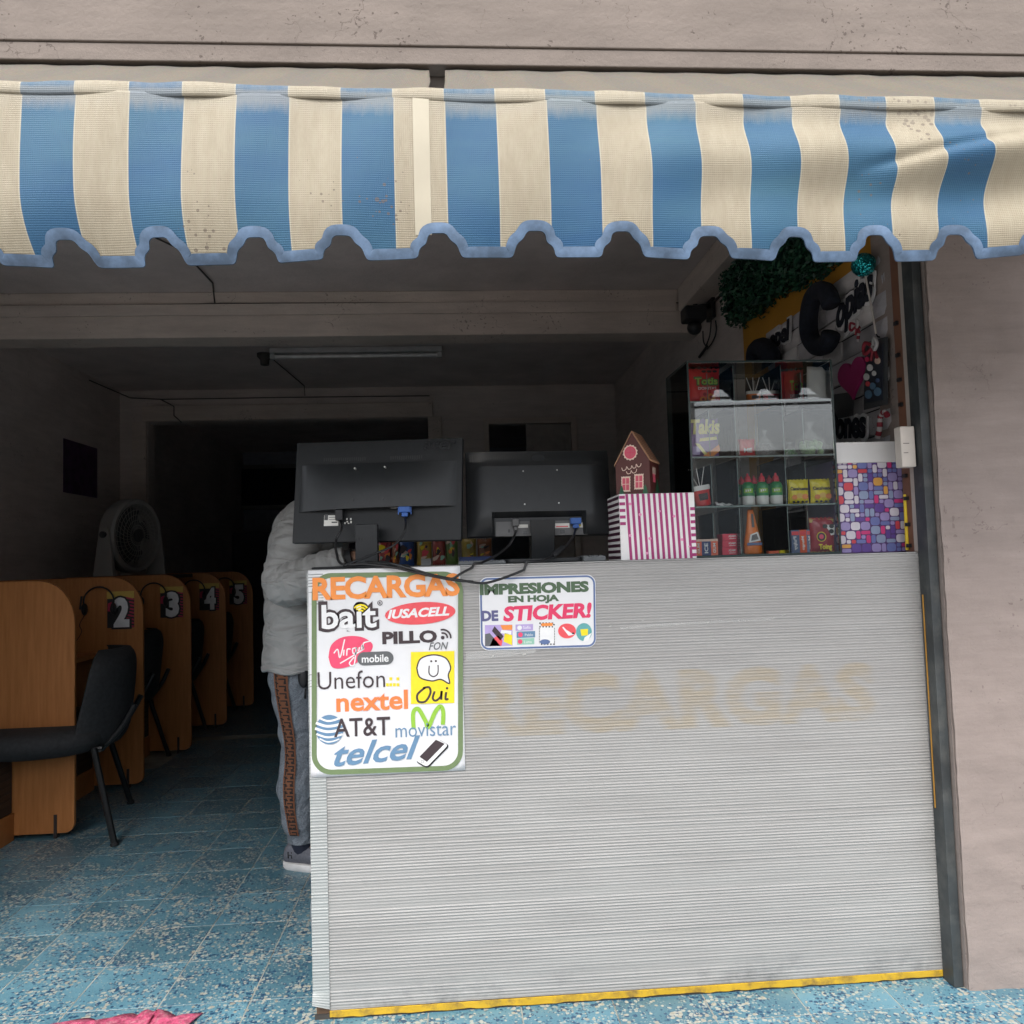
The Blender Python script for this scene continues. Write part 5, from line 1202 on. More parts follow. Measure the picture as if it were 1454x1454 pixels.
for x0_, x1_, m_, lb, tx in ((988, 996, m_obx, 'left red gum pack beside the striped box', 'GUM'), (997, 1009, m_nbx, 'navy gum pack between two red ones', 'ICE'), (1010, 1019, m_obx, 'right red gum pack, next to the red carton stack', 'GUM')):
    t_, w_, h_ = carton('gum_pack', lb, 'gum pack', x0_, 763, x1_, 787, 2.24, .014, m_, group='upright gum packs')
    patch(t_, I['cream'], [(-.02, .86), (1.02, .86), (1.02, .995), (-.02, .995)], w_, h_, .0003, 'band')
    v, f = txt(tx, .03); lo, hi = v.min(0), v.max(0); tt = (v - lo) / (hi - lo)
    q = MB(); q.add([((.68 - .4 * b - .0) * w_ - w_ / 2, -.0005, (.15 + .6 * a) * h_) for a, b in tt], f); q.build('lettering', I['white'], t_, world=False)
cn = thing('snack_cone', 'tall tapering orange snack packet in the bottom middle compartment', 'snack bag', (at(1069, 785, Y=2.255).x, 2.255, SH[0] + .001))
def lofted(t_, prof, m, nm, n=16): q = MB(); q.rings([[(cx_ + a_ * math.cos(2 * math.pi * j / n) * (1 + .03 * math.sin(3 * j)), b_ * math.sin(2 * math.pi * j / n), z) for j in range(n)] for z, cx_, a_, b_ in prof]); return q.build(nm, m, t_, smooth='all', world=False)
hh = at(1069, 722, Y=2.255).z - SH[0] - .004
lofted(cn, [(0, 0, .024, .012), (.006, 0, .0275, .016), (hh * .22, 0, .0265, .016), (hh * .28, 0, .0245, .014), (hh * .5, 0, .019, .012), (hh * .75, -.001, .013, .009), (hh * .96, -.002, .009, .004), (hh, -.002, .008, .001)], f_org, 'pouch')
q = MB(); q.add([(-.016, -.0178, hh * .26), (.018, -.0178, hh * .30), (.012, -.0145, hh * .5), (-.010, -.0145, hh * .44)], [(0, 1, 2, 3)]); q.build('print', I['white'], cn, world=False)
q = MB(); q.add([(-.010, -.0182, hh * .30), (.012, -.0182, hh * .33), (.008, -.0152, hh * .46), (-.006, -.0152, hh * .42)], [(0, 1, 2, 3)]); q.build('print', I['grey'], cn, world=False)
q = MB(); q.add([(-.022, -.0184, hh * .20), (.022, -.0184, hh * .20), (.021, -.0184, hh * .26), (-.021, -.0184, hh * .26)], [(0, 1, 2, 3)]); q.build('print', I['blue2'], cn, world=False)
q = MB(); q.add([(-.004, -.0132, hh * .60), (.004, -.0132, hh * .60), (.002, -.0105, hh * .9), (-.004, -.0105, hh * .9)], [(0, 1, 2, 3)]); q.build('print', I['grey'], cn, world=False)
t_, w_, h_ = carton('candy_bar', 'small orange bar lying left of the yellow one, bottom right of the cone', 'candy bar', 1092, 782, 1106, 786.5, 2.25, .02, m_obx, group='flat candy bars'); t_, w_, h_ = carton('candy_bar', 'small yellow bar lying at the foot of the divider', 'candy bar', 1107, 781.5, 1119, 786.5, 2.25, .02, f_yel, group='flat candy bars')
for x0_, x1_, m_, lb, tx in ((1124, 1135, m_bbx, 'left blue grey candy carton right of the divider', 'Pulpy'), (1136, 1145, m_obx, 'orange candy carton between two blue grey ones', 'Mango'), (1146, 1154, m_bbx, 'right blue grey candy carton beside the maroon bag', 'Mora')):
    t_, w_, h_ = carton('candy_carton', lb, 'candy box', x0_, 752, x1_, 785, 2.25, .03, m_, group='upright candy cartons')
    v, f = txt(tx, .03); lo, hi = v.min(0), v.max(0); tt = (v - lo) / (hi - lo)
    q = MB(); q.add([((.72 - .45 * b) * w_ - w_ / 2, -.0005, (.72 - .6 * a) * h_) for a, b in tt], [tuple(reversed(x)) for x in f]); q.build('lettering', I['white'], t_, world=False)
    patch(t_, I['red'], [(.1, .78), (.9, .78), (.9, .94), (.1, .94)], w_, h_, .0004)
cx, w_, h_, z_ = dims(1154, 733, 1187, 783, Yf - .02)
b5 = bag('snack_bag', 'maroon snack bag with yellow lettering at the right of the bottom shelf', 'snack bag', cx - .004, 2.25, SH[0] + .001, w_, h_, f_brn, fat=.011, trim=ink('gold ink', (.5, .38, .12)))
art(b5, 'Toing', I['yellow'], .28, .80, .04, .24, w_, h_, .0136, bold=.05); patch(b5, ink('gold ink', ()), [(0, .87), (1, .87), (1, .96), (0, .96)], w_, h_, .0052, 'gold_band')
for r_, m_ in ((.19, 'yellow'), (.165, 'dark'), (.09, 'pink')): patch(b5, I[m_], [(.40 + r_ * math.cos(t), .45 + r_ * .75 * math.sin(t)) for t in [2 * math.pi * i / 20 for i in range(20)]], w_, h_, .0136 - r_ * .002, 'emblem')
patch(b5, I['white'], [(.52, .80), (.95, .78), (.92, .5), (.78, .48), (.72, .62)], w_, h_, .0128, 'print')
for u, v in ((.56, .75), (.82, .75), (.80, .60)): patch(b5, I['black'], [(u + .1 * math.cos(t), v + .065 * math.sin(t)) for t in [2 * math.pi * i / 14 for i in range(14)]], w_, h_, .0138, 'warning_mark')

# ------------------------------------------------------------------ mosaic patterned box with a white lid
mb_ = thing('mosaic_box', 'tall purple and pink mosaic papered box with a white lid, right of the cabinet', 'box', (1.19, 2.28, CT))
mx0, mx1, my0, my1, mz1 = 1.098, 1.258, 2.235, 2.42, CT + .255
P0, P1_ = at(1194, 786, Y=my0), at(1287, 782, Y=my0); mx0, mx1 = P0.x - .012, P1_.x; mz1 = at(1240, 653, Y=my0).z
m_grt = mat('mosaic joint print', (.10, .05, .17), .5, bump=0)
MB().box(mx0, mx1, my0, my1, CT + .001, mz1).build('box_body', m_grt, mb_, bevel=.001)
cols = [ink('mosaic white', (.66, .62, .68)), ink('mosaic lavender', (.33, .27, .52)), ink('mosaic periwinkle', (.16, .19, .44)), ink('mosaic violet', (.13, .07, .30)), ink('mosaic pink', (.60, .05, .20)), ink('mosaic red', (.62, .07, .09)), ink('mosaic amber', (.72, .38, .09)), ink('mosaic pale blue', (.28, .34, .50))]
gw, gh = 14, 21; used = set(); r2 = random.Random(3)
dx, dz = (mx1 - mx0) / gw, (mz1 - CT - .002) / gh
tiles = [MB() for _ in cols]
for j in range(gh):
    for i in range(gw):
        if (i, j) in used: continue
        sw, sh_ = r2.choice(((1, 1), (2, 2), (2, 1), (1, 2), (2, 1), (2, 2), (1, 2), (2, 2), (1, 1)))
        while any((i + a, j + b) in used or i + a >= gw or j + b >= gh for a in range(sw) for b in range(sh_)):
            if sw > 1: sw -= 1
            elif sh_ > 1: sh_ -= 1
            else: break
        for a in range(sw):
            for b in range(sh_): used.add((i + a, j + b))
        t = i / gw; pr = [(4 - 2.5 * t), 2.4, 1 + 2.8 * t, .6 + t, 1.4, .6, .6, .8 + 2.2 * t]
        k = r2.choices(range(8), pr)[0]; gq = .0011
        poly = rrect(mx0 + i * dx + gq, mx0 + (i + sw) * dx - gq, CT + .002 + j * dz + gq, CT + .002 + (j + sh_) * dz - gq, min(dx * sw, dz * sh_) * .3, 3)
        tiles[k].add([(a, my0 - .0009, b) for a, b in poly], [tuple(range(len(poly)))])
for k, q in enumerate(tiles): q.build('mosaic_print', cols[k], mb_)['kind'] = 'stuff'
lz0 = mz1 - .012; lz1 = at(1235, 627, Y=my0 - .01).z
MB().box(mx0 + .006, mx1 - .012, my0 - .008, my1 + .005, lz0 + .004, lz1).build('lid', m_wht, mb_, bevel=.002)
# crisps and sweets standing on the rear edge of the counter, glimpsed under the monitors
bags = [(536, 768, 556, 799, (.35, .05, .05), 'dull red bag of sweets right of the monitor stand'), (557, 766, 566, 799, (.30, .10, .04), 'narrow brown snack bag beside a blue one'), (567, 768, 588, 799, (.03, .08, .25), 'blue bag of sweets below the blue plug'),
        (592, 765, 613, 795, (.42, .27, .04), 'amber crisp bag under the larger monitor'), (614, 764, 632, 794, (.35, .07, .06), 'red striped crisp bag under the larger monitor'), (633, 764, 650, 796, (.13, .22, .06), 'green striped crisp bag at the gap between the monitors'), (655, 766, 676, 795, (.38, .28, .05), 'golden crisp bag under the smaller monitor'), (678, 766, 698, 795, (.28, .11, .05), 'brown and gold crisp bag under the smaller monitor')]
for x0_, y0_, x1_, y1_, c_, lb in bags:
    cx, w_, h_, z_ = dims(x0_, y0_, x1_, y1_, 2.60); h_ = at(x0_, y0_, Y=2.6).z - CT
    t_ = bag('snack_bag', lb, 'snack bag', cx, 2.60, CT + .0005, w_ * .98, h_, fmat('foil ' + lb[:12] + str(x0_), c_), group='snack bags along the rear edge of the counter', fat=.010)
    rb_ = random.Random(x0_)
    for k_ in range(6):
        cu, cv, ru, rv = rb_.uniform(.25, .75), rb_.uniform(.15, .85), rb_.uniform(.08, .25), rb_.uniform(.04, .14); ph0 = rb_.uniform(0, 3)
        patch(t_, [I['yellow'], I['dark'], I['red'], I['cream'], I['mint'], I['orange']][(k_ + x0_) % 6], [(min(max(cu + ru * math.cos(t) * (1 + .3 * math.sin(3 * t + ph0)), .04), .96), min(max(cv + rv * math.sin(t) * (1 + .3 * math.cos(2 * t + ph0)) + .3 * ru * math.cos(t), .05), .95)) for t in [2 * math.pi * i / 14 for i in range(14)]], w_, h_, .0122 + .0002 * k_)
q = MB().box(at(652, 790, Y=2.5).x, at(700, 790, Y=2.5).x, 2.49, 2.56, CT + .0005, CT + .024); tag(q.build('carton_tray', mat('blue carton', (.015, .04, .16), .5)), 'low blue carton in front of the golden crisp bags', 'box')
q = MB().box(at(598, 790, Y=2.5).x, at(612, 790, Y=2.5).x, 2.49, 2.55, CT + .0005, CT + .022); tag(q.build('paper_box', mat('grey carton', (.25, .25, .25), .6)), 'little grey carton in front of the amber crisp bag', 'box')
# ------------------------------------------------------------------ right wall: yellow paint, stone facing, letters, greenery
def rw(px, py, off=0.0): return at(px, py, X=XR - off)
def YZ(px, py): p = at(px, py, X=XR - .03); return (-p.y, p.z)          # wall coordinates: u runs towards the street
WU, WV, WN = -YA, ZA, -XA
m_yw = mat('ochre wall paint', (.50, .24, .025), .7, var=.1, scale=6, bump=.1)
Yn, Yfar = rw(1272, 600).y, rw(1060, 560).y
MB().box(XR - .003, XR - .0005, 2.22, Yfar, 1.10, 2.415).build('yellow_paint', m_yw)['kind'] = 'structure'
sf = thing('stone_facing', 'grey stone-look wall facing with an uneven top edge against the yellow paint', 'wall panel', (XR, 2.8, 1.2))
m_st = [concrete('stone facing %s' % k, c, pits=.25, cracks=.9, dark=(.08, .075, .075)) for k, c in (('light', (.50, .48, .50)), ('mid', (.36, .35, .37)), ('pale', (.60, .58, .58)))]
edge = [YZ(1085, 500), YZ(1087, 485), YZ(1098, 465), YZ(1120, 455), YZ(1145, 435), YZ(1170, 415), YZ(1190, 398), YZ(1215, 378), YZ(1250, 345), YZ(1262, 330)]
def top_at(u):
    for (a, b), (c, d) in zip(edge, edge[1:]):
        if a <= u <= c: return b + (d - b) * (u - a) / (c - a)
    return edge[-1][1] if u > edge[-1][0] else edge[0][1] - 1
ue0, ue1 = edge[0][0], -2.262
MB().box(XR - .008, XR - .0032, -ue1 - .0, -ue0, 1.10, 2.0).build('backing', mat('dark joint', (.04, .04, .045), .9), sf)
r3 = random.Random(11); z = 1.10; row = 0; nst = 0
while z < 2.42:
    hh_ = r3.uniform(.055, .085); u = ue0 - r3.uniform(0, .1)
    while u < ue1:
        wd = r3.uniform(.10, .24); a_, b_ = max(u, ue0), min(u + wd, ue1); tp = top_at((a_ + b_) / 2)
        if b_ - a_ > .02 and z + hh_ * .5 < tp:
            z1_ = min(z + hh_, tp + .02)
            nu, nv = 5, 3; F_ = []
            dpt = r3.uniform(.014, .026)
            for i in range(nu + 1):
                F_.append([(XR - dpt - .006 * r3.random() if 0 < i < nu and 0 < j < nv else XR - dpt + .006, -(a_ + .003 + (b_ - a_ - .006) * i / nu), z + .003 + (z1_ - z - .006) * j / nv) for j in range(nv + 1)])
            q = MB().grid(F_)
            q.box(XR - dpt + .0062, XR - .004, -b_ + .003, -a_ - .003, z + .003, z1_ - .003)
            q.build('stone', m_st[r3.randrange(3)], sf, smooth=True); nst += 1
        u += wd
    z += hh_; row += 1
print('stones', nst)
# lettering boards
m_ltr = mat('navy glitter foam', (.006, .009, .018), .9, var=.5, scale=90, bump=.4)
m_out = mat('white letter card', (.62, .62, .63), .6)
def wall_word(lab, body, p0, p1, p2, shear=.2, bold=.03):
    """p0 lower left, p1 lower right, p2 upper left in the photograph"""
    a_, b_, c_ = YZ(*p0), YZ(*p1), YZ(*p2); du, dv = b_[0] - a_[0], b_[1] - a_[1]; hh_ = c_[1] - a_[1]
    t_ = thing('wall_lettering', lab, 'wall lettering', (XR, -a_[0], a_[1]))
    for nm, bo, m_, of, ex in (('outline', bold + .085, m_out, .030, .012), ('lettering', bold, m_ltr, .034, 0)):
        v, f = txt(body, bo, shear); v0, f0 = txt(body, bold, shear); lo, hi = v0.min(0), v0.max(0)
        q = MB(); pts = []
        for x, y in (v - lo) / (hi - lo): pts.append(Vector((XR, -a_[0], a_[1])) + WU * (du * x) + WV * (dv * x + hh_ * y) + WN * of)
        n0 = len(pts); q.add(pts, f)
        o = q.build(nm, m_, t_, solid=.006)
    return t_
wall_word('dark script letters opias with white outline, high on the stone facing', 'opias', (1190, 482), (1242, 435), (1190, 425), shear=.25)
wall_word('dark script letters apel with white outline, left of the big dark C', 'apel', (1095, 505), (1123, 490), (1095, 468))
wall_word('dark script letters iones with white outline above the mosaic box', 'iones', (1184, 624), (1231, 622), (1184, 585))
def tube_letter(name, lab, pts, r, cat='wall lettering'):
    P_ = [tuple(rw(*p, off=.075)) for p in pts]; q = MB(); q.tube(bez(P_, 6), r, n=12)
    o = q.build(name, m_ltr, smooth='all'); return tag(o, lab, cat)
tube_letter('big_letter', 'large puffy dark letter C on the stone facing', [(1180, 432), (1174, 416), (1162, 413), (1152, 428), (1148, 455), (1150, 478), (1160, 492), (1174, 489), (1180, 474)], .031)
tube_letter('big_letter', 'large puffy dark letter P half behind the cabinet top', [(1072, 560), (1073, 530), (1074, 500), (1085, 494), (1094, 508), (1084, 524), (1074, 522)], .04)
tube_letter('big_letter', 'dark puffy letter end peeping out beside the cabinet over the lid', [(1178, 612), (1176, 600), (1182, 596)], .02)
# heart
hp = []
for i in range(40):
    t = 2 * math.pi * i / 40; hp.append((.9 * (16 * math.sin(t) ** 3) / 17, (13 * math.cos(t) - 5 * math.cos(2 * t) - 2 * math.cos(3 * t) - math.cos(4 * t)) / 17))
c0 = rw(1208, 532, .04); hw = abs(rw(1187, 532, .04).y - rw(1229, 532, .04).y) / 2; hh_ = abs(rw(1208, 503).z - rw(1208, 568).z) / 2
q = MB().prism([(a * hw / .9, b * hh_ - hh_ * .08) for a, b in hp][::-1], (XR - .040, c0.y, c0.z), WU, WV, XA, .010); ht = q.build('paper_heart', mat('magenta card', (.34, .02, .13), .5, var=.06), bevel=.002); tag(ht, 'magenta card heart on the stone facing right of the cabinet', 'heart')
# dark picture cards behind and beside the heart
def wall_card(lab, pts, m, off, name='picture_card', th=.003):
    P_ = [YZ(*p) for p in pts]; q = MB().prism(P_, (XR - off, 0, 0), WU, WV, XA, th); return tag(q.build(name, m), lab, 'picture')
m_ch = mat('charcoal card', (.055, .06, .065), .6); m_ch2 = mat('dark print card', (.03, .035, .05), .4)
wall_card('charcoal card partly behind the heart, above the lettering', [(1184, 560), (1184, 596), (1211, 590), (1213, 556)], m_ch, .032)
pc = thing('framed_picture', 'dark framed picture with red and white figures and blue ornaments beside the heart', 'picture', rw(1246, 530))
def pcard(nm, pts, m, off, th=.003): P_ = [YZ(*p) for p in pts]; return MB().prism(P_, (XR - off, 0, 0), WU, WV, XA, th).build(nm, m, pc)
pcard('frame', [(1231, 486), (1229, 582), (1262, 574), (1262, 478)], m_ch, .036); pcard('picture', [(1235, 494), (1233, 572), (1257, 568), (1258, 488)], m_ch2, .040)
def rdisc(cx, cy, r, m, off, nm='ornament', n=14):
    P_ = [YZ(cx + r * math.cos(2 * math.pi * i / n), cy + r * 1.25 * math.sin(2 * math.pi * i / n)) for i in range(n)]; return MB().prism(P_[::-1], (XR - off, 0, 0), WU, WV, XA, .002).build(nm, m, pc)
for x_, y_, r_, c_ in ((1239, 560, 5, 'blue'), (1252, 556, 5, 'blue'), (1245, 548, 4, 'blue'), (1236, 535, 4, 'white'), (1241, 522, 4, 'white'), (1238, 545, 3, 'red'), (1247, 530, 3, 'white'), (1252, 512, 4, 'cream'), (1252, 540, 2.5, 'blue2'), (1237, 510, 3, 'crim')): rdisc(x_, y_, r_, I[c_], .044)
# red and white bow above the picture, small ribbon, candy canes
m_rd = mat('red felt', (.20, .012, .025), .7); m_wf = mat('white felt', (.36, .35, .35), .7)
def cane(lab, pts, r):
    t_ = thing('candy_cane', lab, 'candy cane', rw(*pts[0])); P_ = bez([tuple(rw(*p, off=.05)) for p in pts], 8)
    for k in range(0, len(P_) - 3, 3):
        q = MB(); q.tube(P_[k:k + 4], r, n=10); q.build('stripe', m_rd if (k // 3) % 2 else m_wf, t_, smooth=True)
cane('red and white candy cane decoration below the picture', [(1246, 622), (1249, 608), (1250, 592), (1256, 585), (1261, 592)], .0085)
cane('small red and white candy cane under the letters opias', [(1218, 485), (1219, 474), (1220, 466), (1216, 462)], .005)
def bow(lab, px, py, s):
    c_ = rw(px, py, off=.06); t_ = thing('ribbon_bow', lab, 'ribbon bow', c_)
    for sg in (-1, 1):
        q = MB(); q.tube(bez([(0, 0, 0), (-.01, sg * s, s * .7), (-.01, sg * s * 1.5, .0), (-.01, sg * s, -s * .6), (0, 0, 0)], 5), s * .22, n=6, sy=1); q.build('loop', m_rd if sg > 0 else m_wf, t_, smooth='all', world=False)
        q = MB(); q.tube([(0, 0, 0), (0, sg * s * .7, -s * 1.5)], s * .18, n=6); q.build('tail', m_rd, t_, world=False)
    q = MB().ball((0, 0, 0), s * .3, 8, 6); q.build('knot', m_wf, t_, world=False, smooth='all')
bow('red and white ribbon bow above the framed picture', 1240, 492, .026); bow('small faded ribbon bow right of the big dark C', 1217, 462, .018)
# glitter ball on a stick
gbp = at(1226, 376, Y=2.30); gr = 17.5 / 1140 * 2.3
m_gl, n_, b_ = newmat('teal glitter'); g_ = N(n_, 'ShaderNodeTexCoord').outputs['Object']
v_ = N(n_, 'ShaderNodeTexVoronoi', Scale=330.0); n_.links.new(g_, v_.inputs['Vector'])
b_.inputs['Metallic'].default_value = .85; b_.inputs['Roughness'].default_value = .22; b_.inputs['Base Color'].default_value = (.02, .36, .38, 1)
sb = N(n_, 'ShaderNodeVectorMath', operation='SUBTRACT'); sb.inputs[1].default_value = (.5, .5, .5); n_.links.new(v_.outputs['Color'], sb.inputs[0])
ss = N(n_, 'ShaderNodeVectorMath', operation='SCALE'); ss.inputs['Scale'].default_value = 1.5; n_.links.new(sb.outputs[0], ss.inputs[0])
gg = N(n_, 'ShaderNodeNewGeometry'); ad = N(n_, 'ShaderNodeVectorMath', operation='ADD'); n_.links.new(gg.outputs['Normal'], ad.inputs[0]); n_.links.new(ss.outputs[0], ad.inputs[1])
no_ = N(n_, 'ShaderNodeVectorMath', operation='NORMALIZE'); n_.links.new(ad.outputs[0], no_.inputs[0]); n_.links.new(no_.outputs[0], b_.inputs['Normal'])
gt = thing('glitter_ball', 'teal glitter ball on a thin white stick in front of the stone facing', 'ornament', gbp)
MB().ball(gbp, gr, 32, 20).build('ball', m_gl, gt, smooth='all')
q = MB().tube([at(1229, 392, Y=2.30), at(1244, 474, Y=2.30)], .003, n=8); q.build('stick', mat('pale stick', (.45, .42, .38), .6), gt)
q = MB().tube([at(1244, 474, Y=2.30), at(1246, 478, Y=2.31), at(1256, 480, Y=2.31) ] + [rw(1262, 482)], .002, n=6); q.build('hook_wire', m_black, gt)
# artificial greenery hanging in the corner
gr_t = thing('hanging_greenery', 'dense dark green artificial greenery hanging at the top of the yellow wall', 'greenery', (XR, 3.0, 2.42))
poly = [(1036, 300), (1036, 380), (1037, 440), (1050, 464), (1060, 452), (1075, 446), (1100, 424), (1122, 410), (1150, 404), (1180, 382), (1205, 362), (1215, 345), (1215, 290)]
PW = [YZ(*p) for p in poly]
def inside(u, v):
    c = False
    for i in range(len(PW)):
        (a, b), (d, e) = PW[i - 1], PW[i]
        if (b > v) != (e > v) and u < (d - a) * (v - b) / (e - b) + a: c = not c
    return c
us = [p[0] for p in PW]; vs = [p[1] for p in PW]; r4 = random.Random(5)
lb = [MB(), MB(), MB()]
cnt = 0
while cnt < 9500:
    u, v = r4.uniform(min(us), max(us)), r4.uniform(min(vs), 2.418)
    if not inside(u + r4.gauss(0, .012), v + r4.gauss(0, .012)): continue
    edge_d = 1; dd = r4.uniform(.005, .085)
    c = Vector((XR - dd, -u, v)); s = r4.uniform(.008, .018)
    d1 = Vector((r4.uniform(-1, .2), r4.uniform(-1, 1), r4.uniform(-1.2, .3))).normalized(); d2 = d1.cross(Vector((r4.uniform(-1, 1), r4.uniform(-1, 1), r4.uniform(-1, 1)))).normalized()
    q = lb[r4.randrange(3)]; q.add([c - d1 * s, c + d2 * s * .45, c + d1 * s, c - d2 * s * .45], [(0, 1, 2, 3)]); cnt += 1
for k, (q, c) in enumerate(zip(lb, ((.012, .07, .035), (.02, .10, .05), (.008, .045, .03)))): q.build('leaves', mat('artificial leaf %s' % ('dark', 'bright', 'deep')[k], c, .5, bump=0), gr_t)['kind'] = 'stuff'
q = MB()
for k in range(26):
    u = min(us) + .05 + (max(us) - min(us) - .1) * k / 25
    L = max(.03, min(.5, top := 2.42 - min([b for a, b in PW if abs(a - u) < .12] or [2.3])))
    q.tube(bez([(XR - .02, -u, 2.418), (XR - .05, -u + .02, 2.418 - L * .4), (XR - .04, -u - .01, 2.418 - L * .85)], 4), .002, n=5)
q.build('stems', mat('green stem', (.02, .06, .02), .7), gr_t)
# camera / speaker bracket on the right wall past the mural
sp = thing('wall_speaker', 'black loudspeaker on a wall bracket with loose cables near the cross beam', 'speaker', at(1010, 440, X=XR))
pB = at(1012, 440, X=XR)
q = MB(); q.box(XR - .02, XR - .001, pB.y - .05, pB.y + .05, pB.z - .05, pB.z + .05); q.build('wall_plate', m_black, sp, bevel=.003)
q = MB(); q.tube([(XR - .02, pB.y, pB.z + .02), (XR - .14, pB.y - .02, pB.z + .0)], .014, n=8); q.tube([at(987, 432, X=XR - .13), at(987, 448, X=XR - .13)], .012, n=8); q.build('arm', m_black, sp)
c1 = at(987, 447, X=XR - .13); q = MB(); q.box(c1.x - .06, c1.x + .045, c1.y - .05, c1.y + .05, c1.z - .035, c1.z + .035); q.build('housing', m_black, sp, bevel=.01)
c2_ = at(986, 465, X=XR - .13); q = MB(); q.ball(c2_, .036, 14, 10, sc=(1, 1, 1)); q.build('lens_globe', m_black, sp, smooth='all')
q = MB()
for pl in ([(1016, 455), (1017, 470), (1012, 485), (1004, 496)], [(998, 470), (999, 485), (1003, 492)], [(1004, 492), (998, 500), (993, 507)], [(1010, 452), (1008, 475), (1003, 490)]): q.tube(bez([tuple(at(x, y, X=XR - .02)) for x, y in pl], 5), .0035 if pl[0] != (1004, 492) else .008, n=6)
q.build('cable', m_black, sp, smooth='all')
q = MB(); q.tube([at(1012, 430, X=XR - .01), at(1040, 403, X=XR - .01), at(1090, 352, X=XR - .01)], .006, n=6); tag(q.build('ceiling_cable', m_dk), 'dark cable along the foot of the side beam above the speaker', 'cable')

# ------------------------------------------------------------------ shop front edge on the right: jamb, batten, switch box, steel post
m_jamb = mat('off white jamb paint', (.42, .37, .33), .7, var=.12, scale=6, dirt=(.2, .15, .12), dirt_amt=.5)
struct('door_jamb', MB().box(1.268, XR + .06, FAC - .002, FAC + .020, CT + .0005, 2.52).box(1.2735, XR + .06, FAC + .004, FAC + .0195, 0, CT), m_jamb)
wb = MB().box(XR - .040, XR - .001, FAC + .021, FAC + .062, CT + .001, 2.41); tag(wb.build('wooden_batten', mat('red brown batten', (.17, .075, .045), .6, var=.25, scale=12, dirt=(.05, .03, .02), dirt_amt=.6)), 'red brown wooden batten running up the wall beside the jamb', 'batten')
q = MB()
wbo = bpy.data.objects['wooden_batten']
for k, y_ in enumerate((460, 505, 540, 575, 676, 708, 745, 775)):
    p = at(1281, y_, Y=FAC + .05); MB().box(XR - .048, XR - .0402, FAC + .035, FAC + .050, p.z - .005, p.z + .005).build('cable_clip', m_black, wbo)

p = at(1290, 632, Y=FAC - .01); bw, bh = .0235, .062
sb_ = thing('switch_box', 'cream plastic switch box fixed to the jamb at the right', 'switch box', (p.x, FAC, p.z))
q = MB(); xa_, xb_ = at(1279.5, 632, Y=FAC - .03).x, at(1300, 632, Y=FAC - .03).x; za_, zb_ = at(1290, 663, Y=FAC - .03).z, at(1290, 605, Y=FAC - .03).z
q.box(xa_, xb_, FAC - .03, FAC + .0035, za_, zb_); q.build('box_body', mat('cream plastic', (.62, .56, .50), .45, var=.05), sb_, bevel=.003)
q = MB(); q.box(xa_ + .006, xb_ - .018, FAC - .0309, FAC - .0303, (za_ + zb_) / 2 + .008, (za_ + zb_) / 2 + .0095); q.box(xa_ + .006, xb_ - .022, FAC - .0309, FAC - .0303, (za_ + zb_) / 2 - .018, (za_ + zb_) / 2 - .0165); q.build('scratch_line', m_dk, sb_)
# yellow tube by the batten
q = MB().tube([at(1285, 702, Y=2.19), at(1288.5, 781, Y=2.19)], .0052, n=10); yt = q.build('yellow_tube', mat('yellow plastic', (.70, .50, .02), .4), smooth=True); tag(yt, 'thin yellow plastic tube standing between the mosaic box and the batten', 'tube')
m_post = mat('grimy black steel', (.035, .04, .042), .5, var=.4, scale=9, bump=.25, dirt=(.12, .12, .11), dirt_amt=.5, dirt_scale=14)
q = MB().box(1.2625, 1.2885, FAC - .055, FAC - .006, 0, 2.399); tag(q.build('steel_post', m_post, bevel=.002), 'narrow black steel shutter post at the right edge of the opening', 'post')
q = MB().box(1.2606, 1.2622, FAC - .020, FAC - .016, .45, 1.02); tag(q.build('orange_strip', mat('orange edge paint', (.42, .21, .03), .6)), 'thin orange painted strip along the steel post', 'strip')
# ------------------------------------------------------------------ booths along the left wall
m_mdf, n_, b_ = newmat('orange beech board'); b_.inputs['Roughness'].default_value = .5
g_ = N(n_, 'ShaderNodeNewGeometry').outputs['Position']; s_ = N(n_, 'ShaderNodeVectorMath', operation='MULTIPLY'); s_.inputs[1].default_value = (30, 6, 2.2); n_.links.new(g_, s_.inputs[0])
z_ = N(n_, 'ShaderNodeTexNoise', Scale=2.0, Detail=8.0, Roughness=.6); n_.links.new(s_.outputs[0], z_.inputs['Vector'])
r_ = N(n_, 'ShaderNodeValToRGB'); r_.color_ramp.elements[0].position = .3; r_.color_ramp.elements[0].color = (.34, .125, .032, 1); r_.color_ramp.elements[1].position = .7; r_.color_ramp.elements[1].color = (.46, .185, .055, 1)
n_.links.new(z_.outputs[0], r_.inputs[0]); n_.links.new(r_.outputs[0], b_.inputs['Base Color'])
m_tower = mat('black computer case', (.015, .017, .02), .45); m_foot = mat('dark bracket', (.03, .02, .018), .6)
BX0, BX1, BH = -2.45, -1.692, 1.115
CARDG = [ink('card red', (.45, .03, .08)), ink('card amber', (.55, .38, .08)), ink('card black', (.02, .02, .022)), ink('card pale', (.5, .48, .46))]
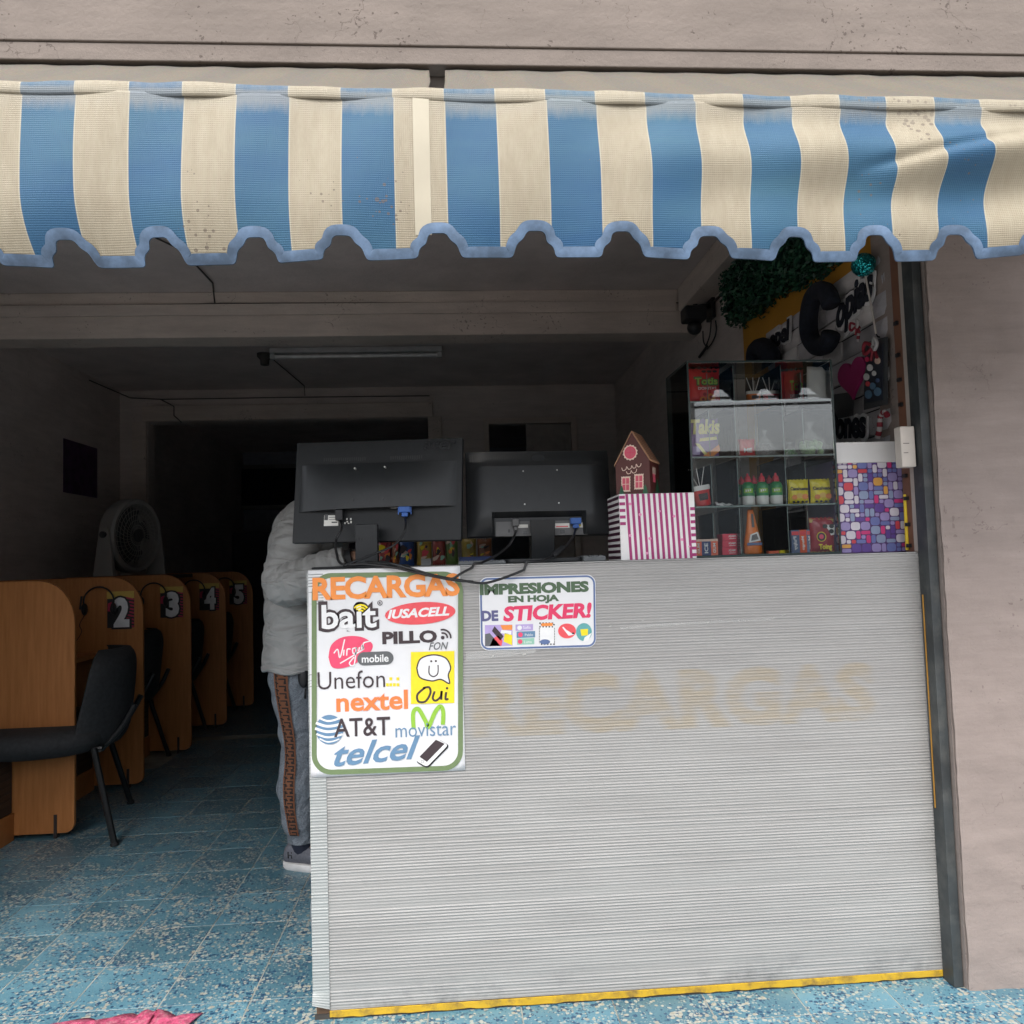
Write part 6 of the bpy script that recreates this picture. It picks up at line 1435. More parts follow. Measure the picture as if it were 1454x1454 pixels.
def booth(Y, digit, label):
    t_ = thing('computer_booth', label, 'computer booth', (BX1, Y, 0), 0, 'row of orange board computer booths')
    x1 = BX1; P_ = [(BX0, .02), (x1 - .04, .02)] + [(x1 - .04 + .04 * math.sin(R(a)), .06 - .04 * math.cos(R(a))) for a in (20, 45, 70, 90)] + [(x1, BH - .20)] + [(x1 - .16 + .16 * math.cos(R(a)), BH - .19 + .19 * math.sin(R(a))) for a in (10, 22, 35, 48, 60, 75, 90)] + [(BX0, BH)]
    q = MB().prism(P_[::-1], (0, Y, 0), XA, ZA, YA, .018); q.build('partition', m_mdf, t_, bevel=.0015)
    q = MB(); q.box(BX0, BX1 - .20, Y + .0185, Y + .745, .70, .722); q.build('desk_top', m_mdf, t_, bevel=.0015)
    q = MB(); q.box(BX0, BX1 - .42, Y - .0005, Y - .0185 + .0, .0, .018); q.box(BX0 + .1, BX1 - .25, Y - .20, Y - .0006, .10, .118); q.box(BX1 - .27, BX1 - .252, Y - .20, Y - .0006, .0, .0995); q.build('case_shelf', m_mdf, t_)
    q = MB(); q.box(BX1 - .085, BX1 - .072, Y - .004, Y + .022, .0, .10); q.build('foot_bracket', m_foot, t_)
    if digit:
        u0, u1, v0, v1 = x1 - .185, x1 - .045, .845, 1.035
        q = MB(); q.box(u0, u1, Y - .0016, Y - .0006, v0, v1); cd_ = q.build('number_card', CARDG[2], t_)
        q = MB()
        for k in range(9):                                     # diagonal red stripes at the right of the card
            z0 = v0 + .012 + k * .018; q.add([(u1 - .05, Y - .002, z0), (u1 - .001, Y - .002, z0 - .012), (u1 - .001, Y - .002, z0 - .003), (u1 - .05, Y - .002, z0 + .009)], [(0, 1, 2, 3)])
        q.build('stripe_print', CARDG[0], cd_)
        q = MB(); q.add([(u0 - .002, Y - .0018, v1 - .035), (u1, Y - .0018, v1 - .035), (u1, Y - .0018, v1 + .004), (u0 - .002, Y - .0018, v1 + .004)], [(0, 1, 2, 3)]); q.build('banner_print', CARDG[1], cd_)
        q = MB(); q.add([(u0 + .002, Y - .002, v0 + .09), (u0 + .028, Y - .002, v0 + .085), (u0 + .026, Y - .002, v0 + .14), (u0 + .004, Y - .002, v0 + .13)], [(0, 1, 2, 3)]); q.build('red_print', CARDG[0], cd_)
        letters('number_outline', digit, CARDG[2], cd_, (0, Y, 0), XA, ZA, FRONT, u0 + .022, u1 - .012, v0 - .008, v1 - .018, off=.0024, bold=.09)
        letters('number', digit, CARDG[3] and mat('number white', (.75, .75, .76), .5, bump=0), cd_, (0, Y, 0), XA, ZA, FRONT, u0 + .034, u1 - .024, v0 + .002, v1 - .028, off=.0030, bold=.06)
    return t_
DIG = {1: '2', 2: '3', 3: '4', 4: '5'}; WRD = {1: 'two', 2: 'three', 3: 'four', 4: 'five'}
for k in range(0, 5):
    Y = 4.456 + .77 * (k - 1)
    booth(Y, DIG.get(k), 'orange board booth partition ' + ('nearest the street, without a number' if k == 0 else 'bearing the white digit %s on its card' % WRD[k]))
    if k:
        # headphones hung in front of the card
        hx = BX1 - .215; t_ = thing('headphones', 'black headphones hanging beside the card with the digit %s' % WRD[k], 'headphones', (hx, Y - .03, 1.0), 0, 'headphones hung on the booths')
        q = MB(); q.tube([(math.cos(R(a)) * .078, -.004, math.sin(R(a)) * .078 - .012) for a in range(-12, 200, 12)], .0045, n=8); q.build('headband', m_black, t_, smooth='all', world=False)
        for sg in (-1, 1):
            q = MB(); q.ball((sg * .074, -.002, -.05), .026, 12, 8, sc=(.55, 1, 1.25)); q.build('ear_cushion', m_black, t_, smooth='all', world=False)
        q = MB(); q.tube(bez([(-.074, 0, -.08), (-.10, .0, -.13), (-.09, .0, -.17), (-.13, .0, -.23), (-.16, 0, -.24)], 5), .002, n=5); q.tube([(-.09, 0, .02), (-.098, 0, -.05)], .005, n=6); q.build('cord', m_black, t_, world=False)
        q = MB(); q.box(-.01, .01, .0, .0294, .060, .068); q.build('hook', m_foot, t_, world=False)
    # computer case on its low shelf (only the ones that show)
    if k < 5:
        yb = Y - .19; t_ = thing('computer_case', 'black computer case on the low shelf of ' + ('the booth nearest the street' if k == 0 else 'the booth with the digit %s' % WRD[k]), 'computer case', (BX1 - .3, yb, .119), 0, 'computer cases under the booths')
        MB().box(BX1 - .44, BX1 - .255, yb + .005, yb + .18, .1188, .44).build('case_body', m_tower, t_, bevel=.004)
        q = MB(); 
        for j in range(8): q.box(BX1 - .2549, BX1 - .2538, yb + .02, yb + .165, .16 + .03 * j, .178 + .03 * j)
        q.build('front_grille', m_glossy, t_)
# ------------------------------------------------------------------ chairs
m_fab = mat('black chair fabric', (.018, .019, .021), .85, var=.3, scale=60, bump=.4); m_tube = mat('black steel tube', (.01, .011, .012), .35, bump=0)
def make_chair():
    t_ = thing('office_chair', 'x', 'chair', (0, 0, 0), 0, 'black fabric chairs at the computer booths')
    # local: the sitter looks along +x, the backrest stands at x = -.22
    q = MB(); n = 20
    def ring(x_s, y_s, z, ex=3.0):
        L = []
        for j in range(n):
            a_ = 2 * math.pi * j / n; c_, s_ = math.cos(a_), math.sin(a_); L.append((x_s * math.copysign(abs(c_) ** (2 / ex), c_) + .02, y_s * math.copysign(abs(s_) ** (2 / ex), s_), z))
        return L
    q.rings([ring(.17, .18, .365), ring(.22, .225, .38), ring(.245, .245, .42), ring(.24, .24, .46), ring(.19, .20, .478)]); q.build('seat', m_fab, t_, smooth='all', world=False)
    # backrest: curved shell wrapping the sitter, rounded top corners
    outer, inner = [], []
    for i in range(21):
        v = i / 20; z = .385 + .415 * v; hw = .235 * (1 - .10 * (1 - v)) * (1 if v < .70 else math.sqrt(max(0, 1 - ((v - .70) / .31) ** 2.4)) * .55 + .45 if v < .999 else .45)
        o_, i_ = [], []
        for j in range(15):
            u = -1 + 2 * j / 14; bend = .150 * abs(u) ** 2.2 * (1 - .35 * v); lean = -.045 - .025 * v + .01 * (1 - v) ** 2
            o_.append((-.215 + lean + bend - .030 * (1 - abs(u) ** 4) * (1 - abs(2 * v - 1) ** 6), u * hw, z)); i_.append((-.205 + lean + bend + .018 * (1 - abs(u) ** 4), u * hw * .99, z))
        outer.append(o_); inner.append(i_)
    q = MB(); q.rings([o_ + i_[::-1] for o_, i_ in zip(outer, inner)]); q.build('backrest', m_fab, t_, smooth='all', world=False)
    q = MB(); q.tube(bez([(-.19, -.12, .37), (-.262, -.12, .45), (-.315, -.11, .55)], 5), .012, n=8); q.tube(bez([(-.19, .12, .37), (-.262, .12, .45), (-.315, .11, .55)], 5), .012, n=8); q.tube([(.18, -.16, .385), (-.2, -.16, .385)], .011, n=8); q.tube([(.18, .16, .385), (-.2, .16, .385)], .011, n=8); q.tube([(-.19, -.165, .378), (-.19, .165, .378)], .010, n=8); q.tube([(.17, -.165, .378), (.17, .165, .378)], .010, n=8); q.build('frame', m_tube, t_, world=False)
    for sx_, sy_ in ((1, 1), (1, -1), (-1, 1), (-1, -1)):
        q = MB(); q.tube([(sx_ * .17, sy_ * .17, .39), (sx_ * .255, sy_ * .255, .012)], .0125, n=10, cap=True); lg = q.build('leg', m_tube, t_, world=False)
        q = MB(); q.tube([(sx_ * .2552, sy_ * .2552, .012), (sx_ * .258, sy_ * .258, .0005)], .0155, n=10); q.build('rubber_foot', m_black, lg, world=False)
    return t_
ch = make_chair(); chairs = [(-1.82, 3.78, 196, 'black fabric chair nearest the street, in front of the booth with the digit two'), (-2.075, 4.92, 178, 'black fabric chair pushed in between the booths with the digits two and three'), (-2.07, 5.68, 182, 'black fabric chair pushed in between the booths with the digits three and four'), (-2.08, 6.45, 180, 'black fabric chair pushed in between the booths with the digits four and five')]
for i, (x, y, r_, lb) in enumerate(chairs):
    o = ch if i == 0 else copy_tree(ch)
    o.location = (x, y, 0); o.rotation_euler = (0, 0, R(r_)); o['label'] = lb
ch.scale = (1.08, 1.25, 1.0)
# ------------------------------------------------------------------ round fan on the left wall
fc = Vector((-2.205, 5.62, 1.385)); fn = thing('wall_fan', 'round white box fan on a tapered stand above the computer booths', 'fan', (fc.x, fc.y, 1.12), R(0))
m_fan = mat('off white fan plastic', (.36, .345, .33), .5, var=.05); m_fan2 = mat('dark fan grille', (.07, .07, .075), .5)
ax = Vector((.96, -.28, -.03)).normalized(); uu = ax.cross(ZA).normalized(); vv = uu.cross(ax).normalized()
def fring(r, d, n=40): return [fc + uu * r * math.cos(2 * math.pi * j / n) + vv * r * math.sin(2 * math.pi * j / n) + ax * d for j in range(n)]
q = MB(); q.rings([fring(.20, -.075), fring(.235, -.07), fring(.25, -.04), fring(.25, .035), fring(.238, .05), fring(.215, .045), fring(.213, .0), fring(.205, -.06)], cap=False); q.build('housing', m_fan, fn, smooth=True)
q = MB(); q.rings([fring(.20, -.076), fring(.02, -.078)], cap=True); q.build('rear_cover', m_fan2, fn)
q = MB()
for r in (.07, .105, .14, .175, .205): q.tube([tuple(p) for p in fring(r, .045, 30)] + [tuple(fring(r, .045, 30)[0])], .0022, n=4, cap=False)
for k in range(36): a_ = 2 * math.pi * k / 36; a2 = a_ + .5; q.tube([fc + uu * .045 * math.cos(a_) + vv * .045 * math.sin(a_) + ax * .047, fc + uu * .13 * math.cos(a_ + .3) + vv * .13 * math.sin(a_ + .3) + ax * .048, fc + uu * .212 * math.cos(a2) + vv * .212 * math.sin(a2) + ax * .043], .0018, n=4, cap=False)
q.build('grille', m_fan, fn)
q = MB(); q.rings([fring(.045, .04, 20), fring(.045, .055, 20), fring(.03, .06, 20)]); q.build('hub_cap', m_fan2, fn, smooth=True)
for k in range(5):
    a_ = 2 * math.pi * k / 5; P_ = []
    for i in range(6):
        r = .04 + .15 * i / 5; P_.append([fc + (uu * math.cos(a_ + t) + vv * math.sin(a_ + t)) * r + ax * (-.02 + .03 * (t - .3)) for t in (0, .2, .4, .6, .75)])
    MB().grid(P_).build('blade', m_fan2, fn, smooth='all', solid=.002)
q = MB()
for sg in (-1, 1):
    q = MB(); b0 = fc + uu * sg * .262; q.rings([[b0 + Vector((dx_ * w_, dy_ * w_, z_)) for dx_, dy_ in ((-.05, -.02), (.05, -.02), (.05, .02), (-.05, .02))] for z_, w_ in ((.05, .4), (0, .7), (-.27, 1.3))])
    q.build('stand_arm', m_fan, fn, bevel=.005)
q = MB(); q.tube([fc - uu * .262, fc - uu * .285], .022, n=14); q.tube([fc + uu * .262, fc + uu * .285], .022, n=14); q.build('tilt_knob', m_fan2, fn)
q = MB().box(-2.598, -1.90, 5.30, 5.92, 1.088, 1.1125); 
tag(q.build('wall_shelf', mat('dark shelf board', (.05, .035, .03), .7), bevel=.002), 'dark shelf board on the left wall carrying the round fan', 'shelf')
P_ = []
q = MB().box(XL + .0005, XL + .006, at(124, 600, X=XL).y - .35, at(137, 600, X=XL).y, 1.68, 2.04); tag(q.build('wall_poster', mat('dim purple print', (.06, .02, .07), .5, var=.6, scale=14)), 'dim purple poster on the left wall above the fan', 'poster')
# ------------------------------------------------------------------ the rear room: framed dark window and a low table
q = MB(); fr_ = thing('dark_window', 'dark framed window or screen deep in the rear room', 'window', (-1.4, 9.97, 1.9))
a_ = at(330, 661, Y=9.95); b2_ = at(428, 722, Y=9.95)
q.box(a_.x, b2_.x, 9.93, 9.999, b2_.z, a_.z); q.build('frame', mat('grey frame', (.17, .16, .16), .6), fr_, bevel=.004)
q = MB(); q.box(a_.x + .06, b2_.x - .04, 9.92, 9.9295, b2_.z + .05, a_.z - .05); q.build('pane', mat('night blue pane', (.008, .010, .028), .15, bump=0), fr_)
q = MB(); xa, xb = at(336, 740, Y=9.9).x, at(400, 740, Y=9.9).x; q.box(xa, xb, 9.5, 9.9, .0, 1.55); tag(q.build('tall_cabinet', mat('dim grey cabinet', (.10, .10, .12), .7), bevel=.006), 'dim grey tall cabinet standing under the dark window in the rear room', 'cabinet')
# ------------------------------------------------------------------ crumpled pink cloth on the floor
P_ = []
cl_edge = [(60, 1462, 1454), (127, 1449, 1449), (150, 1446, 0), (190, 1440, 0), (207, 1436, 0), (222, 1440, 0), (228, 1434, 0), (240, 1440, 0), (262, 1438, 0), (286, 1441, 0)]
pts = [at(x, y, Z=.004) for x, y, _ in cl_edge]
for i, p in enumerate(bez([tuple(p) for p in pts], 6)):
    row = []; n0 = len(pts) * 6; t = i / 54
    for j in range(16):
        s = j / 15; z = .007 + .006 * math.sin(s * 9 + i * .22) * (1 - s) + .003 * math.sin(i * .3 + s * 6) + (.005 if j in (1, 2) else 0) - (.006 if j == 0 else 0)
        row.append((p[0] - .06 * s * (t > .5) * (t - .5) * 4, p[1] - .30 * s + .012 * math.sin(j * 1.3 + i * .5), max(z, .003)))
    P_.append(row)
m_cl = mat('pink towelling', (.42, .06, .13), .9, var=.45, scale=70, bump=.9, bscale=140, dist=.004, dirt=(.55, .35, .36), dirt_amt=.5, dirt_scale=60)
tag(MB().grid(P_, flip=True).build('floor_cloth', m_cl, smooth='all', solid=.003), 'crumpled pink cloth lying on the blue tiles at the lower left', 'cloth')

# ------------------------------------------------------------------ person
pn = thing('person', 'person in grey quilted jacket and joggers with brown patterned side stripe behind the counter', 'person', (-.60, 3.12, 0))
m_skin = mat('skin', (.36, .20, .13), .5, var=.06, bump=.1); m_jack, n_, b_ = newmat('grey quilted nylon'); b_.inputs['Roughness'].default_value = .55
g_ = N(n_, 'ShaderNodeNewGeometry').outputs['Position']
b_.inputs['Base Color'].default_value = (.37, .37, .36, 1); b_.inputs['Sheen Weight'].default_value = .2
s1_ = N(n_, 'ShaderNodeVectorMath', operation='MULTIPLY'); s1_.inputs[1].default_value = (1, 1, 2.6); n_.links.new(g_, s1_.inputs[0])
z1_ = N(n_, 'ShaderNodeTexNoise', Scale=6.5, Detail=2.5, Distortion=.8); n_.links.new(s1_.outputs[0], z1_.inputs['Vector'])
bp_ = N(n_, 'ShaderNodeBump', Strength=.9, Distance=.035); n_.links.new(z1_.outputs[0], bp_.inputs['Height']); n_.links.new(bp_.outputs[0], b_.inputs['Normal'])
m_jog, n_, b_ = newmat('grey jersey'); b_.inputs['Roughness'].default_value = .9; g_ = N(n_, 'ShaderNodeNewGeometry').outputs['Position']
z2_ = N(n_, 'ShaderNodeTexNoise', Scale=260.0, Detail=2.0); n_.links.new(g_, z2_.inputs['Vector']); r_ = N(n_, 'ShaderNodeValToRGB'); r_.color_ramp.elements[0].position = .3; r_.color_ramp.elements[0].color = (.13, .15, .18, 1); r_.color_ramp.elements[1].position = .7; r_.color_ramp.elements[1].color = (.25, .28, .31, 1); n_.links.new(z2_.outputs[0], r_.inputs[0]); n_.links.new(r_.outputs[0], b_.inputs['Base Color'])
z3_ = N(n_, 'ShaderNodeTexNoise', Scale=13.0, Detail=4.0, Distortion=1.5); n_.links.new(g_, z3_.inputs['Vector']); bp_ = N(n_, 'ShaderNodeBump', Strength=.8, Distance=.02); n_.links.new(z3_.outputs[0], bp_.inputs['Height']); n_.links.new(bp_.outputs[0], b_.inputs['Normal'])
# continuous body: skin modifier over a joint skeleton
PYN, PYF = 2.99, 3.27                     # near and far side of the figure
J = {}
verts, edges, rad = [], [], []
def jv(p, r, par=None):
    verts.append(Vector(p)); rad.append(r); k = len(verts) - 1
    if par is not None: edges.append((par, k))
    return k
pel = jv((-.62, 3.13, .86), .11); ab = jv((-.605, 3.13, 1.0), .105, pel); chs = jv((-.57, 3.13, 1.2), .115, ab); nk = jv((-.53, 3.13, 1.37), .055, chs); hd0 = jv((-.49, 3.13, 1.43), .050, nk)
for sy, y_, armpts in ((-1, PYN, [(-.55, 2.95, 1.31), (-.60, 2.88, 1.08), (-.375, 2.80, 1.172)]), (1, PYF, [(-.55, 3.31, 1.31), (-.56, 3.38, 1.09), (-.36, 3.25, 1.172)])):
    hip = jv((-.62, 3.13 + sy * .085, .80), .085, pel); kn = jv((-.605, 3.13 + sy * .10, .46), .052, hip); an = jv((-.605, 3.13 + sy * .10 + .01, .10), .030, kn); toe = jv((-.53, 3.13 + sy * .10 - .01, .045), .024, an)
    sh_ = jv(armpts[0], .062, chs); el = jv(armpts[1], .040, sh_); wr = jv(armpts[2], .026, el)
    f0 = Vector(armpts[2]); pm = jv(f0 + Vector((.05, -.005, .0)), .024, wr)
    for k in range(4):
        o_ = Vector((.035, (k - 1.5) * .019 * 1.0, .0)); L = (.032, .037, .034, .027)[k]
        a1 = jv(f0 + Vector((.05, -.005, 0)) + o_, .0095, pm); a2_ = jv(f0 + Vector((.05, -.005, 0)) + o_ + Vector((L, 0, -.006)), .0085, a1); a3_ = jv(f0 + Vector((.05, -.005, 0)) + o_ + Vector((L * 1.6, 0, -.020)), .007, a2_)
    th1 = jv(f0 + Vector((.035, sy * -.030, .004)), .010, pm); th2 = jv(f0 + Vector((.065, sy * -.045, .0)), .0085, th1)
me = bpy.data.meshes.new('body'); off = origin_of(pn); me.from_pydata([tuple(v - off) for v in verts], edges, [])
bo = bpy.data.objects.new('body', me); COL.objects.link(bo); bo.parent = pn; me.materials.append(m_skin)
sk = bo.modifiers.new('skin', 'SKIN'); sk.use_smooth_shade = True
for i, sv in enumerate(me.skin_vertices[0].data): sv.radius = (rad[i], rad[i]); sv.use_root = (i == 0)
ss_ = bo.modifiers.new('sub', 'SUBSURF'); ss_.levels = 2; ss_.render_levels = 2
# head with face, looking down towards +x
hc = Vector((-.435, 3.13, 1.505)); hr = Matrix.Rotation(R(28), 3, 'Y')
def hp_(x, y, z): return hc + hr @ Vector((x, y, z))
q = MB(); L = []
for i in range(17):
    ph_ = math.pi * i / 16; row = []
    for j in range(24):
        th = 2 * math.pi * j / 24; x = math.sin(ph_) * math.cos(th); y = math.sin(ph_) * math.sin(th); z = -math.cos(ph_)
        rx = .098 if x > 0 else .092; jw = 1 - .28 * max(0, -z) ** 1.5
        fx = x * rx * (1 if z > -.3 else .92); 
        if x > .8 and abs(y) < .25 and -.35 < z < .12: fx += .016 * (1 - abs(y) / .25) * (1 - abs(z + .12) / .24 if abs(z + .12) < .24 else 0)
        if x > .6 and .05 < z < .28 and .15 < abs(y) < .5: fx -= .006
        row.append(hp_(fx, y * .074 * jw, z * .118))
    L.append([r for r in row])
q.rings(L); q.build('head', m_skin, pn, smooth='all')
for sg in (-1, 1):
    q = MB().ball(hp_(.082, sg * .031, .012), .0125, 10, 8); q.build('eye', m_wht, pn, smooth='all'); q = MB().ball(hp_(.0915, sg * .031, .010), .0052, 8, 6); q.build('iris', I['dark'], pn, smooth='all')
    q = MB().ball(hp_(-.005, sg * .076, -.01), .024, 10, 8, sc=(.7, .3, 1.25)); q.build('ear', m_skin, pn, smooth='all')
q = MB(); q.tube([hp_(.088, -.022, -.060), hp_(.094, 0, -.058), hp_(.088, .022, -.060)], .005, n=6); q.build('mouth', mat('lips', (.35, .12, .10), .5), pn, smooth='all')
q = MB(); L = []
for i in range(11):
    ph_ = math.pi * (i / 10) * .62; row = []
    for j in range(24):
        th = 2 * math.pi * j / 24; c_ = math.cos(th); pl = ph_ * (1 - .30 * max(0, c_)); row.append(hp_(math.sin(pl) * c_ * .108 - .004, math.sin(pl) * math.sin(th) * .083, math.cos(pl) * .130 * (1) + .001 * math.sin(j * 5 + i * 3)))
    L.append(row)
q.rings(L[::-1], cap=False); q.build('hair', mat('black hair', (.012, .010, .009), .6, var=.4, scale=80, bump=.8), pn, smooth='all', solid=.004)
# jacket: torso lofted with quilted bulges, sleeves, collar
def loft(pr, n=36, quilt=None):
    """pr: (z, cx, cy, a, b) rows; interpolated, bulging between quilting seams"""
    rows = bez(pr, 10); L = []
    for (z, cx, cy, a_, b_) in rows:
        k = 1
        if quilt: k = 1 - .045 + .045 * abs(math.sin(math.pi * (z - quilt[0]) / quilt[1])) ** .5
        L.append([(cx + a_ * k * math.cos(2 * math.pi * j / n) * (1 + .012 * math.sin(j * 2.1 + z * 23)), cy + b_ * k * math.sin(2 * math.pi * j / n) * (1 + .014 * math.sin(j * 1.7 + z * 17)), z + .006 * math.sin(j * .9 + z * 5)) for j in range(n)])
    return L
tor = [(.752, -.605, 3.13, .148, .205), (.765, -.605, 3.13, .157, .215), (.80, -.603, 3.13, .158, .215), (.90, -.602, 3.13, .155, .21), (1.0, -.60, 3.13, .154, .205), (1.10, -.595, 3.13, .156, .21), (1.20, -.583, 3.13, .156, .225), (1.28, -.57, 3.13, .152, .23), (1.34, -.555, 3.13, .140, .215), (1.385, -.54, 3.13, .115, .165), (1.415, -.525, 3.13, .085, .10), (1.445, -.51, 3.13, .075, .078)]
q = MB(); q.rings(loft(tor, 40, (.755, .088))); jk = q.build('jacket', m_jack, pn, smooth='all')
q = MB(); L = [[(c[0] + (.004 if False else 0), c[1], c[2]) for c in r] for r in loft([(.748, -.605, 3.13, .151, .208), (.752, -.605, 3.13, .158, .217), (.768, -.605, 3.13, .1585, .2175), (.774, -.605, 3.13, .154, .213)], 40)]; q.rings(L, cap=False); q.build('hem_band', m_jack, jk, smooth='all')
def sleeve(pts, rr, nm, fold=1.0):
    P_ = bez([tuple(p) + (r,) for p, r in zip(pts, rr)], 12); q = MB(); n = 28; path = [Vector(p[:3]) for p in P_]
    R_ = []
    for i, p in enumerate(P_):
        R_.append(p[3] * (1 + .035 * fold * math.sin(i * 1.05) + .025 * math.sin(i * 2.3 + 1)))
    q.tube(path, R_, n=n, sy=1.0); o = q.build(nm, m_jack, jk, smooth='all'); return o
sleeve([(-.56, 2.985, 1.33), (-.585, 2.93, 1.24), (-.615, 2.90, 1.14), (-.612, 2.86, 1.085), (-.545, 2.83, 1.098), (-.46, 2.81, 1.135), (-.385, 2.80, 1.165)], [.080, .088, .084, .084, .078, .066, .050], 'sleeve')
sleeve([(-.56, 3.28, 1.33), (-.57, 3.34, 1.22), (-.57, 3.38, 1.11), (-.50, 3.34, 1.10), (-.42, 3.28, 1.15), (-.37, 3.25, 1.17)], [.080, .082, .078, .072, .06, .045], 'sleeve')
q = MB(); q.tube([(-.388, 2.80, 1.166), (-.365, 2.798, 1.170)], .036, n=16); q.build('cuff', m_black, jk, smooth=True)
# trousers: one loft per leg plus the seat
def legf(cy, sg):
    return [(.80, -.617, cy, .108, .102), (.70, -.615, cy, .102, .098), (.60, -.608, cy, .092, .088), (.50, -.600, cy, .081, .078), (.42, -.601, cy, .079, .075), (.34, -.609, cy, .082, .077), (.26, -.615, cy, .074, .070), (.20, -.612, cy, .067, .063), (.155, -.608, cy, .064, .060), (.130, -.603, cy, .055, .052), (.105, -.603, cy, .050, .048)]
tr_ = None
for cy, nm in ((3.035, 'trouser_leg'), (3.235, 'trouser_leg')):
    q = MB(); rows = bez(legf(cy, 1), 8); L = []
    for z, cx, c_y, a_, b_ in rows:
        L.append([(cx + (a_ + .004 * math.sin(z * 60 + j * .5) + .003 * math.sin(z * 34 - j * .9)) * math.cos(2 * math.pi * j / 32), c_y + (b_ + .004 * math.sin(z * 52 + j * .4)) * math.sin(2 * math.pi * j / 32), z) for j in range(32)])
    q.rings(L); o = q.build(nm, m_jog, pn, smooth='all')
    if tr_ is None: tr_ = o; ROWS = rows
q = MB(); q.rings([[(-.615 + .135 * k_ * math.cos(2 * math.pi * j / 32), 3.135 + .19 * k_ * math.sin(2 * math.pi * j / 32), z) for j in range(32)] for z, k_ in ((.70, .7), (.74, .95), (.80, 1), (.86, .97))]); q.build('trouser_seat', m_jog, pn, smooth='all')
# side stripe with a meander print, wrapped on the camera side of the near leg
def legpt(z, th, e):
    for r0, r1 in zip(ROWS, ROWS[1:]):
        if r1[0] <= z <= r0[0]:
            t = (z - r0[0]) / (r1[0] - r0[0] - 1e-9); v = [a + (b - a) * t for a, b in zip(r0, r1)]; break
    else: v = ROWS[-1]
    return Vector((v[1] + (v[3] + e) * math.cos(th), v[2] + (v[4] + e) * math.sin(th), z))
def thc(z): return R(253) - R(6) * math.sin((z - .3) * 5)
m_str = mat('tan stripe', (.20, .075, .035), .8, var=.1); m_mean = mat('black meander print', (.02, .014, .012), .8, bump=0)
ZT, ZB = .77, .145; HW = .022
P_ = []
for i in range(60):
    z = ZT + (ZB - ZT) * i / 59; a_ = .08; P_.append([legpt(z, thc(z) + k_ * HW / a_, .0065) for k_ in (-1, -.5, 0, .5, 1)])
MB().grid(P_, flip=True).build('side_stripe', m_str, tr_, smooth='all')
q = MB(); npat = 23
for k in range(npat):
    zc = ZT - (ZT - ZB) * (k + .5) / npat; h = (ZT - ZB) / npat
    def seg(a, b, w=.10):
        (u0, v0), (u1, v1) = a, b
        lo_u, hi_u = min(u0, u1) - w, max(u0, u1) + w; lo_v, hi_v = min(v0, v1) - w * .9, max(v0, v1) + w * .9
        q.add([legpt(zc + v * h, thc(zc) + u * HW / .08, .0080) for u, v in ((lo_u, lo_v), (hi_u, lo_v), (hi_u, hi_v), (lo_u, hi_v))], [(3, 2, 1, 0)])
    for a_, b_ in (((-.7, -.4), (.65, -.4)), ((.65, -.4), (.65, .0)), ((.65, .02), (-.15, .02)), ((-.6, -.1), (-.6, .42)), ((-.6, .42), (.7, .42))): seg(a_, b_)
q.build('meander_print', m_mean, tr_)
# socks and sneakers
m_shoe = mat('grey knit upper', (.14, .145, .17), .85, var=.15, scale=120, bump=.4); m_sole = mat('white rubber sole', (.72, .71, .70), .6); m_sock = mat('navy sock', (.02, .025, .045), .9)
for cy, (hx, hy) in ((3.035, (-.672, 3.16)), (3.235, (-.672, 3.33))):
    t_d = Vector((.95, -.30, 0)).normalized(); sdv = Vector((.30, .95, 0)).normalized(); L = .285; hl = Vector((hx - .012, hy - .005, 0))
    hl = Vector((-.672, cy + .032, 0))
    q = MB(); q.tube([(-.603, cy, .115), hl + t_d * .075 + Vector((0, 0, .075))], [.044, .042], n=16); q.build('sock', m_sock, pn, smooth=True)
    def srow(t, w, zb, zt_):
        c = hl + t_d * (L * t); return [c + sdv * (w * math.cos(a_)) * (1 if math.sin(a_) > 0 else 1) + Vector((0, 0, zb + (zt_ - zb) * (.5 + .5 * math.sin(a_)))) for a_ in [2 * math.pi * j / 20 for j in range(20)]]
    q = MB(); q.rings([srow(*r) for r in ((.0, .012, .028, .05), (.02, .030, .020, .085), (.10, .038, .018, .105), (.22, .040, .016, .115), (.36, .043, .016, .100), (.5, .046, .016, .080), (.65, .049, .016, .064), (.8, .047, .016, .054), (.92, .036, .016, .044), (1.0, .010, .018, .030))]); sho = q.build('shoe', m_shoe, pn, smooth='all')
    q = MB(); P_ = []
    for z_, k_ in ((.0005, .93), (.008, 1.04), (.024, 1.03), (.028, 1.0)):
        row = []
        for j in range(36):
            a_ = 2 * math.pi * j / 36; u = math.cos(a_); t = .5 - .52 * u * k_ ** .3; w = (.041 + .008 * t) * k_ * abs(math.sin(a_)) ** .6 * math.copysign(1, math.sin(a_)); row.append(hl + t_d * (L * t) + sdv * w + Vector((0, 0, z_ + (.012 * max(0, t - .85) / .15 if z_ < .01 else 0))))
        P_.append(row)
    q.rings(P_); q.build('sole', m_sole, sho, smooth=True)
    q = MB(); c_ = hl + t_d * .03 - sdv * .036 + Vector((0, 0, .06))
    q.tube([c_ + Vector((0, 0, .012)), c_ - Vector((0, 0, .012))], .0035, n=6); q.tube([c_ + Vector((.014, -.004, .012)), c_ + Vector((.014, -.004, -.012))], .0035, n=6); q.tube([c_, c_ + Vector((.014, -.004, 0))], .0035, n=6); q.build('side_mark', m_black, sho)
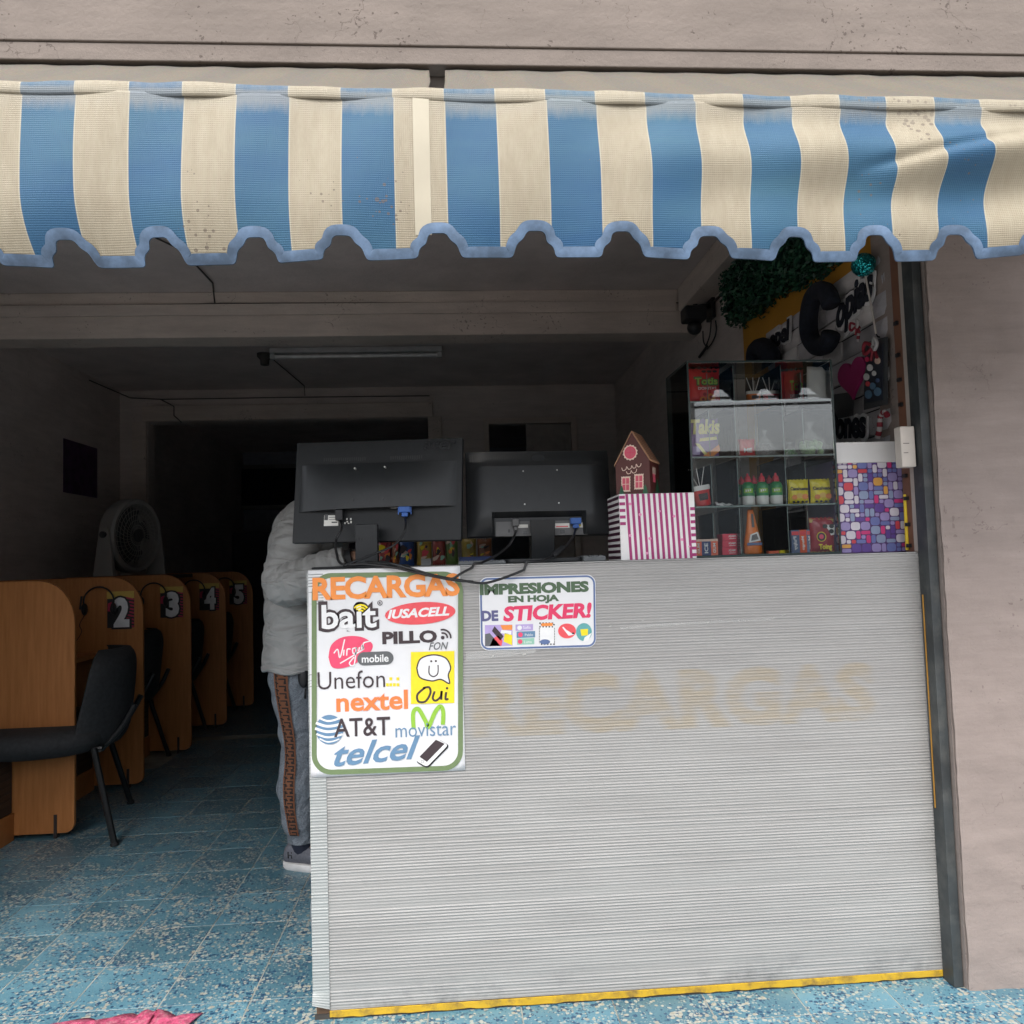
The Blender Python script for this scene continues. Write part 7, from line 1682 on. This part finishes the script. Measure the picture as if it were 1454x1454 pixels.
# small dark pouch and key tag at the hip
pn.location = pn.location + Vector((-.012, .13, 0))
q = MB(); p_ = at(431, 962, Y=3.06); q.ball(p_, .03, 12, 8, sc=(.7, .4, 1.3)); q.tube([at(434, 978, Y=3.05), at(433, 992, Y=3.05)], .004, n=8); tag(q.build('belt_pouch', m_black, smooth='all'), 'small black pouch hanging at the hip of the person', 'pouch')

# ------------------------------------------------------------------ across the street (seen only mirrored in the glass)
def house(x0, x1, h, col, label, n=2):
    t_ = thing('street_house', label, 'house', ((x0 + x1) / 2, -11, 0)); mw = mat(label[:18], col, .85, dirt=(.15, .13, .11), dirt_amt=.5)
    MB().box(x0, x1, -17, -11, 0, h).build('wall', mw, t_); MB().box(x0 - .05, x1 + .05, -17.1, -10.85, h, h + .18).build('parapet', m_facade, t_)
    w_ = (x1 - x0) / (n + 1)
    for k in range(n):
        xc = x0 + w_ * (k + 1); f_ = MB().box(xc - .55, xc + .55, -10.999, -10.93, 1.0, 2.2).build('window', m_jamb, t_); MB().box(xc - .48, xc + .48, -10.929, -10.91, 1.07, 2.13).build('pane', m_glossy, f_)
    d_ = MB().box(x0 + .15, x0 + 1.05, -10.999, -10.95, .0, 2.1).build('door', m_post, t_)
house(-14, -6.5, 2.9, (.30, .29, .27), 'low grey house across the street on the left'); house(-6.4, 1.0, 2.75, (.40, .37, .33), 'low beige house straight across the street'); house(1.1, 9, 2.95, (.28, .31, .33), 'low blue grey house across the street on the right')
house(9.1, 22, 3.1, (.35, .30, .26), 'low brown house across the street at the far right', 3); house(-30, -14.1, 3.0, (.33, .33, .32), 'long pale house across the street at the far left', 4)
q = MB(); q.tube([(4.2, -9.6, 0), (4.2, -9.6, 7.5)], [.13, .09], n=12); q.box(3.5, 4.9, -9.65, -9.55, 6.6, 6.72); q.box(3.7, 4.7, -9.65, -9.55, 5.6, 5.68); tag(q.build('utility_pole', m_pave, smooth=True), 'concrete utility pole across the street carrying the cables', 'pole')
for k, (z0, z1_, yq) in enumerate(((6.66, 6.3, -9.6), (4.62, 4.75, -9.6), (4.42, 4.5, -9.5), (4.2, 4.32, -9.6), (3.75, 4.35, -9.55))):
    q = MB(); q.tube([(-25 + 50 * i / 30, yq + .0, z0 + (z1_ - z0) * i / 30 - .35 * math.sin(math.pi * i / 30)) for i in range(31)], .026, n=5); o = q.build('overhead_cable', m_dk); tag(o, ['topmost', 'second', 'third', 'fourth', 'lowest'][k] + ' of the five overhead cables across the street', 'cable', 'overhead cables')
